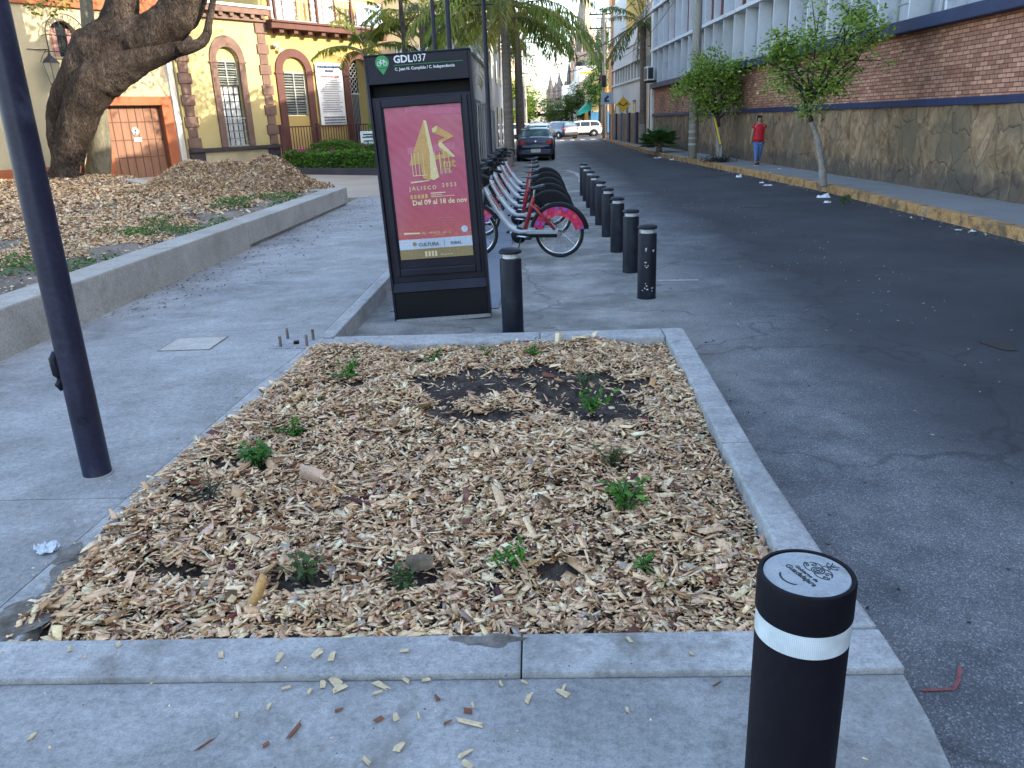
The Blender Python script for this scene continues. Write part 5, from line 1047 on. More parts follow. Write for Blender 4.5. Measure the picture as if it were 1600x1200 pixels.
def bike(plain):
    r = empty('hire_bicycle', (0, 0, 0), 0, 'x', 'bicycle', 'hire bicycles parked in the dock')
    wheel(r, 0); wheel(r, 1.17)
    S_ = refine([Vector(p) for p in ((.09, 0, .36), (.45, 0, .345), (.62, 0, .38), (.75, 0, .52), (.90, 0, .76), (1.0, 0, .95))], [.03, .048, .056, .056, .052, .045], 6)
    fr = MB().tube(S_[0], S_[1], 14, flat=.8).build('frame', K['silver'], r, smooth=True)
    MB().tube([(.47, 0, .36), (.345, 0, .74), (.33, 0, .80)], [.03, .026, .02], 12).build('seat_tube', K['redpaint'], r, smooth=True)
    m = MB(); 
    for s_ in (-1, 1): m.tube([(.36, s_*.02, .70), (.30, s_*.06, .66), (.05, s_*.065, .38)], .016, 8)
    m.build('seat_stay', K['black'] if plain else K['redpaint'], r, smooth=True)
    m = MB()
    for s_ in (-1, 1): m.box(.22, s_*.055, .35, .42, .018, .055)
    m.build('chain_stay', K['silver'], r, bevel=.008)
    MB().tube([(.33, 0, .78), (.315, 0, .885)], .014, 10).build('seat_post', K['chrome'], r)
    m = MB(); m.tube([(.47, 0, .925), (.40, 0, .92), (.32, 0, .915), (.22, 0, .93), (.18, 0, .935)], [.012, .025, .05, .085, .07], 14, flat=.38); m.build('saddle', K['seatblack'], r, smooth=True)
    for x, a0, a1, nm in ((0, 12, 172, 'rear_fender'), (1.17, 2, 150, 'front_fender')): MB().torus((x, 0, .33), .368, .033, n=30, m=8, a0=a0, a1=a1, flat=1.1).build(nm, K['black'], r, smooth=True)
    def guard(x, a0, a1, r0, r1, mt, nm, yy):
        mm = MB(); A = np.linspace(rad(a0), rad(a1), 22)
        for s_ in (-1, 1):
            P_ = [(x+r1*math.cos(a), .33+r1*math.sin(a)) for a in A]+[(x+r0*math.cos(a)*(1-.0*i), .33+r0*math.sin(a)) for i, a in enumerate(A[::-1])]; 
            mm.add([(p[0], s_*yy, p[1]) for p in P_]+[(p[0], s_*(yy+.004), p[1]) for p in P_], [tuple(range(44)), tuple(range(44, 88))[::-1]]+[(i, (i+1) % 44, 44+(i+1) % 44, 44+i) for i in range(44)])
        return mm.build(nm, mt, r)
    if plain: guard(0, 15, 168, .2, .365, K['black'], 'skirt_guard', .034)
    else:
        guard(0, 13, 172, .335, .365, K['black'], 'skirt_guard', .036); guard(0, 13, 170, .225, .345, K['pattern'], 'patterned_guard', .041)
    guard(1.17, 5, 140, .22, .36, K['black'] if plain else K['pattern'], 'front_guard', .034)
    MB().lathe([(.02, -.06), (.10, -.055), (.11, -.04), (.10, -.025), (.02, -.02)], n=24, M=Matrix.Translation((.55, -.02, .30)) @ Matrix.Rotation(rad(90), 4, 'X')).build('chain_case', K['black'], r, smooth=True)
    MB().box(.27, .05, .30, .5, .03, .05).build('chain_cover', K['black'], r, bevel=.01)
    m = MB(); m.tube([(.55, .08, .30), (.40, .10, .285)], .012, 8).tube([(.55, -.08, .30), (.70, -.10, .315)], .012, 8).tube([(.55, -.1, .30), (.55, .1, .30)], .014, 8); cr = m.build('crank', K['chrome'], r)
    m = MB(); m.box(.39, .15, .283, .09, .1, .022).box(.71, -.15, .317, .09, .1, .022); m.build('pedal', K['black'], cr, bevel=.004)
    MB().tube([(.5, .06, .31), (.57, .14, .02)], .009, 6).build('kickstand', K['iron'], r)
    m = MB(); m.tube([(1.17, .05, .33), (1.08, .05, .70)], .016, 8).tube([(1.17, -.05, .33), (1.08, -.05, .70)], .016, 8).tube([(1.05, -.05, .70), (1.05, .05, .70)], .022, 8); m.build('fork', K['black'], r, smooth=True)
    m = MB(); m.tube([(1.06, 0, .70), (1.0, 0, 1.0)], .032, 12); m.build('head_tube', K['silver'], r, smooth=True)
    m = MB(); m.tube([(1.0, 0, .98), (.985, 0, 1.10)], .022, 10); m.tube(refine([Vector(p) for p in ((.86, -.3, 1.10), (.95, -.26, 1.13), (.99, -.1, 1.10), (.99, .1, 1.10), (.95, .26, 1.13), (.86, .3, 1.10))], [.013]*6, 5)[0], .013, 8); hb = m.build('handlebar', K['black'], r, smooth=True)
    m = MB()
    for s_ in (-1, 1): m.tube([(.93, s_*.275, 1.12), (.83, s_*.31, 1.09)], .02, 10)
    m.build('grip', K['rubber'], hb)
    m = MB()
    for s_ in (-1, 1): m.tube([(.97, s_*.2, 1.1), (.99, s_*.22, 1.02), (.93, s_*.27, .99)], .008, 6); m.tube(refine([Vector((.98, s_*.18, 1.1)), Vector((1.08, s_*.12, 1.15)), Vector((1.08, s_*.05, 1.0)), Vector((1.03, 0, .9))], [.004]*4, 5)[0], .004, 5)
    m.build('brake_lever', K['iron'], hb)
    m = MB(); m.box(1.04, 0, 1.06, .18, .24, .20).box(.98, 0, 1.15, .10, .16, .07).box(1.12, 0, 1.14, .10, .18, .05); m.build('control_unit', K['black'], r, bevel=.02)
    m = MB(); m.box(1.14, 0, .90, .16, .26, .26).tube([(1.1, 0, .85), (1.08, 0, .7)], .02, 8); m.build('basket_plate', K['black'], r, bevel=.02)
    MB().box(1.18, 0, 1.02, .03, .07, .05).build('head_light', K['white'], r, bevel=.008)
    return r
def pattern_mat():
    m, t, b = newmat('patterned_guard'); v = coords(t); vo = N(t, 'TexVoronoi'); vo.distance = 'CHEBYCHEV'; vo.inputs['Scale'].default_value = 17; L(t, v, vo.inputs['Vector'])
    c = ramp(t, vo.outputs['Color'], [(.55, .015, .05), (.62, .03, .06), (.5, .01, .12), (.6, .09, .05), (.12, .08, .42)], .2, .8); c = mixc(t, ramp(t, vo.outputs['Distance'], [(0,)*3, (1,)*3], .35, .45), c, (.42, .01, .06)); L(t, c, b.inputs['Base Color']); b.inputs['Roughness'].default_value = .45; return m
K['pattern'] = pattern_mat(); K['letterred'] = mat('red_lettering', (.33, .03, .04), .5)
bk = [bike(False), bike(True)]
def tube_text(parent):
    # on the cheek of the slanting tube facing the camera; local x points to the front wheel
    ang = math.atan2(.76-.52, .90-.75)
    for side in (-1, 1):
        if side > 0:   # seen from +Y: x runs right-to-left, text reads down the tube towards the saddle
            Mx = Matrix.Translation((.93, .047, .835)) @ Matrix(((-math.cos(ang), -math.sin(ang), 0, 0), (0, 0, 1, 0), (-math.sin(ang), math.cos(ang), 0, 0), (0, 0, 0, 1)))
            text('mibici', .105, Mx, K['letterred'], parent, 'lettering', .0008, 'LEFT', .001)
tube_text(bk[0]); tube_text(bk[1])
blab = ['silver hire bicycle with a pink patterned rear guard, nearest in the dock', 'second hire bicycle from the camera, red seat tube and plain black guards', 'third hire bicycle from the camera in the dock', 'fourth hire bicycle from the camera in the dock', 'fifth hire bicycle from the camera in the dock', 'farthest hire bicycle in the dock']
BPOS = [(.27, 10.55), (.20, 12.5), (.20, 13.9), (.20, 15.4), (.20, 17.0), (.20, 18.7)]
for i, (x, y) in enumerate(BPOS):
    o = bk[0] if i == 0 else bk[1] if i == 1 else copy_tree(bk[1])
    o.location = (x, y, 0.0); o['label'] = blab[i]; o.rotation_euler = (rad(-3), 0, math.pi-rad((13, 17, 15, 18, 14, 16)[i]))
# dock posts
dk0 = None
for i, (x, y) in enumerate(BPOS+[(.2, 20.4)]):
    loc = (x-1.56, y+.42, 0)
    if dk0 is None:
        dk0 = empty('dock_post', loc, 0, '', 'dock', 'dock posts holding the hire bicycles'); 
        m = MB(); m.box(0, 0, .38, .14, .26, .70); m.build('housing', K['navy'], dk0, bevel=.03); m = MB(); m.box(.09, 0, .68, .10, .12, .12); m.build('lock_head', K['silver'], dk0, bevel=.015); m = MB(); m.box(0, 0, .015, .3, .4, .03); m.build('foot_plate', K['silver'], dk0); d_ = dk0
    else: d_ = copy_tree(dk0); d_.location = loc
    d_['label'] = ('nearest navy dock post, half hidden behind the totem', 'navy dock post holding the second hire bicycle', 'navy dock post holding the third hire bicycle', 'navy dock post holding the fourth hire bicycle', 'navy dock post holding the fifth hire bicycle', 'navy dock post holding the farthest hire bicycle', 'empty navy dock post at the far end of the row')[i]
m = MB(); m.b2(-1.5, -.42, 7.6, 20.9, 0, .012); tag(m.build('dock_base_plate', mat('blue_grey_plate', [(.12, .14, .17), (.17, .19, .22)], .7, 3, .2, 50, .2)), 'flat blue-grey metal base plate running under the dock posts', 'base plate')
# ================================================================== RIGHT SIDE (wall frame: x along street, +y towards street)
RPo = Vector((7.92, 13.35, 0)); RRz = math.atan2(1, -.0416)
rb = empty('brick_factory', RPo, RRz, 'long street building with rough stone base, red brick band, blue trims and white window fins', 'building')
def brick_mat():
    m, t, b = newmat('red_brick'); tc = N(t, 'TexCoord'); sx = N(t, 'SeparateXYZ'); L(t, tc.outputs['Object'], sx.inputs[0]); cb = N(t, 'CombineXYZ'); L(t, sx.outputs[0], cb.inputs[0]); L(t, sx.outputs[2], cb.inputs[1])
    br = N(t, 'TexBrick'); L(t, cb.outputs[0], br.inputs['Vector']); br.inputs['Scale'].default_value = 1; br.inputs['Brick Width'].default_value = .235; br.inputs['Row Height'].default_value = .076; br.inputs['Mortar Size'].default_value = .008; br.inputs['Bias'].default_value = -.1
    br.inputs['Color1'].default_value = (.30, .12, .065, 1); br.inputs['Color2'].default_value = (.54, .27, .165, 1); br.inputs['Mortar'].default_value = (.07, .05, .045, 1)
    c = mixc(t, 1, br.outputs['Color'], ramp(t, noise(t, tc.outputs['Object'], .35, 6), [(.55,)*3, (1.05,)*3, (1.25,)*3], .32, .68), 'MULTIPLY'); c = mixc(t, 1, c, ramp(t, noise(t, tc.outputs['Object'], 14, 3), [(.8,)*3, (1.15,)*3]), 'MULTIPLY')
    L(t, c, b.inputs['Base Color']); b.inputs['Roughness'].default_value = .9; bump(t, b, mathn(t, 'SUBTRACT', 1.0, br.outputs['Fac']), .8, .012); return m
def slab_mat():
    m, t, b = newmat('stone_slab_facing'); v = coords(t, (1, 1, .62)); nz = N(t, 'TexNoise'); nz.inputs['Scale'].default_value = 1.4; nz.inputs['Detail'].default_value = 5; L(t, v, nz.inputs['Vector'])
    vv = N(t, 'VectorMath', operation='MULTIPLY_ADD'); L(t, nz.outputs['Color'], vv.inputs[0]); vv.inputs[1].default_value = (.7, .7, .7); L(t, v, vv.inputs[2])
    vo = N(t, 'TexVoronoi', feature='DISTANCE_TO_EDGE'); vo.inputs['Scale'].default_value = 1.7; L(t, vv.outputs[0], vo.inputs['Vector']); vc = N(t, 'TexVoronoi'); vc.inputs['Scale'].default_value = 1.7; L(t, vv.outputs[0], vc.inputs['Vector'])
    v2 = coords(t, (1.2, 1, .85)); rg = noise(t, v2, 3.0, 9, .62, 1.2); c = ramp(t, rg, [(.10, .062, .034), (.20, .13, .072), (.28, .19, .11), (.38, .28, .17)], .3, .7)
    bwn = N(t, 'SeparateColor'); L(t, vc.outputs['Color'], bwn.inputs[0]); c = mixc(t, 1, c, ramp(t, bwn.outputs[0], [(.72, .71, .68), (1.18, 1.14, 1.06)], 0, 1), 'MULTIPLY')
    c = mixc(t, ramp(t, noise(t, v, .8, 6), [(0,)*3, (1,)*3], .5, .66), c, (.15, .115, .07)) 
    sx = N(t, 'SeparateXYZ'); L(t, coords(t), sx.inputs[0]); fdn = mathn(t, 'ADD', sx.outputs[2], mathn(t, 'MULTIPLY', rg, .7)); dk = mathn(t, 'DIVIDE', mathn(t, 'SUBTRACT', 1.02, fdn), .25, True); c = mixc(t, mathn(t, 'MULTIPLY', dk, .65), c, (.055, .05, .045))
    c = mixc(t, mathn(t, 'MULTIPLY', ramp(t, vo.outputs['Distance'], [(1,)*3, (0,)*3], .002, .018), mathn(t, 'MULTIPLY', rg, 1.1, True)), c, (.05, .038, .03))
    L(t, c, b.inputs['Base Color']); b.inputs['Roughness'].default_value = .92; h = mathn(t, 'ADD', mathn(t, 'MULTIPLY', ramp(t, vo.outputs['Distance'], [(0,)*3, (1,)*3], 0, .04), .3), rg); bump(t, b, h, 1.0, .06); return m
K['brick'] = brick_mat(); K['slabs'] = slab_mat()
s0, s1 = -44, 33.2
# stone base as a really uneven surface
nx, nz = 700, 20; XX = np.linspace(s0, s1, nx); ZZ = np.linspace(.1, 1.72, nz); V = np.zeros((nz, nx, 3))
for j in range(nz):
    for i in range(nx):
        p = Vector((XX[i]*1.6, 0, ZZ[j]*.9)); V[j, i] = (XX[i], .03+.05*mn.noise(p)+.035*mn.noise(p*3.1+Vector((3, 1, 0))), ZZ[j])
idx = np.arange(nx*nz).reshape(nz, nx); F = np.stack([idx[:-1, :-1], idx[:-1, 1:], idx[1:, 1:], idx[1:, :-1]], -1).reshape(-1, 4)
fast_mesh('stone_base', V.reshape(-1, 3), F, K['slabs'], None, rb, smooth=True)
B(s0, s1, -.3, -.02, 1.72, 3.16).build('brick_band', K['brick'], rb)
m = MB(); m.b2(s0, s1, -.2, .09, 1.72, 1.86); m.build('lower_blue_trim', K['bluetrim'], rb, bevel=.01)
m = MB(); m.b2(s0, s1+.1, -.2, .22, 3.16, 3.40); m.build('upper_blue_trim', K['bluetrim'], rb, bevel=.015)
m = MB(); m.b2(s0, s1, -8, -.31, .1, 11.0); m.b2(s0, s1, -.31, .05, 9.2, 11.0); m.build('wall', K['palewall'], rb)
K['panel'] = mat('lilac_panel', [(.30, .34, .40), (.38, .42, .48)], .6, .8, .08, 20, .1); K['fin'] = mat('white_fin', [(.58, .60, .62), (.70, .71, .72)], .6, 1.5, .08, 30, .05, stain=(.42, .43, .44), sscale=1.5)
m = MB(); m.b2(s0, s1, -.30, .26, 5.02, 5.14).b2(s0, s1, -.3, .26, 7.05, 7.17).b2(s0, s1, -.3, .26, 9.05, 9.199); m.build('white_ledge', K['fin'], rb)
bay = 1.42; nb_ = int((s1-s0)/bay); winpos = []
for i in range(nb_+1):
    x = s0+i*bay
    B(x-.03, x+.03, -.29, .20, 3.401, 9.049).build('white_fin', K['fin'], rb)
    if i % 3 == 0: B(x+.032, x+.46, -.28, -.02, 3.401, 5.018).build('white_pier', K['fin'], rb)
    for lv, (z0, z1) in enumerate(((3.42, 5.0), (5.16, 7.03))):
        if lv == 0 and x > -6 or lv == 1 and x > 4: winpos.append((x+.05, x+bay-.05, z0, z1, (i+lv) % 3, lv))
pn = MB()
for x0, x1, z0, z1, kd, lv in winpos:
    if kd == 2: pn.b2(x0, x1, -.27, -.16, z0, z1)
pn.b2(s0, -6.1, -.27, -.16, 3.42, 5.0).b2(s0, 4, -.27, -.15, 5.16, 7.03).b2(s0, s1, -.27, -.15, 7.18, 9.04); pn.build('blue_grey_panel', K['panel'], rb)
K['brickstrip'] = mat('dark_red_tile', [(.13, .04, .035), (.2, .07, .055)], .6, 3)
for x0, x1, z0, z1, kd, lv in winpos:
    if kd == 2: continue
    w_ = B(x0+(.45 if kd == 0 and lv == 0 else 0), x1, -.26, -.24, z0, z1).build('window', K['curtain'], rb); m = MB(); xa = x0+(.45 if kd == 0 and lv == 0 else 0)
    m.b2(xa, xa+.03, -.235, -.2, z0, z1).b2(x1-.03, x1, -.235, -.2, z0, z1).b2((xa+x1)/2-.015, (xa+x1)/2+.015, -.235, -.205, z0, z1)
    for f in (.25, .5, .75): m.b2(xa, x1, -.2375, -.21, z0+(z1-z0)*f-.012, z0+(z1-z0)*f+.012)
    m.build('frame', K['ironwhite'], w_)
    if lv == 1: B(x1-.22, x1+.02, -.19, -.05, z0, z1).build('red_strip', K['brickstrip'], rb)
# drip stub + rusty mark on the base is part of stone; white end pilaster
m = MB(); m.b2(s1, s1+.5, -.3, .12, .1, 9.5); m.build('end_pilaster', K['white'], rb)
ac = empty('air_conditioner', RPo, RRz, 'white air conditioner box hung on the far end of the white facade', 'air conditioner')
m = MB(); m.b2(31.9, 32.9, .24, .62, 3.55, 4.25); m.build('casing', K['white'], ac, bevel=.02); m = MB(); m.b2(32.0, 32.8, .622, .63, 3.62, 4.18).b2(31.88, 31.899, .3, .58, 3.62, 4.18); m.build('grille', K['iron'], ac); m = MB(); m.b2(32, 32.05, .1, .6, 3.44, 3.549).b2(32.7, 32.75, .1, .6, 3.44, 3.549); m.build('bracket', K['iron'], ac)
# ---- white building beyond + tower
wb = empty('white_building', RPo, RRz, 'white building with a mustard panel, dark strip windows and blue column stripes at street level', 'building')
S = lambda y: y-13.35
K['whitewall'] = mat('white_wall', [(.55, .53, .50), (.66, .64, .61)], .85, .5, .06, 20, .1); K['mustard'] = mat('mustard_paint', [(.50, .27, .015), (.62, .36, .03)], .7, 2, .1, 20, .1, stretch=(1, 1, .2)); K['brownstone'] = mat('brown_stone_panel', [(.16, .11, .07), (.24, .17, .115)], .9, 2, .3, 20, .4)
a0, a1 = 34.0, 50
m = wall_holes(MB(), [(-a1, .1), (-a0-1.8, .1), (-a0-1.8, 8.2), (-a0-6, 9.4), (-a1, 9.4)], [[(-a1+1+i*1.25, 4.0), (-a1+1.95+i*1.25, 4.0), (-a1+1.95+i*1.25, 4.95), (-a1+1+i*1.25, 4.95)] for i in range(10)], 0, .25, 6)
m.v = [(-x, -y, z) for x, y, z in m.v]; m.build('wall', K['whitewall'], wb)
B(a0+1.5, a1-.5, -.3, -.2, 3.9, 5.05).build('strip_window', K['darkglass'], wb)
m = MB(); m.b2(a0+1.8, a1, .001, .12, 3.86, 3.98).b2(a0+1.8, a1, .001, .12, 4.96, 5.06); m.build('window_ledge', K['whitewall'], wb)
B(a0+2.2, a0+9.5, .002, .03, 6.2, 8.9).build('mustard_panel', K['mustard'], wb)
m = MB(); m.plate([(a0+2.0, 6.0), (a0+9.7, 6.0), (a0+9.7, 6.35), (a0+2.0, 7.6)], .04, .10); m.build('parapet', K['whitewall'], wb)
for i, x in enumerate(np.arange(a0+2, a1-1, 3.1)):
    B(x, x+2.1, .002, .06, .15, 1.95).build('stone_panel', K['brownstone'], wb); B(x+2.2, x+2.45, .002, .16, .15, 2.0).build('blue_column', K['bluetrim'], wb); B(x+2.65, x+2.9, .002, .16, .15, 2.0).build('blue_column', K['bluetrim'], wb); B(x+.3, x+1.3, .002, .03, 2.0, 2.75).build('low_window', K['darkglass'], wb)
B(a0+.3, a0+1.75, -.3, -.2, .15, 9).build('setback', K['creamwall'], wb); B(a0+.4, a0+1.2, -.2, -.1, .15, 3.4).build('blue_door', K['bluetrim'], wb)
ob_ = empty('orange_tower', RPo, RRz, 'orange block rising above the white building', 'building')
m = MB(); m.b2(a0+3, a1, -9, -.4, 9.4, 15.0); m.b2(a1+.003, a1+1.6, -8, .12, .1, 15); m.build('wall', mat('salmon_paint', [(.60, .27, .12), (.68, .34, .17)], .85, .6, .06), ob_); m = MB(); m.b2(a0+2.9, a1-.1, -.38, -.1, 9.42, 9.75); m.build('white_band', K['white'], ob_)
B(a1+.4, a1+1.2, .121, .16, 7.0, 9.5).build('window', K['darkglass'], ob_)
fr = empty('far_right_building', (6.2, 94, 0), 0, 'cream shop building with a teal awning just past the crossing on the right', 'building')
B(0, 14, 0, 30, .1, 6.5).build('wall', K['creamwall'], fr); fr2 = empty('street_building', (6.6, 125, 0), 0, 'pale building behind the round tree, second past the crossing on the right', 'building'); B(0, 14, 0, 49, .1, 8).build('wall', K['palewall'], fr2); B(-.05, -.001, 4, 7, .15, 3).build('shop_front', K['darkglass'], fr2)
for i, y0 in enumerate((2, 8, 14, 20, 26)): B(-.05, -.001, y0, y0+3, .15, 3).build('shop_front', (K['darkglass'], K['mustard'], K['bluetrim'])[i % 3], fr)
m = MB(); m.add([(-1.4, -1, 2.5), (-1.4, 5, 2.5), (0, 5, 3.7), (0, -1, 3.7), (-1.4, -1, 2.1), (-1.4, 5, 2.1), (0, -1, 2.6)], [(0, 1, 2, 3), (4, 5, 1, 0), (0, 3, 6, 4)]); m.build('teal_awning', mat('teal_fabric', (.01, .26, .22), .7), fr)
B(.6, 5, -.2, -.01, 3.6, 5.0).build('yellow_sign', K['mustard'], fr); B(-.02, 4, -.1, -.01, .15, 2.4).build('poster_panel', mat('blue_poster', (.05, .2, .4), .6), fr)
# ---- poles, wires
def upole(lab, x, y, h, r0, arms=(), tf=False):
    r = empty('utility_pole', (x, y, .15), 0, lab, 'utility pole'); m = MB(); m.tube([(0, 0, 0), (0, 0, h)], [r0, r0*.62], 12); m.build('pole', K['terracotta'], r, smooth=True)
    for z in arms:
        m = MB(); m.b2(-1.15, 1.15, -.05, .05, z, z+.1); m.tube([(0, .06, z-.7), (.7, .06, z)], .02, 5).tube([(0, .06, z-.7), (-.7, .06, z)], .02, 5); a_ = m.build('crossarm', K['iron'], r); m = MB()
        for x_ in (-1.05, -.6, .6, 1.05): m.lathe([(.03, z+.1), (.05, z+.14), (.03, z+.17), (.045, z+.2), (.02, z+.25)], x_, 0, 8)
        m.build('insulator', K['rust'], a_)
    if tf: m = MB(); m.lathe([(.22, 3.9), (.24, 4.0), (.24, 4.7), (.2, 4.78)], -.05, -.4, 16); m.build('transformer', K['iron'], r, smooth=True, autos=40)
    m = MB(); m.tube([(r0+.02, -.05, .2), (r0*.75, -.05, h*.9)], .025, 6); m.build('conduit', K['rust'], r); return r
upole('grey concrete utility pole standing at the yellow kerb beside the smaller young tree', 5.83, 31.0, 9, .17, ())
m = MB(); o = D.objects['utility_pole']
for k in range(9): z = .5+k*.22; m.lathe([(.172-.004*k, z), (.172-.004*k, z+random.uniform(.03, .09))], 0, 0, 14)
m.build('painted_band', mat('pole_paint', [(.3, .27, .24), (.5, .48, .45)], .8, 14), o)
upole('far concrete utility pole with steel crossarms, left of a pair beside the road sign', 5.5, 67.5, 9.6, .17, (8.2, 9.2), True); upole('far concrete utility pole, right one of the pair beside the road sign', 6.15, 66.8, 12, .18, (10.8,))
upole('dark utility pole beyond the crossing in front of the round green tree', 8.3, 98, 13, .2, (11, 12.2), True); upole('utility pole on the left kerb far down the street', -1.1, 88, 9, .16, (7.9,))
gy = empty('guy_guard', (6.5, 29.2, .15), 0, 'yellow guard tube on the slanting stay wire beside the grey utility pole', 'guard tube')
m = MB(); m.tube([(-.02, .05, .55), (-.35, .6, 2.2)], .035, 10); m.build('tube', K['yk'] if 'yk' in K else mat('yellow_plastic', [(.6, .42, .02), (.7, .5, .04)], .5), gy); m = MB(); m.tube([(0, 0, 0), (-.95, 1.6, 5.2)], .006, 5).tube([(0, 0, 0), (0, 0, .5)], .02, 6); m.build('stay_wire', K['silver'], gy)
wires = [((5.8, 31, 8.7), (5.6, 67, 9.0), .9), ((5.7, 31, 7.6), (6.1, 67, 8.1), .8), ((5.9, 31, 6.9), (6.0, 67, 6.2), 1.0), ((5.8, 31, 6.3), (-1.2, 88, 7.4), 1.3), ((6.0, 67, 9.2), (8.3, 98, 11), .8), ((5.5, 67, 8.2), (-1.1, 88, 8.0), .6), ((5.4, 67, 6.0), (-1.6, 58, 5.0), .5), ((5.4, 67, 5.0), (-1.6, 62, 3.9), .6), ((5.5, 67, 4.6), (8.0, 98, 4.8), .8), ((5.8, 31, 5.6), (6.2, -5, 6.8), .8), ((5.8, 31, 7.4), (6.4, -5, 8.6), .8), ((-1.1, 88, 6), (8.3, 98, 8.4), .7), ((-1.1, 88, 5.0), (8.3, 98, 4.4), .6), ((5.6, 67, 7.1), (-1.2, 88, 5.2), .8), ((6.2, 66.8, 6.6), (6.4, 48, 7.4), .4), ((5.5, 67.5, 7.4), (6.9, 43, 5.4), .5)]
for i, (a, b_, sg_) in enumerate(wires):
    a, b_ = Vector(a), Vector(b_); P_ = [a.lerp(b_, t)-Vector((0, 0, sg_*4*t*(1-t))) for t in np.linspace(0, 1, 20)]
    tag(MB().tube(P_, .016 if i % 3 else .028, 5).build('overhead_wire', K['iron']), 'black overhead wire sagging over the street between utility poles', 'wire', 'overhead wires along the street')
# ---- road signs and traffic light
sg = empty('warning_sign', (5.50, 52.8, .15), 0, 'yellow diamond warning sign with a black arrow symbol on a thin post', 'sign'); cz = 2.35
m = MB(); m.tube([(0, .03, 0), (0, .03, 2.9)], .03, 8); m.build('post', K['silver'], sg)
m = MB(); m.plate([(0, cz-.46), (.46, cz), (0, cz+.46), (-.46, cz)], -.012, .0); m.build('plate', mat('sign_yellow', (.72, .42, .02), .5), sg, bevel=.003)
m = MB(); m.plate([(-.28, cz+.07), (-.13, cz+.12), (-.17, cz+.04), (.02, cz-.06), (.14, cz+.02), (.10, cz+.06), (.27, cz+.10), (.22, cz-.05), (.18, cz-.02), (.03, cz-.13), (-.2, cz-.02), (-.24, cz-.06)], -.018, -.0125); m.build('symbol', K['iron'], sg)
s2 = empty('street_sign', (5.1, 60, .15), 0, 'small grey square sign fixed at the far pair of utility poles', 'sign'); m = MB(); m.b2(-.42, .42, -.02, .02, 2.5, 3.3); m.build('plate', K['greyprint'], s2, bevel=.01); MB().tube([(0, .04, 0), (0, .04, 3.3)], .03, 8).build('post', K['silver'], s2); m = MB(); m.plate([(-.2, 2.65), (.15, 2.65), (.15, 2.75), (-.05, 2.8), (.15, 3.0), (.05, 3.12), (-.2, 2.9)], -.026, -.021); m.build('symbol', K['ink'], s2)
s3 = empty('street_sign', (-1.15, 60, .15), 0, 'small white sign on a thin post between the palms on the left kerb', 'sign'); m = MB(); m.b2(-.45, .45, -.02, .02, 2.5, 3.1); m.build('plate', K['white'], s3, bevel=.01); MB().tube([(0, .04, 0), (0, .04, 3.1)], .035, 8).build('post', K['iron'], s3)
tl = empty('traffic_light', (.45, 118, .15), 0, 'traffic light showing red far down the middle of the street', 'traffic light'); m = MB(); m.tube([(4.4, 0, 0), (4.4, 0, 2.9), (.2, 0, 3.0)], .06, 8); m.build('pole', K['silver'], tl); m = MB(); m.box(0, 0, 2.6, .34, .3, 1.0); m.build('housing', K['black'], tl, bevel=.04)
m_, t_, b_n = newmat('red_lamp'); b_n.inputs['Base Color'].default_value = (.8, .05, .03, 1); b_n.inputs['Emission Color'].default_value = (1, .08, .05, 1); b_n.inputs['Emission Strength'].default_value = 4
MB().lathe([(1e-4, .04), (.14, .02), (.15, 0)], n=16, M=Matrix.Translation((0, -.16, 2.9)) @ Matrix.Rotation(rad(90), 4, 'X')).build('red_lamp', m_, tl)
# ---- trees
def broad_tree(name, lab, base, trunk, rr, clumps, nleaf, ls, cols, bark, sub=9, lime=None, spread=.33, group=None, hi=.5):
    r = empty(name, base, 0, lab, 'tree', group); P_, R_ = refine([Vector(p) for p in trunk], rr, 5)
    if lime is None: bark_limb2(P_, R_, bark, r, 'trunk')
    else:
        k = next(i for i, p in enumerate(P_) if p.z > lime); bark_limb2(P_[:k+1], R_[:k+1], K['barklime'], r, 'painted_trunk'); bark_limb2(P_[k:], R_[k:], bark, r, 'trunk')
    m = MB(); pts = []; tp = P_[-1]
    for (c, s_) in clumps:
        c = Vector(c); st = P_[int(len(P_)*RG.uniform(.75, .999))]; mid = st.lerp(c, .5)+Vector((0, 0, -.08*s_)); q = refine([st, mid, c], [rr[-1]*.8, rr[-1]*.45, .012], 4); m.tube(q[0], q[1], 6)
        ctr = np.array(c)+RG.normal(0, 1, (sub, 3))*s_*np.array([.55, .55, .48]); nn_ = int(nleaf*s_**2/sum(x[1]**2 for x in clumps))
        for k in range(sub): m.tube([c, c.lerp(Vector(ctr[k]), .6)+Vector((0, 0, .03)), Vector(ctr[k])], [.014, .009, .004], 4)
        w_ = RG.uniform(.3, 1, sub); w_ /= w_.sum(); pts.append(ctr[RG.choice(sub, nn_, p=w_)]+RG.normal(0, 1, (nn_, 3))*s_*spread*np.array([1, 1, .8]))
    m.build('branch', bark, r, smooth=True); leaf_mesh('crown', np.concatenate(pts), ls, cols, K['leaf'], r, (0, 0, 0), elong=2.0); return r
def bark_limb2(P_, R_, mt, r, nm):
    m = MB(); m.tube(P_, R_, 12)
    m.v = [tuple(Vector(v)+Vector((mn.noise(Vector(v)*6), mn.noise(Vector(v)*6+Vector((9, 0, 0))), 0))*R_[0]*.18) for v in m.v]; m.build(nm, mt, r, smooth=True)
GL = [(.17, .27, .035), (.26, .38, .06), (.12, .20, .03), (.30, .40, .10)]
t1b = G(1287, 292)
def lp(b, px, py, Y=None): v = at(px, py, Y or b.y); return v-b
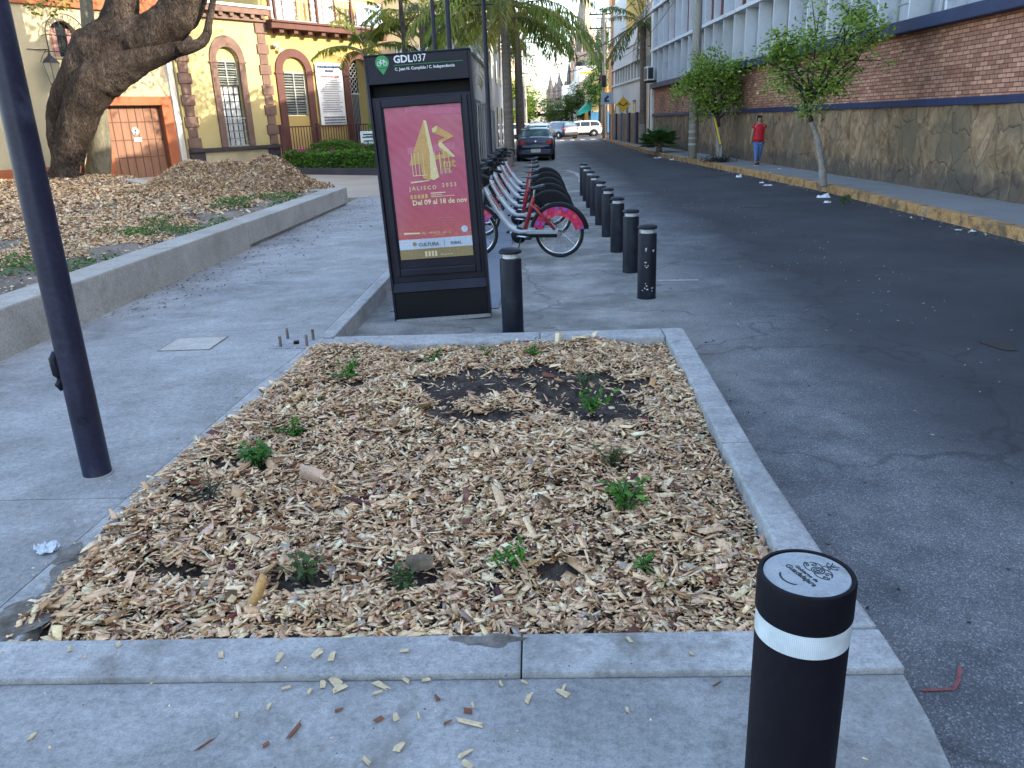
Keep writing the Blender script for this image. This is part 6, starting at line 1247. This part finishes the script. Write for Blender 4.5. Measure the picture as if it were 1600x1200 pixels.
b = t1b; broad_tree('young_tree', 'young tree with a lime-washed lower trunk and wide airy crown against the brick wall', b, [(0, 0, 0), lp(b, 1283, 250), lp(b, 1277, 215), lp(b, 1268, 190), lp(b, 1262, 165), lp(b, 1270, 150)], [.09, .065, .06, .055, .05, .045],
  [(lp(b, 1225, 110), .55), (lp(b, 1260, 110, b.y-.3), .6), (lp(b, 1300, 105, b.y+.2), .6), (lp(b, 1230, 70), .5), (lp(b, 1275, 60), .6), (lp(b, 1320, 60, b.y-.3), .55), (lp(b, 1340, 95), .5), (lp(b, 1325, 20), .4), (lp(b, 1350, 35), .35), (lp(b, 1250, 140, b.y-.2), .4), (lp(b, 1215, 60), .3), (lp(b, 1370, 50), .25), (lp(b, 1310, 130), .35), (lp(b, 1208, 95), .3)], 4900, .095, GL, K['barkdark'], lime=1.35, spread=.27)
b = G(1123, 250); broad_tree('young_tree', 'smaller dense young tree with a short lime-washed trunk beside the grey utility pole', b, [(0, 0, 0), lp(b, 1122, 225), lp(b, 1123, 205), lp(b, 1122, 190), lp(b, 1120, 178)], [.11, .08, .075, .07, .06],
  [(lp(b, 1092, 135), .65), (lp(b, 1110, 120, b.y-.5), .75), (lp(b, 1130, 135), .7), (lp(b, 1100, 155), .55), (lp(b, 1135, 155, b.y-.3), .5), (lp(b, 1115, 105), .55), (lp(b, 1140, 115), .45), (lp(b, 1085, 120), .4), (lp(b, 1150, 110), .3), (lp(b, 1148, 160), .3)], 5200, .125, GL, K['barkdark'], lime=1.1, spread=.28)
m = MB(); c = G(1123, 253)
tag(leaf_mesh('ground_plant', np.array([[c.x+RG.normal(0, .25), c.y+RG.normal(0, .3), .16+abs(RG.normal(0, .08))] for _ in range(500)]), .12, [(.03, .035, .03), (.05, .05, .04)], K['leaf'], None, tuple(c), elong=4), 'dark tuft of dry grass round the foot of the smaller young tree', 'plant')
tag(leaf_mesh('weed_tuft', np.array(G(1320, 315))[None]+RG.normal(0, 1, (60, 3))*np.array([.05, .06, .03])+np.array([0, 0, .04]), .07, [(.05, .10, .03), (.08, .12, .04)], K['leaf'], None, tuple(G(1320, 315))), 'small weed tuft growing at the foot of the yellow kerb', 'weed')
b = Vector((7.4, 104, .15)); FG = [(.06, .12, .03), (.09, .17, .04), (.045, .09, .03)]
broad_tree('street_tree', 'round leafy tree beyond the white car on the right of the crossing', (3.9, 108, .15), [(0, 0, 0), (0, 0, 2), (.1, 0, 3)], [.25, .2, .18], [((x, y, z), 1.1) for x, y, z in ((-1.4, 0, 2.6), (0, -1, 3.4), (1.6, 0, 3.3), (.6, 1, 4.1), (1.4, .5, 4.5), (2.4, 0, 3.9), (-1.8, .3, 1.9), (2.2, -.5, 2.0), (0, -.8, 2.0), (2.9, 0, 2.9))], 6000, .26, FG, K['barkdark'])
broad_tree('street_tree', 'tall dark green tree standing behind the pair of far utility poles', (7.2, 92.5, .15), [(0, 0, 0), (0, 0, 4), (.1, 0, 6)], [.3, .25, .2], [((x, y, z), .95) for x, y, z in ((-.9, 0, 4.2), (.2, -.5, 5.2), (-.6, 0, 6.4), (-.1, .4, 7.6), (-1.1, 0, 5.4), (-.2, .5, 3.4), (.8, .5, 6.6), (.2, 0, 9.0), (.6, 0, 10.2))], 5000, .24, [(.03, .09, .025), (.05, .13, .03)], K['barkdark'])
broad_tree('street_tree', 'sunlit yellow-green tree far down the left side of the street', (-3.2, 96, .15), [(0, 0, 0), (0, 0, 2.5), (.1, 0, 3.4)], [.25, .2, .18], [((x, y, z), 1.7) for x, y, z in ((-1.2, 0, 4), (1, -1, 4.6), (2.0, 0, 3.4), (0, 1, 5.8), (.5, -.8, 2.8), (-1, -.5, 2.8))], 5000, .32, [(.20, .30, .03), (.26, .36, .05), (.12, .2, .03)], K['barkdark'])
broad_tree('street_tree', 'farthest green tree closing the view in the middle of the street', (-1.5, 150, .15), [(0, 0, 0), (0, 0, 2), (.1, 0, 2.6)], [.4, .35, .3], [((x, y, z), 1.5) for x, y, z in ((-3, 0, 3.4), (0, -1, 4.2), (3, 0, 3.6), (-1, 1, 5), (4, .5, 2.6), (0, -2, 2.4), (6, 0, 3.0), (8, 0, 2.6), (10, 0, 3))], 7000, .36, FG, K['barkdark'])
broad_tree('dapple_tree', 'tall slender tree added behind the totem, its unseen crown dappling the house fronts', (-4.75, 31.3, .15), [(0, 0, 0), (.05, 0, 3), (-.05, 0, 5.5), (0, 0, 7.2)], [.11, .09, .08, .07],
  [((x, y, z), 1.15) for x, y, z in ((-3.4, -.4, 7.9), (-2.0, .3, 8.3), (-.6, -.5, 8.8), (.8, .4, 8.1), (2.2, -.2, 8.6), (3.2, .3, 8.0), (-1.2, .4, 9.9), (1.2, 0, 10), (-4.2, .2, 9.2))], 2600, .20, FG, K['barkdark'], spread=.3)  # tree added for its out-of-view crown, which dapples the house fronts with shade
b = Vector((6.25, 49.0, .15)); palm('tall palm on the right pavement in front of the white building', tuple(b), 6.6, .17, 24, 2.9, .55, 31, lean=(-.05, 0), dead=7, cols=((.06, .11, .03), (.10, .15, .04), (.16, .14, .06)), up=(-.6, 1.2))
b_ = [o for o in D.objects if o.name.startswith('palm_tree')][-1]; m = MB(); m.lathe([(.215, 0), (.205, 1.15)], n=14); m.build('lime_wash_band', K['barklime'], b_)
# ---- cathedral
K['gothic'] = mat('grey_stone', [(.14, .12, .12), (.22, .19, .18)], .9, .08, .25, 1.2, .6, dist=.5); K['gothicroof'] = mat('spire_tiles', [(.20, .17, .14), (.30, .25, .19)], .8, .1, .3, 1.0, .3, dist=.5)
ca = empty('church', (17.8, 300, 0), 0, 'gothic stone church with a tall tapering spire at the end of the street', 'church')
def pin(m, x, y, z, r, h): m.lathe([(r, z), (r, z+h*.35), (r*1.25, z+h*.38), (1e-4, z+h)], x, y, 8)
m = MB(); m.b2(-4.8, 4.8, -4.8, 4.8, 0, 23); m.b2(-5.1, 5.1, -5.1, 5.1, 12, 13).b2(-5.1, 5.1, -5.1, 5.1, 22.6, 23.6)
for x in (-4.8, 0, 4.8): m.b2(x-.6, x+.6, -5.5, -4.8, 0, 21)
m.build('tower', K['gothic'], ca)
m = MB(); m.lathe([(4.3, 23.6), (3.4, 30), (2.1, 38), (.9, 46), (.05, 54)], n=8); m.build('spire', K['gothicroof'], ca)
m = MB()
for x in (-4.6, 4.6):
    for y in (-4.6, 4.6): pin(m, x, y, 21, 1.0, 11)
for x in (-1.6, 1.6): pin(m, x, -4.6, 23, .6, 6)
m.build('pinnacle', K['gothic'], ca)
m = MB()
for x in (-2.4, 2.4):
    for z in (3, 14.5): m.plate(arch(x-1.1, x+1.1, z, z+5, 10), -4.9, -4.82)
m.build('lancet_window', K['black'], ca)
m = MB(); m.b2(4.9, 8.5, 8, 20, 0, 16); m.lathe([(3.0, 16), (1.8, 26), (.05, 40)], 7.2, 12, 8); pin(m, 9.5, 10, 14, 1.2, 10); m.build('rear_tower', K['gothicroof'], ca)
m = MB(); m.b2(-13, -4.9, -2, 16, 0, 11); 
for x, h in ((-12.4, 8), (-10.6, 6), (-9.3, 9.0), (-7.2, 6), (-5.8, 13)): pin(m, x, -2.5, 9, .9, h)
m.b2(-14.0, -11, -3, 0, 0, 12); m.build('nave_front', K['gothic'], ca)
m = MB(); m.add([(-11, -2.6, 11), (-7, -2.6, 11), (-9, -2.6, 16), (-11, 14, 11), (-7, 14, 11), (-9, 14, 16)], [(0, 1, 2), (0, 2, 5, 3), (1, 4, 5, 2), (3, 5, 4)]); m.build('gable', K['gothic'], ca)
wbk = empty('distant_buildings', (6.2, 190, 0), 0, 'white and ochre buildings in front of the church at the far end of the street', 'building'); m = MB(); m.b2(0, 3, 0, 10, 0, 9).b2(3.2, 8, 2, 12, 0, 13).b2(9, 24, 0, 20, 0, 9); m.build('wall', K['whitewall'], wbk); B(4, 7.4, 1.9, 1.99, 9.5, 11.8).build('balcony', K['mustard'], wbk); B(5.8, 7.4, 1.9, 1.99, 4.5, 8).build('yellow_front', K['mustard'], wbk)
for x in (.5, 1.8, 3.6): B(x, x+.7, -.1 if x < 3 else 1.9, -.01 if x < 3 else 1.99, 5, 7).build('window', K['darkglass'], wbk)
hb_ = empty('distant_block', (-14, 260, 0), 0, 'pale block closing the left end of the street', 'building'); m = MB(); m.b2(-6, 11, 0, 20, 0, 8); m.build('wall', K['whitewall'], hb_)
# ================================================================== VEHICLES
def car(lab, cat, loc, rz, kind, paint, lod=0):
    r = empty('parked_car' if 'parked' in lab else 'car', loc, rz, lab, cat)
    if kind == 'sedan': st = [(-2.12, .42, .60, .62, .62), (-2.08, .30, .88, .90, .70), (-1.95, .24, .93, 1.00, .80), (-1.45, .22, .93, 1.03, .82), (-1.38, .22, .93, 1.05, .82), (-.72, .2, .93, 1.37, .84), (-.3, .2, .93, 1.42, .85), (.4, .2, .92, 1.40, .85), (.75, .2, .92, 1.30, .85), (1.30, .2, .92, .99, .84), (1.8, .22, .84, .88, .80), (2.08, .28, .68, .72, .70), (2.16, .40, .56, .58, .60)]
    else: st = [(-2.2, .45, .80, .85, .68), (-2.16, .34, 1.0, 1.05, .78), (-2.05, .30, 1.05, 1.35, .84), (-1.85, .28, 1.05, 1.62, .88), (-1.3, .28, 1.05, 1.70, .90), (.2, .28, 1.02, 1.70, .90), (.6, .28, 1.02, 1.60, .90), (1.22, .28, 1.02, 1.12, .88), (1.8, .30, .98, 1.03, .84), (2.12, .35, .80, .84, .76), (2.22, .46, .66, .68, .64)]
    st = np.array(st); xs = np.linspace(st[0, 0], st[-1, 0], 46); I = lambda j: np.interp(xs, st[:, 0], st[:, j]); zb, zt, ztp, hw = I(1), I(2), I(3), I(4)
    def sm_(a): return np.convolve(np.pad(a, 1, 'edge'), [.2, .6, .2], 'valid')
    ztp = sm_(ztp); hw = sm_(hw)*1.0; V = []; 
    def sec(i):
        w_ = hw[i]; tw = w_*.97-(ztp[i]-zt[i])*.42 if ztp[i]-zt[i] > .08 else w_*.90; b_, t_, p_ = zb[i], zt[i], ztp[i]
        return [(0, b_), (w_*.88, b_), (w_*.98, b_+.12), (w_, (b_+t_)/2), (w_*.985, t_-.06), (w_*.955, t_), (tw+.01, p_-.035), (tw-.06, p_), (0, p_+.015)]
    for i, x in enumerate(xs):
        s_ = sec(i); V += [(x, y, z) for y, z in s_]+[(x, -y, z) for y, z in s_[1:-1][::-1]]
    k = 16; F = [(i*k+j, i*k+(j+1) % k, (i+1)*k+(j+1) % k, (i+1)*k+j) for i in range(len(xs)-1) for j in range(k)]+[tuple(range(k)), tuple((len(xs)-1)*k+j for j in range(k))[::-1]]
    MB().add(V, F).build('body', paint, r, smooth=True, autos=38)
    def side(x, t, s_):
        i = int(np.clip(np.searchsorted(xs, x), 1, len(xs)-1)); f = (x-xs[i-1])/(xs[i]-xs[i-1]); A, B_ = sec(i-1), sec(i); a = [np.array(A[q])*(1-f)+np.array(B_[q])*f for q in (5, 6)]; q = a[0]*(1-t)+a[1]*t; return (x, s_*(q[0]+.006), q[1])
    roof = [x for x in xs if float(np.interp(x, xs, ztp-zt)) > .30]; xa, xb = min(roof), max(roof); m = MB()
    for s_ in (-1, 1):
        nw = 2 if kind == 'sedan' else 3; ed = np.linspace(xa, xb, nw+1)
        for q in range(nw):
            g = np.linspace(ed[q]+.03, ed[q+1]-.03, 6); V = [side(x, .12, s_) for x in g]+[side(x, .86, s_) for x in g]; m.add(V, [(i, i+1, 7+i, 6+i) for i in range(5)])
    m.build('side_window', K['darkglass'], r)
    def strip(x0, x1, nm):
        g = np.linspace(x0, x1, 5); V = []
        for x in g: z = float(np.interp(x, xs, ztp))+.02; w_ = float(np.interp(x, xs, hw))*.97-(z-float(np.interp(x, xs, zt)))*.42-.10; V += [(x, -w_, z), (x, w_, z)]
        MB().add(V, [(2*i, 2*i+1, 2*i+3, 2*i+2) for i in range(4)]).build(nm, K['carglass'], r)
    strip(*((-1.36, -.78) if kind == 'sedan' else (-2.04, -1.84)), 'rear_window'); strip(*((.80, 1.26) if kind == 'sedan' else (.64, 1.18)), 'windscreen')
    wr = .31 if kind == 'sedan' else .36; wx = (-1.28, 1.32) if kind == 'sedan' else (-1.38, 1.38)
    for x in wx:
        for s_ in (-1, 1):
            yy = s_*(float(np.interp(x, xs, hw))-.02); ar = MB().lathe([(wr+.07, -.04), (wr+.07, .02)], n=24, M=Matrix.Translation((x, yy, wr)) @ Matrix.Rotation(rad(90), 4, 'X')).build('wheel_arch', K['black'], r)
            w_ = MB().torus((x, yy-s_*.02, wr), wr-.07, .07, n=24, m=8, flat=1.4).build('wheel', K['rubber'], r, smooth=True); m = MB(); m.lathe([(.04, -.05), (wr-.10, -.03), (wr-.10, .03), (.04, .05)], n=20, M=Matrix.Translation((x, yy+s_*.0, wr)) @ Matrix.Rotation(rad(90), 4, 'X'))
            m.build('rim', K['silver'], w_)
    xe = xs[0]; 
    if kind == 'sedan':
        for s_ in (-1, 1): m = MB(); m.box(-2.06, s_*.60, .80, .10, .24, .17).box(-1.98, s_*.70, .82, .16, .06, .15); m.build('tail_light', K['tail'], r, bevel=.02)
        m = MB(); m.box(-2.15, 0, .40, .16, 1.42, .24); m.build('rear_bumper', paint, r, bevel=.05); m = MB(); m.box(-2.235, 0, .46, .012, .44, .15); m.build('licence_plate', K['plate'], r, bevel=.003)
        MB().lathe([(1e-4, .01), (.05, 0)], n=16, M=Matrix.Translation((-2.115, 0, .84)) @ Matrix.Rotation(rad(-90), 4, 'Y')).build('badge', K['chrome'], r)
    else:
        for s_ in (-1, 1): m = MB(); m.box(-2.14, s_*.68, 1.0, .12, .20, .16).box(-2.02, s_*.80, 1.0, .2, .06, .14); m.build('tail_light', K['tail'], r, bevel=.02)
        m = MB(); m.box(-2.2, 0, .46, .14, 1.5, .26).box(2.2, 0, .44, .12, 1.44, .22); m.build('bumper', K['black'], r, bevel=.05); MB().box(-2.2, 0, .82, .02, .44, .14).build('licence_plate', K['plate'], r)
        m = MB(); m.b2(-1.35, 1.35, .86, .895, .30, .46).b2(-1.35, 1.35, -.895, -.86, .30, .46); m.build('sill_cladding', K['black'], r, bevel=.01)
    for s_ in (-1, 1): MB().box(2.06 if kind == 'sedan' else 2.1, s_*.58, .66 if kind == 'sedan' else .82, .14, .26, .12).build('headlight', K['white'], r, bevel=.02)
    for s_ in (-1, 1): MB().box(.72, s_*.93, 1.0 if kind == 'sedan' else 1.12, .1, .16, .12).build('mirror', paint, r, bevel=.03)
    m = MB(); m.box(-.9, 0, .72, .1, .1, .1) if False else m.b2(-1.9, 1.9, -.72, .72, .16, .24); m.build('underbody', K['black'], r)
    if kind == 'suv': r.scale = (1, 1, .9)
    return r
K['carglass'] = mat('car_glass', [(.03, .07, .065), (.10, .17, .16)], .08, 2, 0, 10, 0, spec=.9); K['tail'] = mat('tail_light_red', (.45, .02, .015), .2, 6, coat=.5); K['plate'] = mat('licence_white', (.55, .6, .5), .5)
paint = lambda n, c: mat(n, c, .3, 1, .03, 30, 0, coat=.6)
P90 = rad(90)
car('dark blue sedan parked nearest, just beyond the bicycles', 'car', (-.06, 39.0, 0), P90, 'sedan', paint('dark_blue_paint', (.012, .018, .05))).name = 'parked_car'
car('silver-white hatchback parked behind the dark blue sedan', 'car', (.0, 47.2, 0), P90, 'suv', paint('silver_white_paint', (.42, .45, .48))).name = 'parked_car'
car('white car parked third from the camera, rear corner showing', 'car', (.25, 56, 0), P90, 'suv', paint('white_car_paint', (.62, .63, .63)))
car('dark blue sport utility car turning at the crossing', 'car', (2.2, 79.0, 0), rad(118), 'suv', paint('blue_car_paint', (.012, .018, .07)))
car('white sport utility car crossing the street sideways', 'car', (4.35, 84, 0), rad(182), 'suv', paint('white_car_paint', (.66, .64, .60)))
car('grey car half hidden behind the dark blue turning car', 'car', (2.3, 99, 0), rad(95), 'suv', paint('grey_car_paint', (.2, .2, .2)))
car('white van-like car parked at the left kerb past the palms', 'car', (-2.6, 86, 0), rad(170), 'suv', paint('white_car_paint', (.6, .6, .58)))
car('dark sedan beyond the crossing in the middle distance', 'car', (.8, 104, 0), P90, 'sedan', paint('black_car_paint', (.02, .02, .025)))
car('red car far down the street', 'car', (1.2, 122, 0), P90, 'sedan', paint('red_car_paint', (.3, .02, .02)))
# ================================================================== PERSON
def skin(name, joints, edges, mt, parent, root=0, sub=2):
    me = D.meshes.new(name); me.from_pydata([j[0] for j in joints], edges, []); o = D.objects.new(name, me); col.objects.link(o)
    md = o.modifiers.new('s', 'SKIN'); md.use_smooth_shade = True
    for i, j in enumerate(joints): v = me.skin_vertices[0].data[i]; rr = j[1]; v.radius = rr if isinstance(rr, tuple) else (rr, rr); v.use_root = (i == root)
    s_ = o.modifiers.new('u', 'SUBSURF'); s_.levels = sub; s_.render_levels = sub
    dg = C.evaluated_depsgraph_get(); m2 = D.meshes.new_from_object(o.evaluated_get(dg)); D.objects.remove(o); D.meshes.remove(me); m2.materials.clear(); m2.materials.append(mt); m2.shade_smooth()
    o = D.objects.new(name, m2); col.objects.link(o); o.parent = parent; return o
pf = G(1183, 258.5); pe = empty('person', (pf.x, pf.y, .15), 0, 'woman in red top and blue jeans walking on the pavement by the stone wall', 'person')
K['skin'] = mat('skin', (.33, .18, .12), .6, 8, .05); K['hair'] = mat('black_hair', (.012, .009, .008), .5, 20); K['redtop'] = mat('red_blouse', [(.42, .008, .018), (.55, .012, .03)], .7, 14, .2, 30, .3, dist=.01); K['jeans'] = mat('blue_denim', [(.06, .12, .30), (.13, .21, .42)], .85, 9, .15, 60, .2); K['shoe'] = mat('black_shoe', (.015, .015, .018), .6)
# faces -Y (towards the camera); x to the right of the picture; height 1.46
J = [((0, 0, .78), (.135, .10)), ((0, 0, .92), (.13, .10)), ((0, .0, 1.06), (.135, .105)), ((0, 0, 1.17), (.13, .085)), ((0, .005, 1.245), .05), ((0, -.01, 1.31), .052), ((0, -.012, 1.37), (.066, .078)), ((0, 0, 1.42), (.055, .062)),
     ((-.155, 0, 1.185), .05), ((-.20, .0, .98), .038), ((-.235, -.03, .80), .028), ((-.25, -.05, .73), .026), ((.155, 0, 1.185), .05), ((.205, .02, .98), .038), ((.25, .03, .81), .028), ((.265, .03, .74), .026),
     ((-.075, 0, .70), .095), ((-.065, -.06, .40), .062), ((-.05, -.02, .10), .04), ((-.055, -.10, .035), .035), ((.075, 0, .70), .095), ((.06, .03, .40), .062), ((.03, .10, .11), .04), ((.03, .03, .04), .035)]
E_ = [(0, 1), (1, 2), (2, 3), (3, 4), (4, 5), (5, 6), (6, 7), (3, 8), (8, 9), (9, 10), (10, 11), (3, 12), (12, 13), (13, 14), (14, 15), (0, 16), (16, 17), (17, 18), (18, 19), (0, 20), (20, 21), (21, 22), (22, 23)]
bod = skin('body', J, E_, K['skin'], pe)
m = MB()
for s_ in (-1, 1):
    m.sphere((s_*.024, -.082, 1.372), .008, 8, 6)
m.build('eyes', K['hair'], pe); MB().tube([(-.02, -.078, 1.325), (0, -.082, 1.322), (.02, -.078, 1.325)], .004, 6).build('mouth', mat('lips', (.25, .06, .05), .6), pe)
MB().tube([(0, -.078, 1.37), (0, -.096, 1.345)], [.006, .011], 8).build('nose', K['skin'], pe)
for s_, wx, wy, wz in ((-1, -.252, -.052, .73), (1, .267, .032, .74)):
    for k, (a, l) in enumerate(((-.012, .055), (-.004, .066), (.004, .062), (.012, .05))): skin('finger', [((wx, wy+a*1.3, wz), .008), ((wx+s_*.004, wy+a*1.6, wz-l*.5), .0075), ((wx-s_*.004, wy+a*1.6, wz-l), .006)], [(0, 1), (1, 2)], K['skin'], bod, 0, 1)
    skin('thumb', [((wx, wy-.02, wz+.02), .009), ((wx-s_*.004, wy-.038, wz-.004), .008), ((wx-s_*.008, wy-.042, wz-.025), .006)], [(0, 1), (1, 2)], K['skin'], bod, 0, 1)
skin('hair', [((0, .022, 1.405), (.074, .060)), ((0, .008, 1.452), (.036, .036)), ((0, .055, 1.35), (.055, .035)), ((0, .07, 1.28), (.035, .03))], [(1, 0), (0, 2), (2, 3)], K['hair'], pe)
m = MB(); m.lathe([(.168, .72), (.168, .80), (.155, .92), (.152, 1.06), (.158, 1.15), (.12, 1.215), (.065, 1.24)], n=28); m.v = [(x*1.0, y*.78+.012*math.sin(z*22+x*9), z+.012*math.sin(math.atan2(y, x)*5)) for x, y, z in m.v]; m.build('blouse', K['redtop'], pe, smooth=True)
m = MB()
for s_ in (-1, 1): m.tube([(s_*.10, 0, 1.195), (s_*.155, 0, 1.175), (s_*.185, 0, 1.12)], [.045, .058, .060], 14, flat=1.0)
m.build('sleeve_frill', K['redtop'], pe, smooth=True)
skin('jeans', [((0, 0, .76), (.125, .10)), ((-.078, 0, .68), .105), ((-.066, -.06, .40), .072), ((-.05, -.02, .12), .055), ((.078, 0, .68), .105), ((.062, .03, .40), .072), ((.03, .10, .13), .055)], [(0, 1), (1, 2), (2, 3), (0, 4), (4, 5), (5, 6)], K['jeans'], pe)
for x, y0 in ((-.053, -.08), (.03, .05)):
    m = MB(); m.sphere((x, y0, .045), .05, 14, 8, (.85, 1.9, .85)); m.build('shoe', K['shoe'], pe, smooth=True); MB().box(x, y0, .008, .08, .18, .014).build('sole', K['white'], pe, bevel=.006)
# ================================================================== LITTER BY THE KERB
def rag(lab, px, py, w_, d_, h_, mt='litter', z=0.0, nm='litter'):
    w_ *= .75; d_ *= .7; h_ *= .8
    c = G(px, py, z); m = MB(); n = 8
    for i in range(n+1):
        for j in range(n+1):
            u_, v_ = i/n-.5, j/n-.5; e = min(1, 6*(.5-max(abs(u_), abs(v_)))); q_ = mn.noise(Vector((u_*3+px, v_*3, 0)))+.5*mn.noise(Vector((u_*9+px, v_*9, 3))); m.v.append((u_*w_*(1+.35*mn.noise(Vector((px, v_*4, 1))))+random.gauss(0, w_*.04), v_*d_*(1+.35*mn.noise(Vector((u_*4, px, 2))))+random.gauss(0, d_*.04), .006+h_*e*max(.08, .45+q_*1.1)))
    m.f = [(i*(n+1)+j, (i+1)*(n+1)+j, (i+1)*(n+1)+j+1, i*(n+1)+j+1) for i in range(n) for j in range(n)]
    o = m.build(nm, K[mt], shift=0); o.location = (c.x, c.y, z); o.rotation_euler[2] = random.uniform(0, 3); return tag(o, lab, 'litter')
rag('white foam carton lying in the gutter below the lime-washed young tree', 1287, 309, .34, .20, .10)
rag('crumpled white paper beside the foam carton in the gutter', 1292, 317, .14, .16, .05)
rag('white plastic bag in the gutter in front of the walking woman', 1155, 277, .26, .2, .12)
rag('flat white paper in the gutter between the bag and the young tree', 1200, 290, .25, .3, .04)
rag('pale paper scrap beyond the first gutter bag', 1190, 286, .15, .2, .04)
rag('small white scrap in the gutter near the right edge of the view', 1520, 362, .10, .1, .03)
rag('second white scrap closer to the right edge of the view', 1497, 360, .12, .06, .015)
rag('crumpled paper in the gutter by the small fan palm', 1050, 250, .3, .3, .08)
rag('white scrap on the pavement near the walking woman', 1218, 264, .16, .12, .02, z=.155)
rag('light scrap on the pavement between the woman and the young tree', 1203, 270, .08, .08, .02, z=.155)
rag('paper scraps in the gutter near the small fan palm', 1028, 247, .4, .5, .05)
rag('dark crushed can lid on the pavement behind the young tree', 1300, 290, .16, .12, .03, 'iron', .155)
n = 900; y = RG.uniform(9, 45, n); x = np.array([kx(a) for a in y])-np.abs(RG.normal(0, .16, n))-.02
tag(chips('gutter_debris', np.stack([x, y, np.full(n, .008)], 1), RG.uniform(.015, .06, n), RG.uniform(.01, .03, n), np.full(n, .004), .2, K['chip'], pal=np.array([(.25, .22, .17), (.12, .10, .08), (.45, .43, .4)]), pw=np.array([.4, .4, .2]), boxy=False), 'dry leaves and grit gathered along the yellow kerb', 'debris', kind='stuff')
n = 500; y = RG.uniform(1.0, 20, n)**1; x = RG.uniform(1.1, 4, n); tag(chips('road_grit', np.stack([x, y, np.full(n, .004)], 1), RG.uniform(.006, .02, n), RG.uniform(.005, .014, n), np.full(n, .004), .2, K['chip'], pal=np.array([(.25, .24, .22), (.4, .38, .35), (.06, .06, .06)]), pw=np.array([.4, .3, .3])), 'loose grit and pebbles on the worn asphalt', 'grit', kind='stuff')
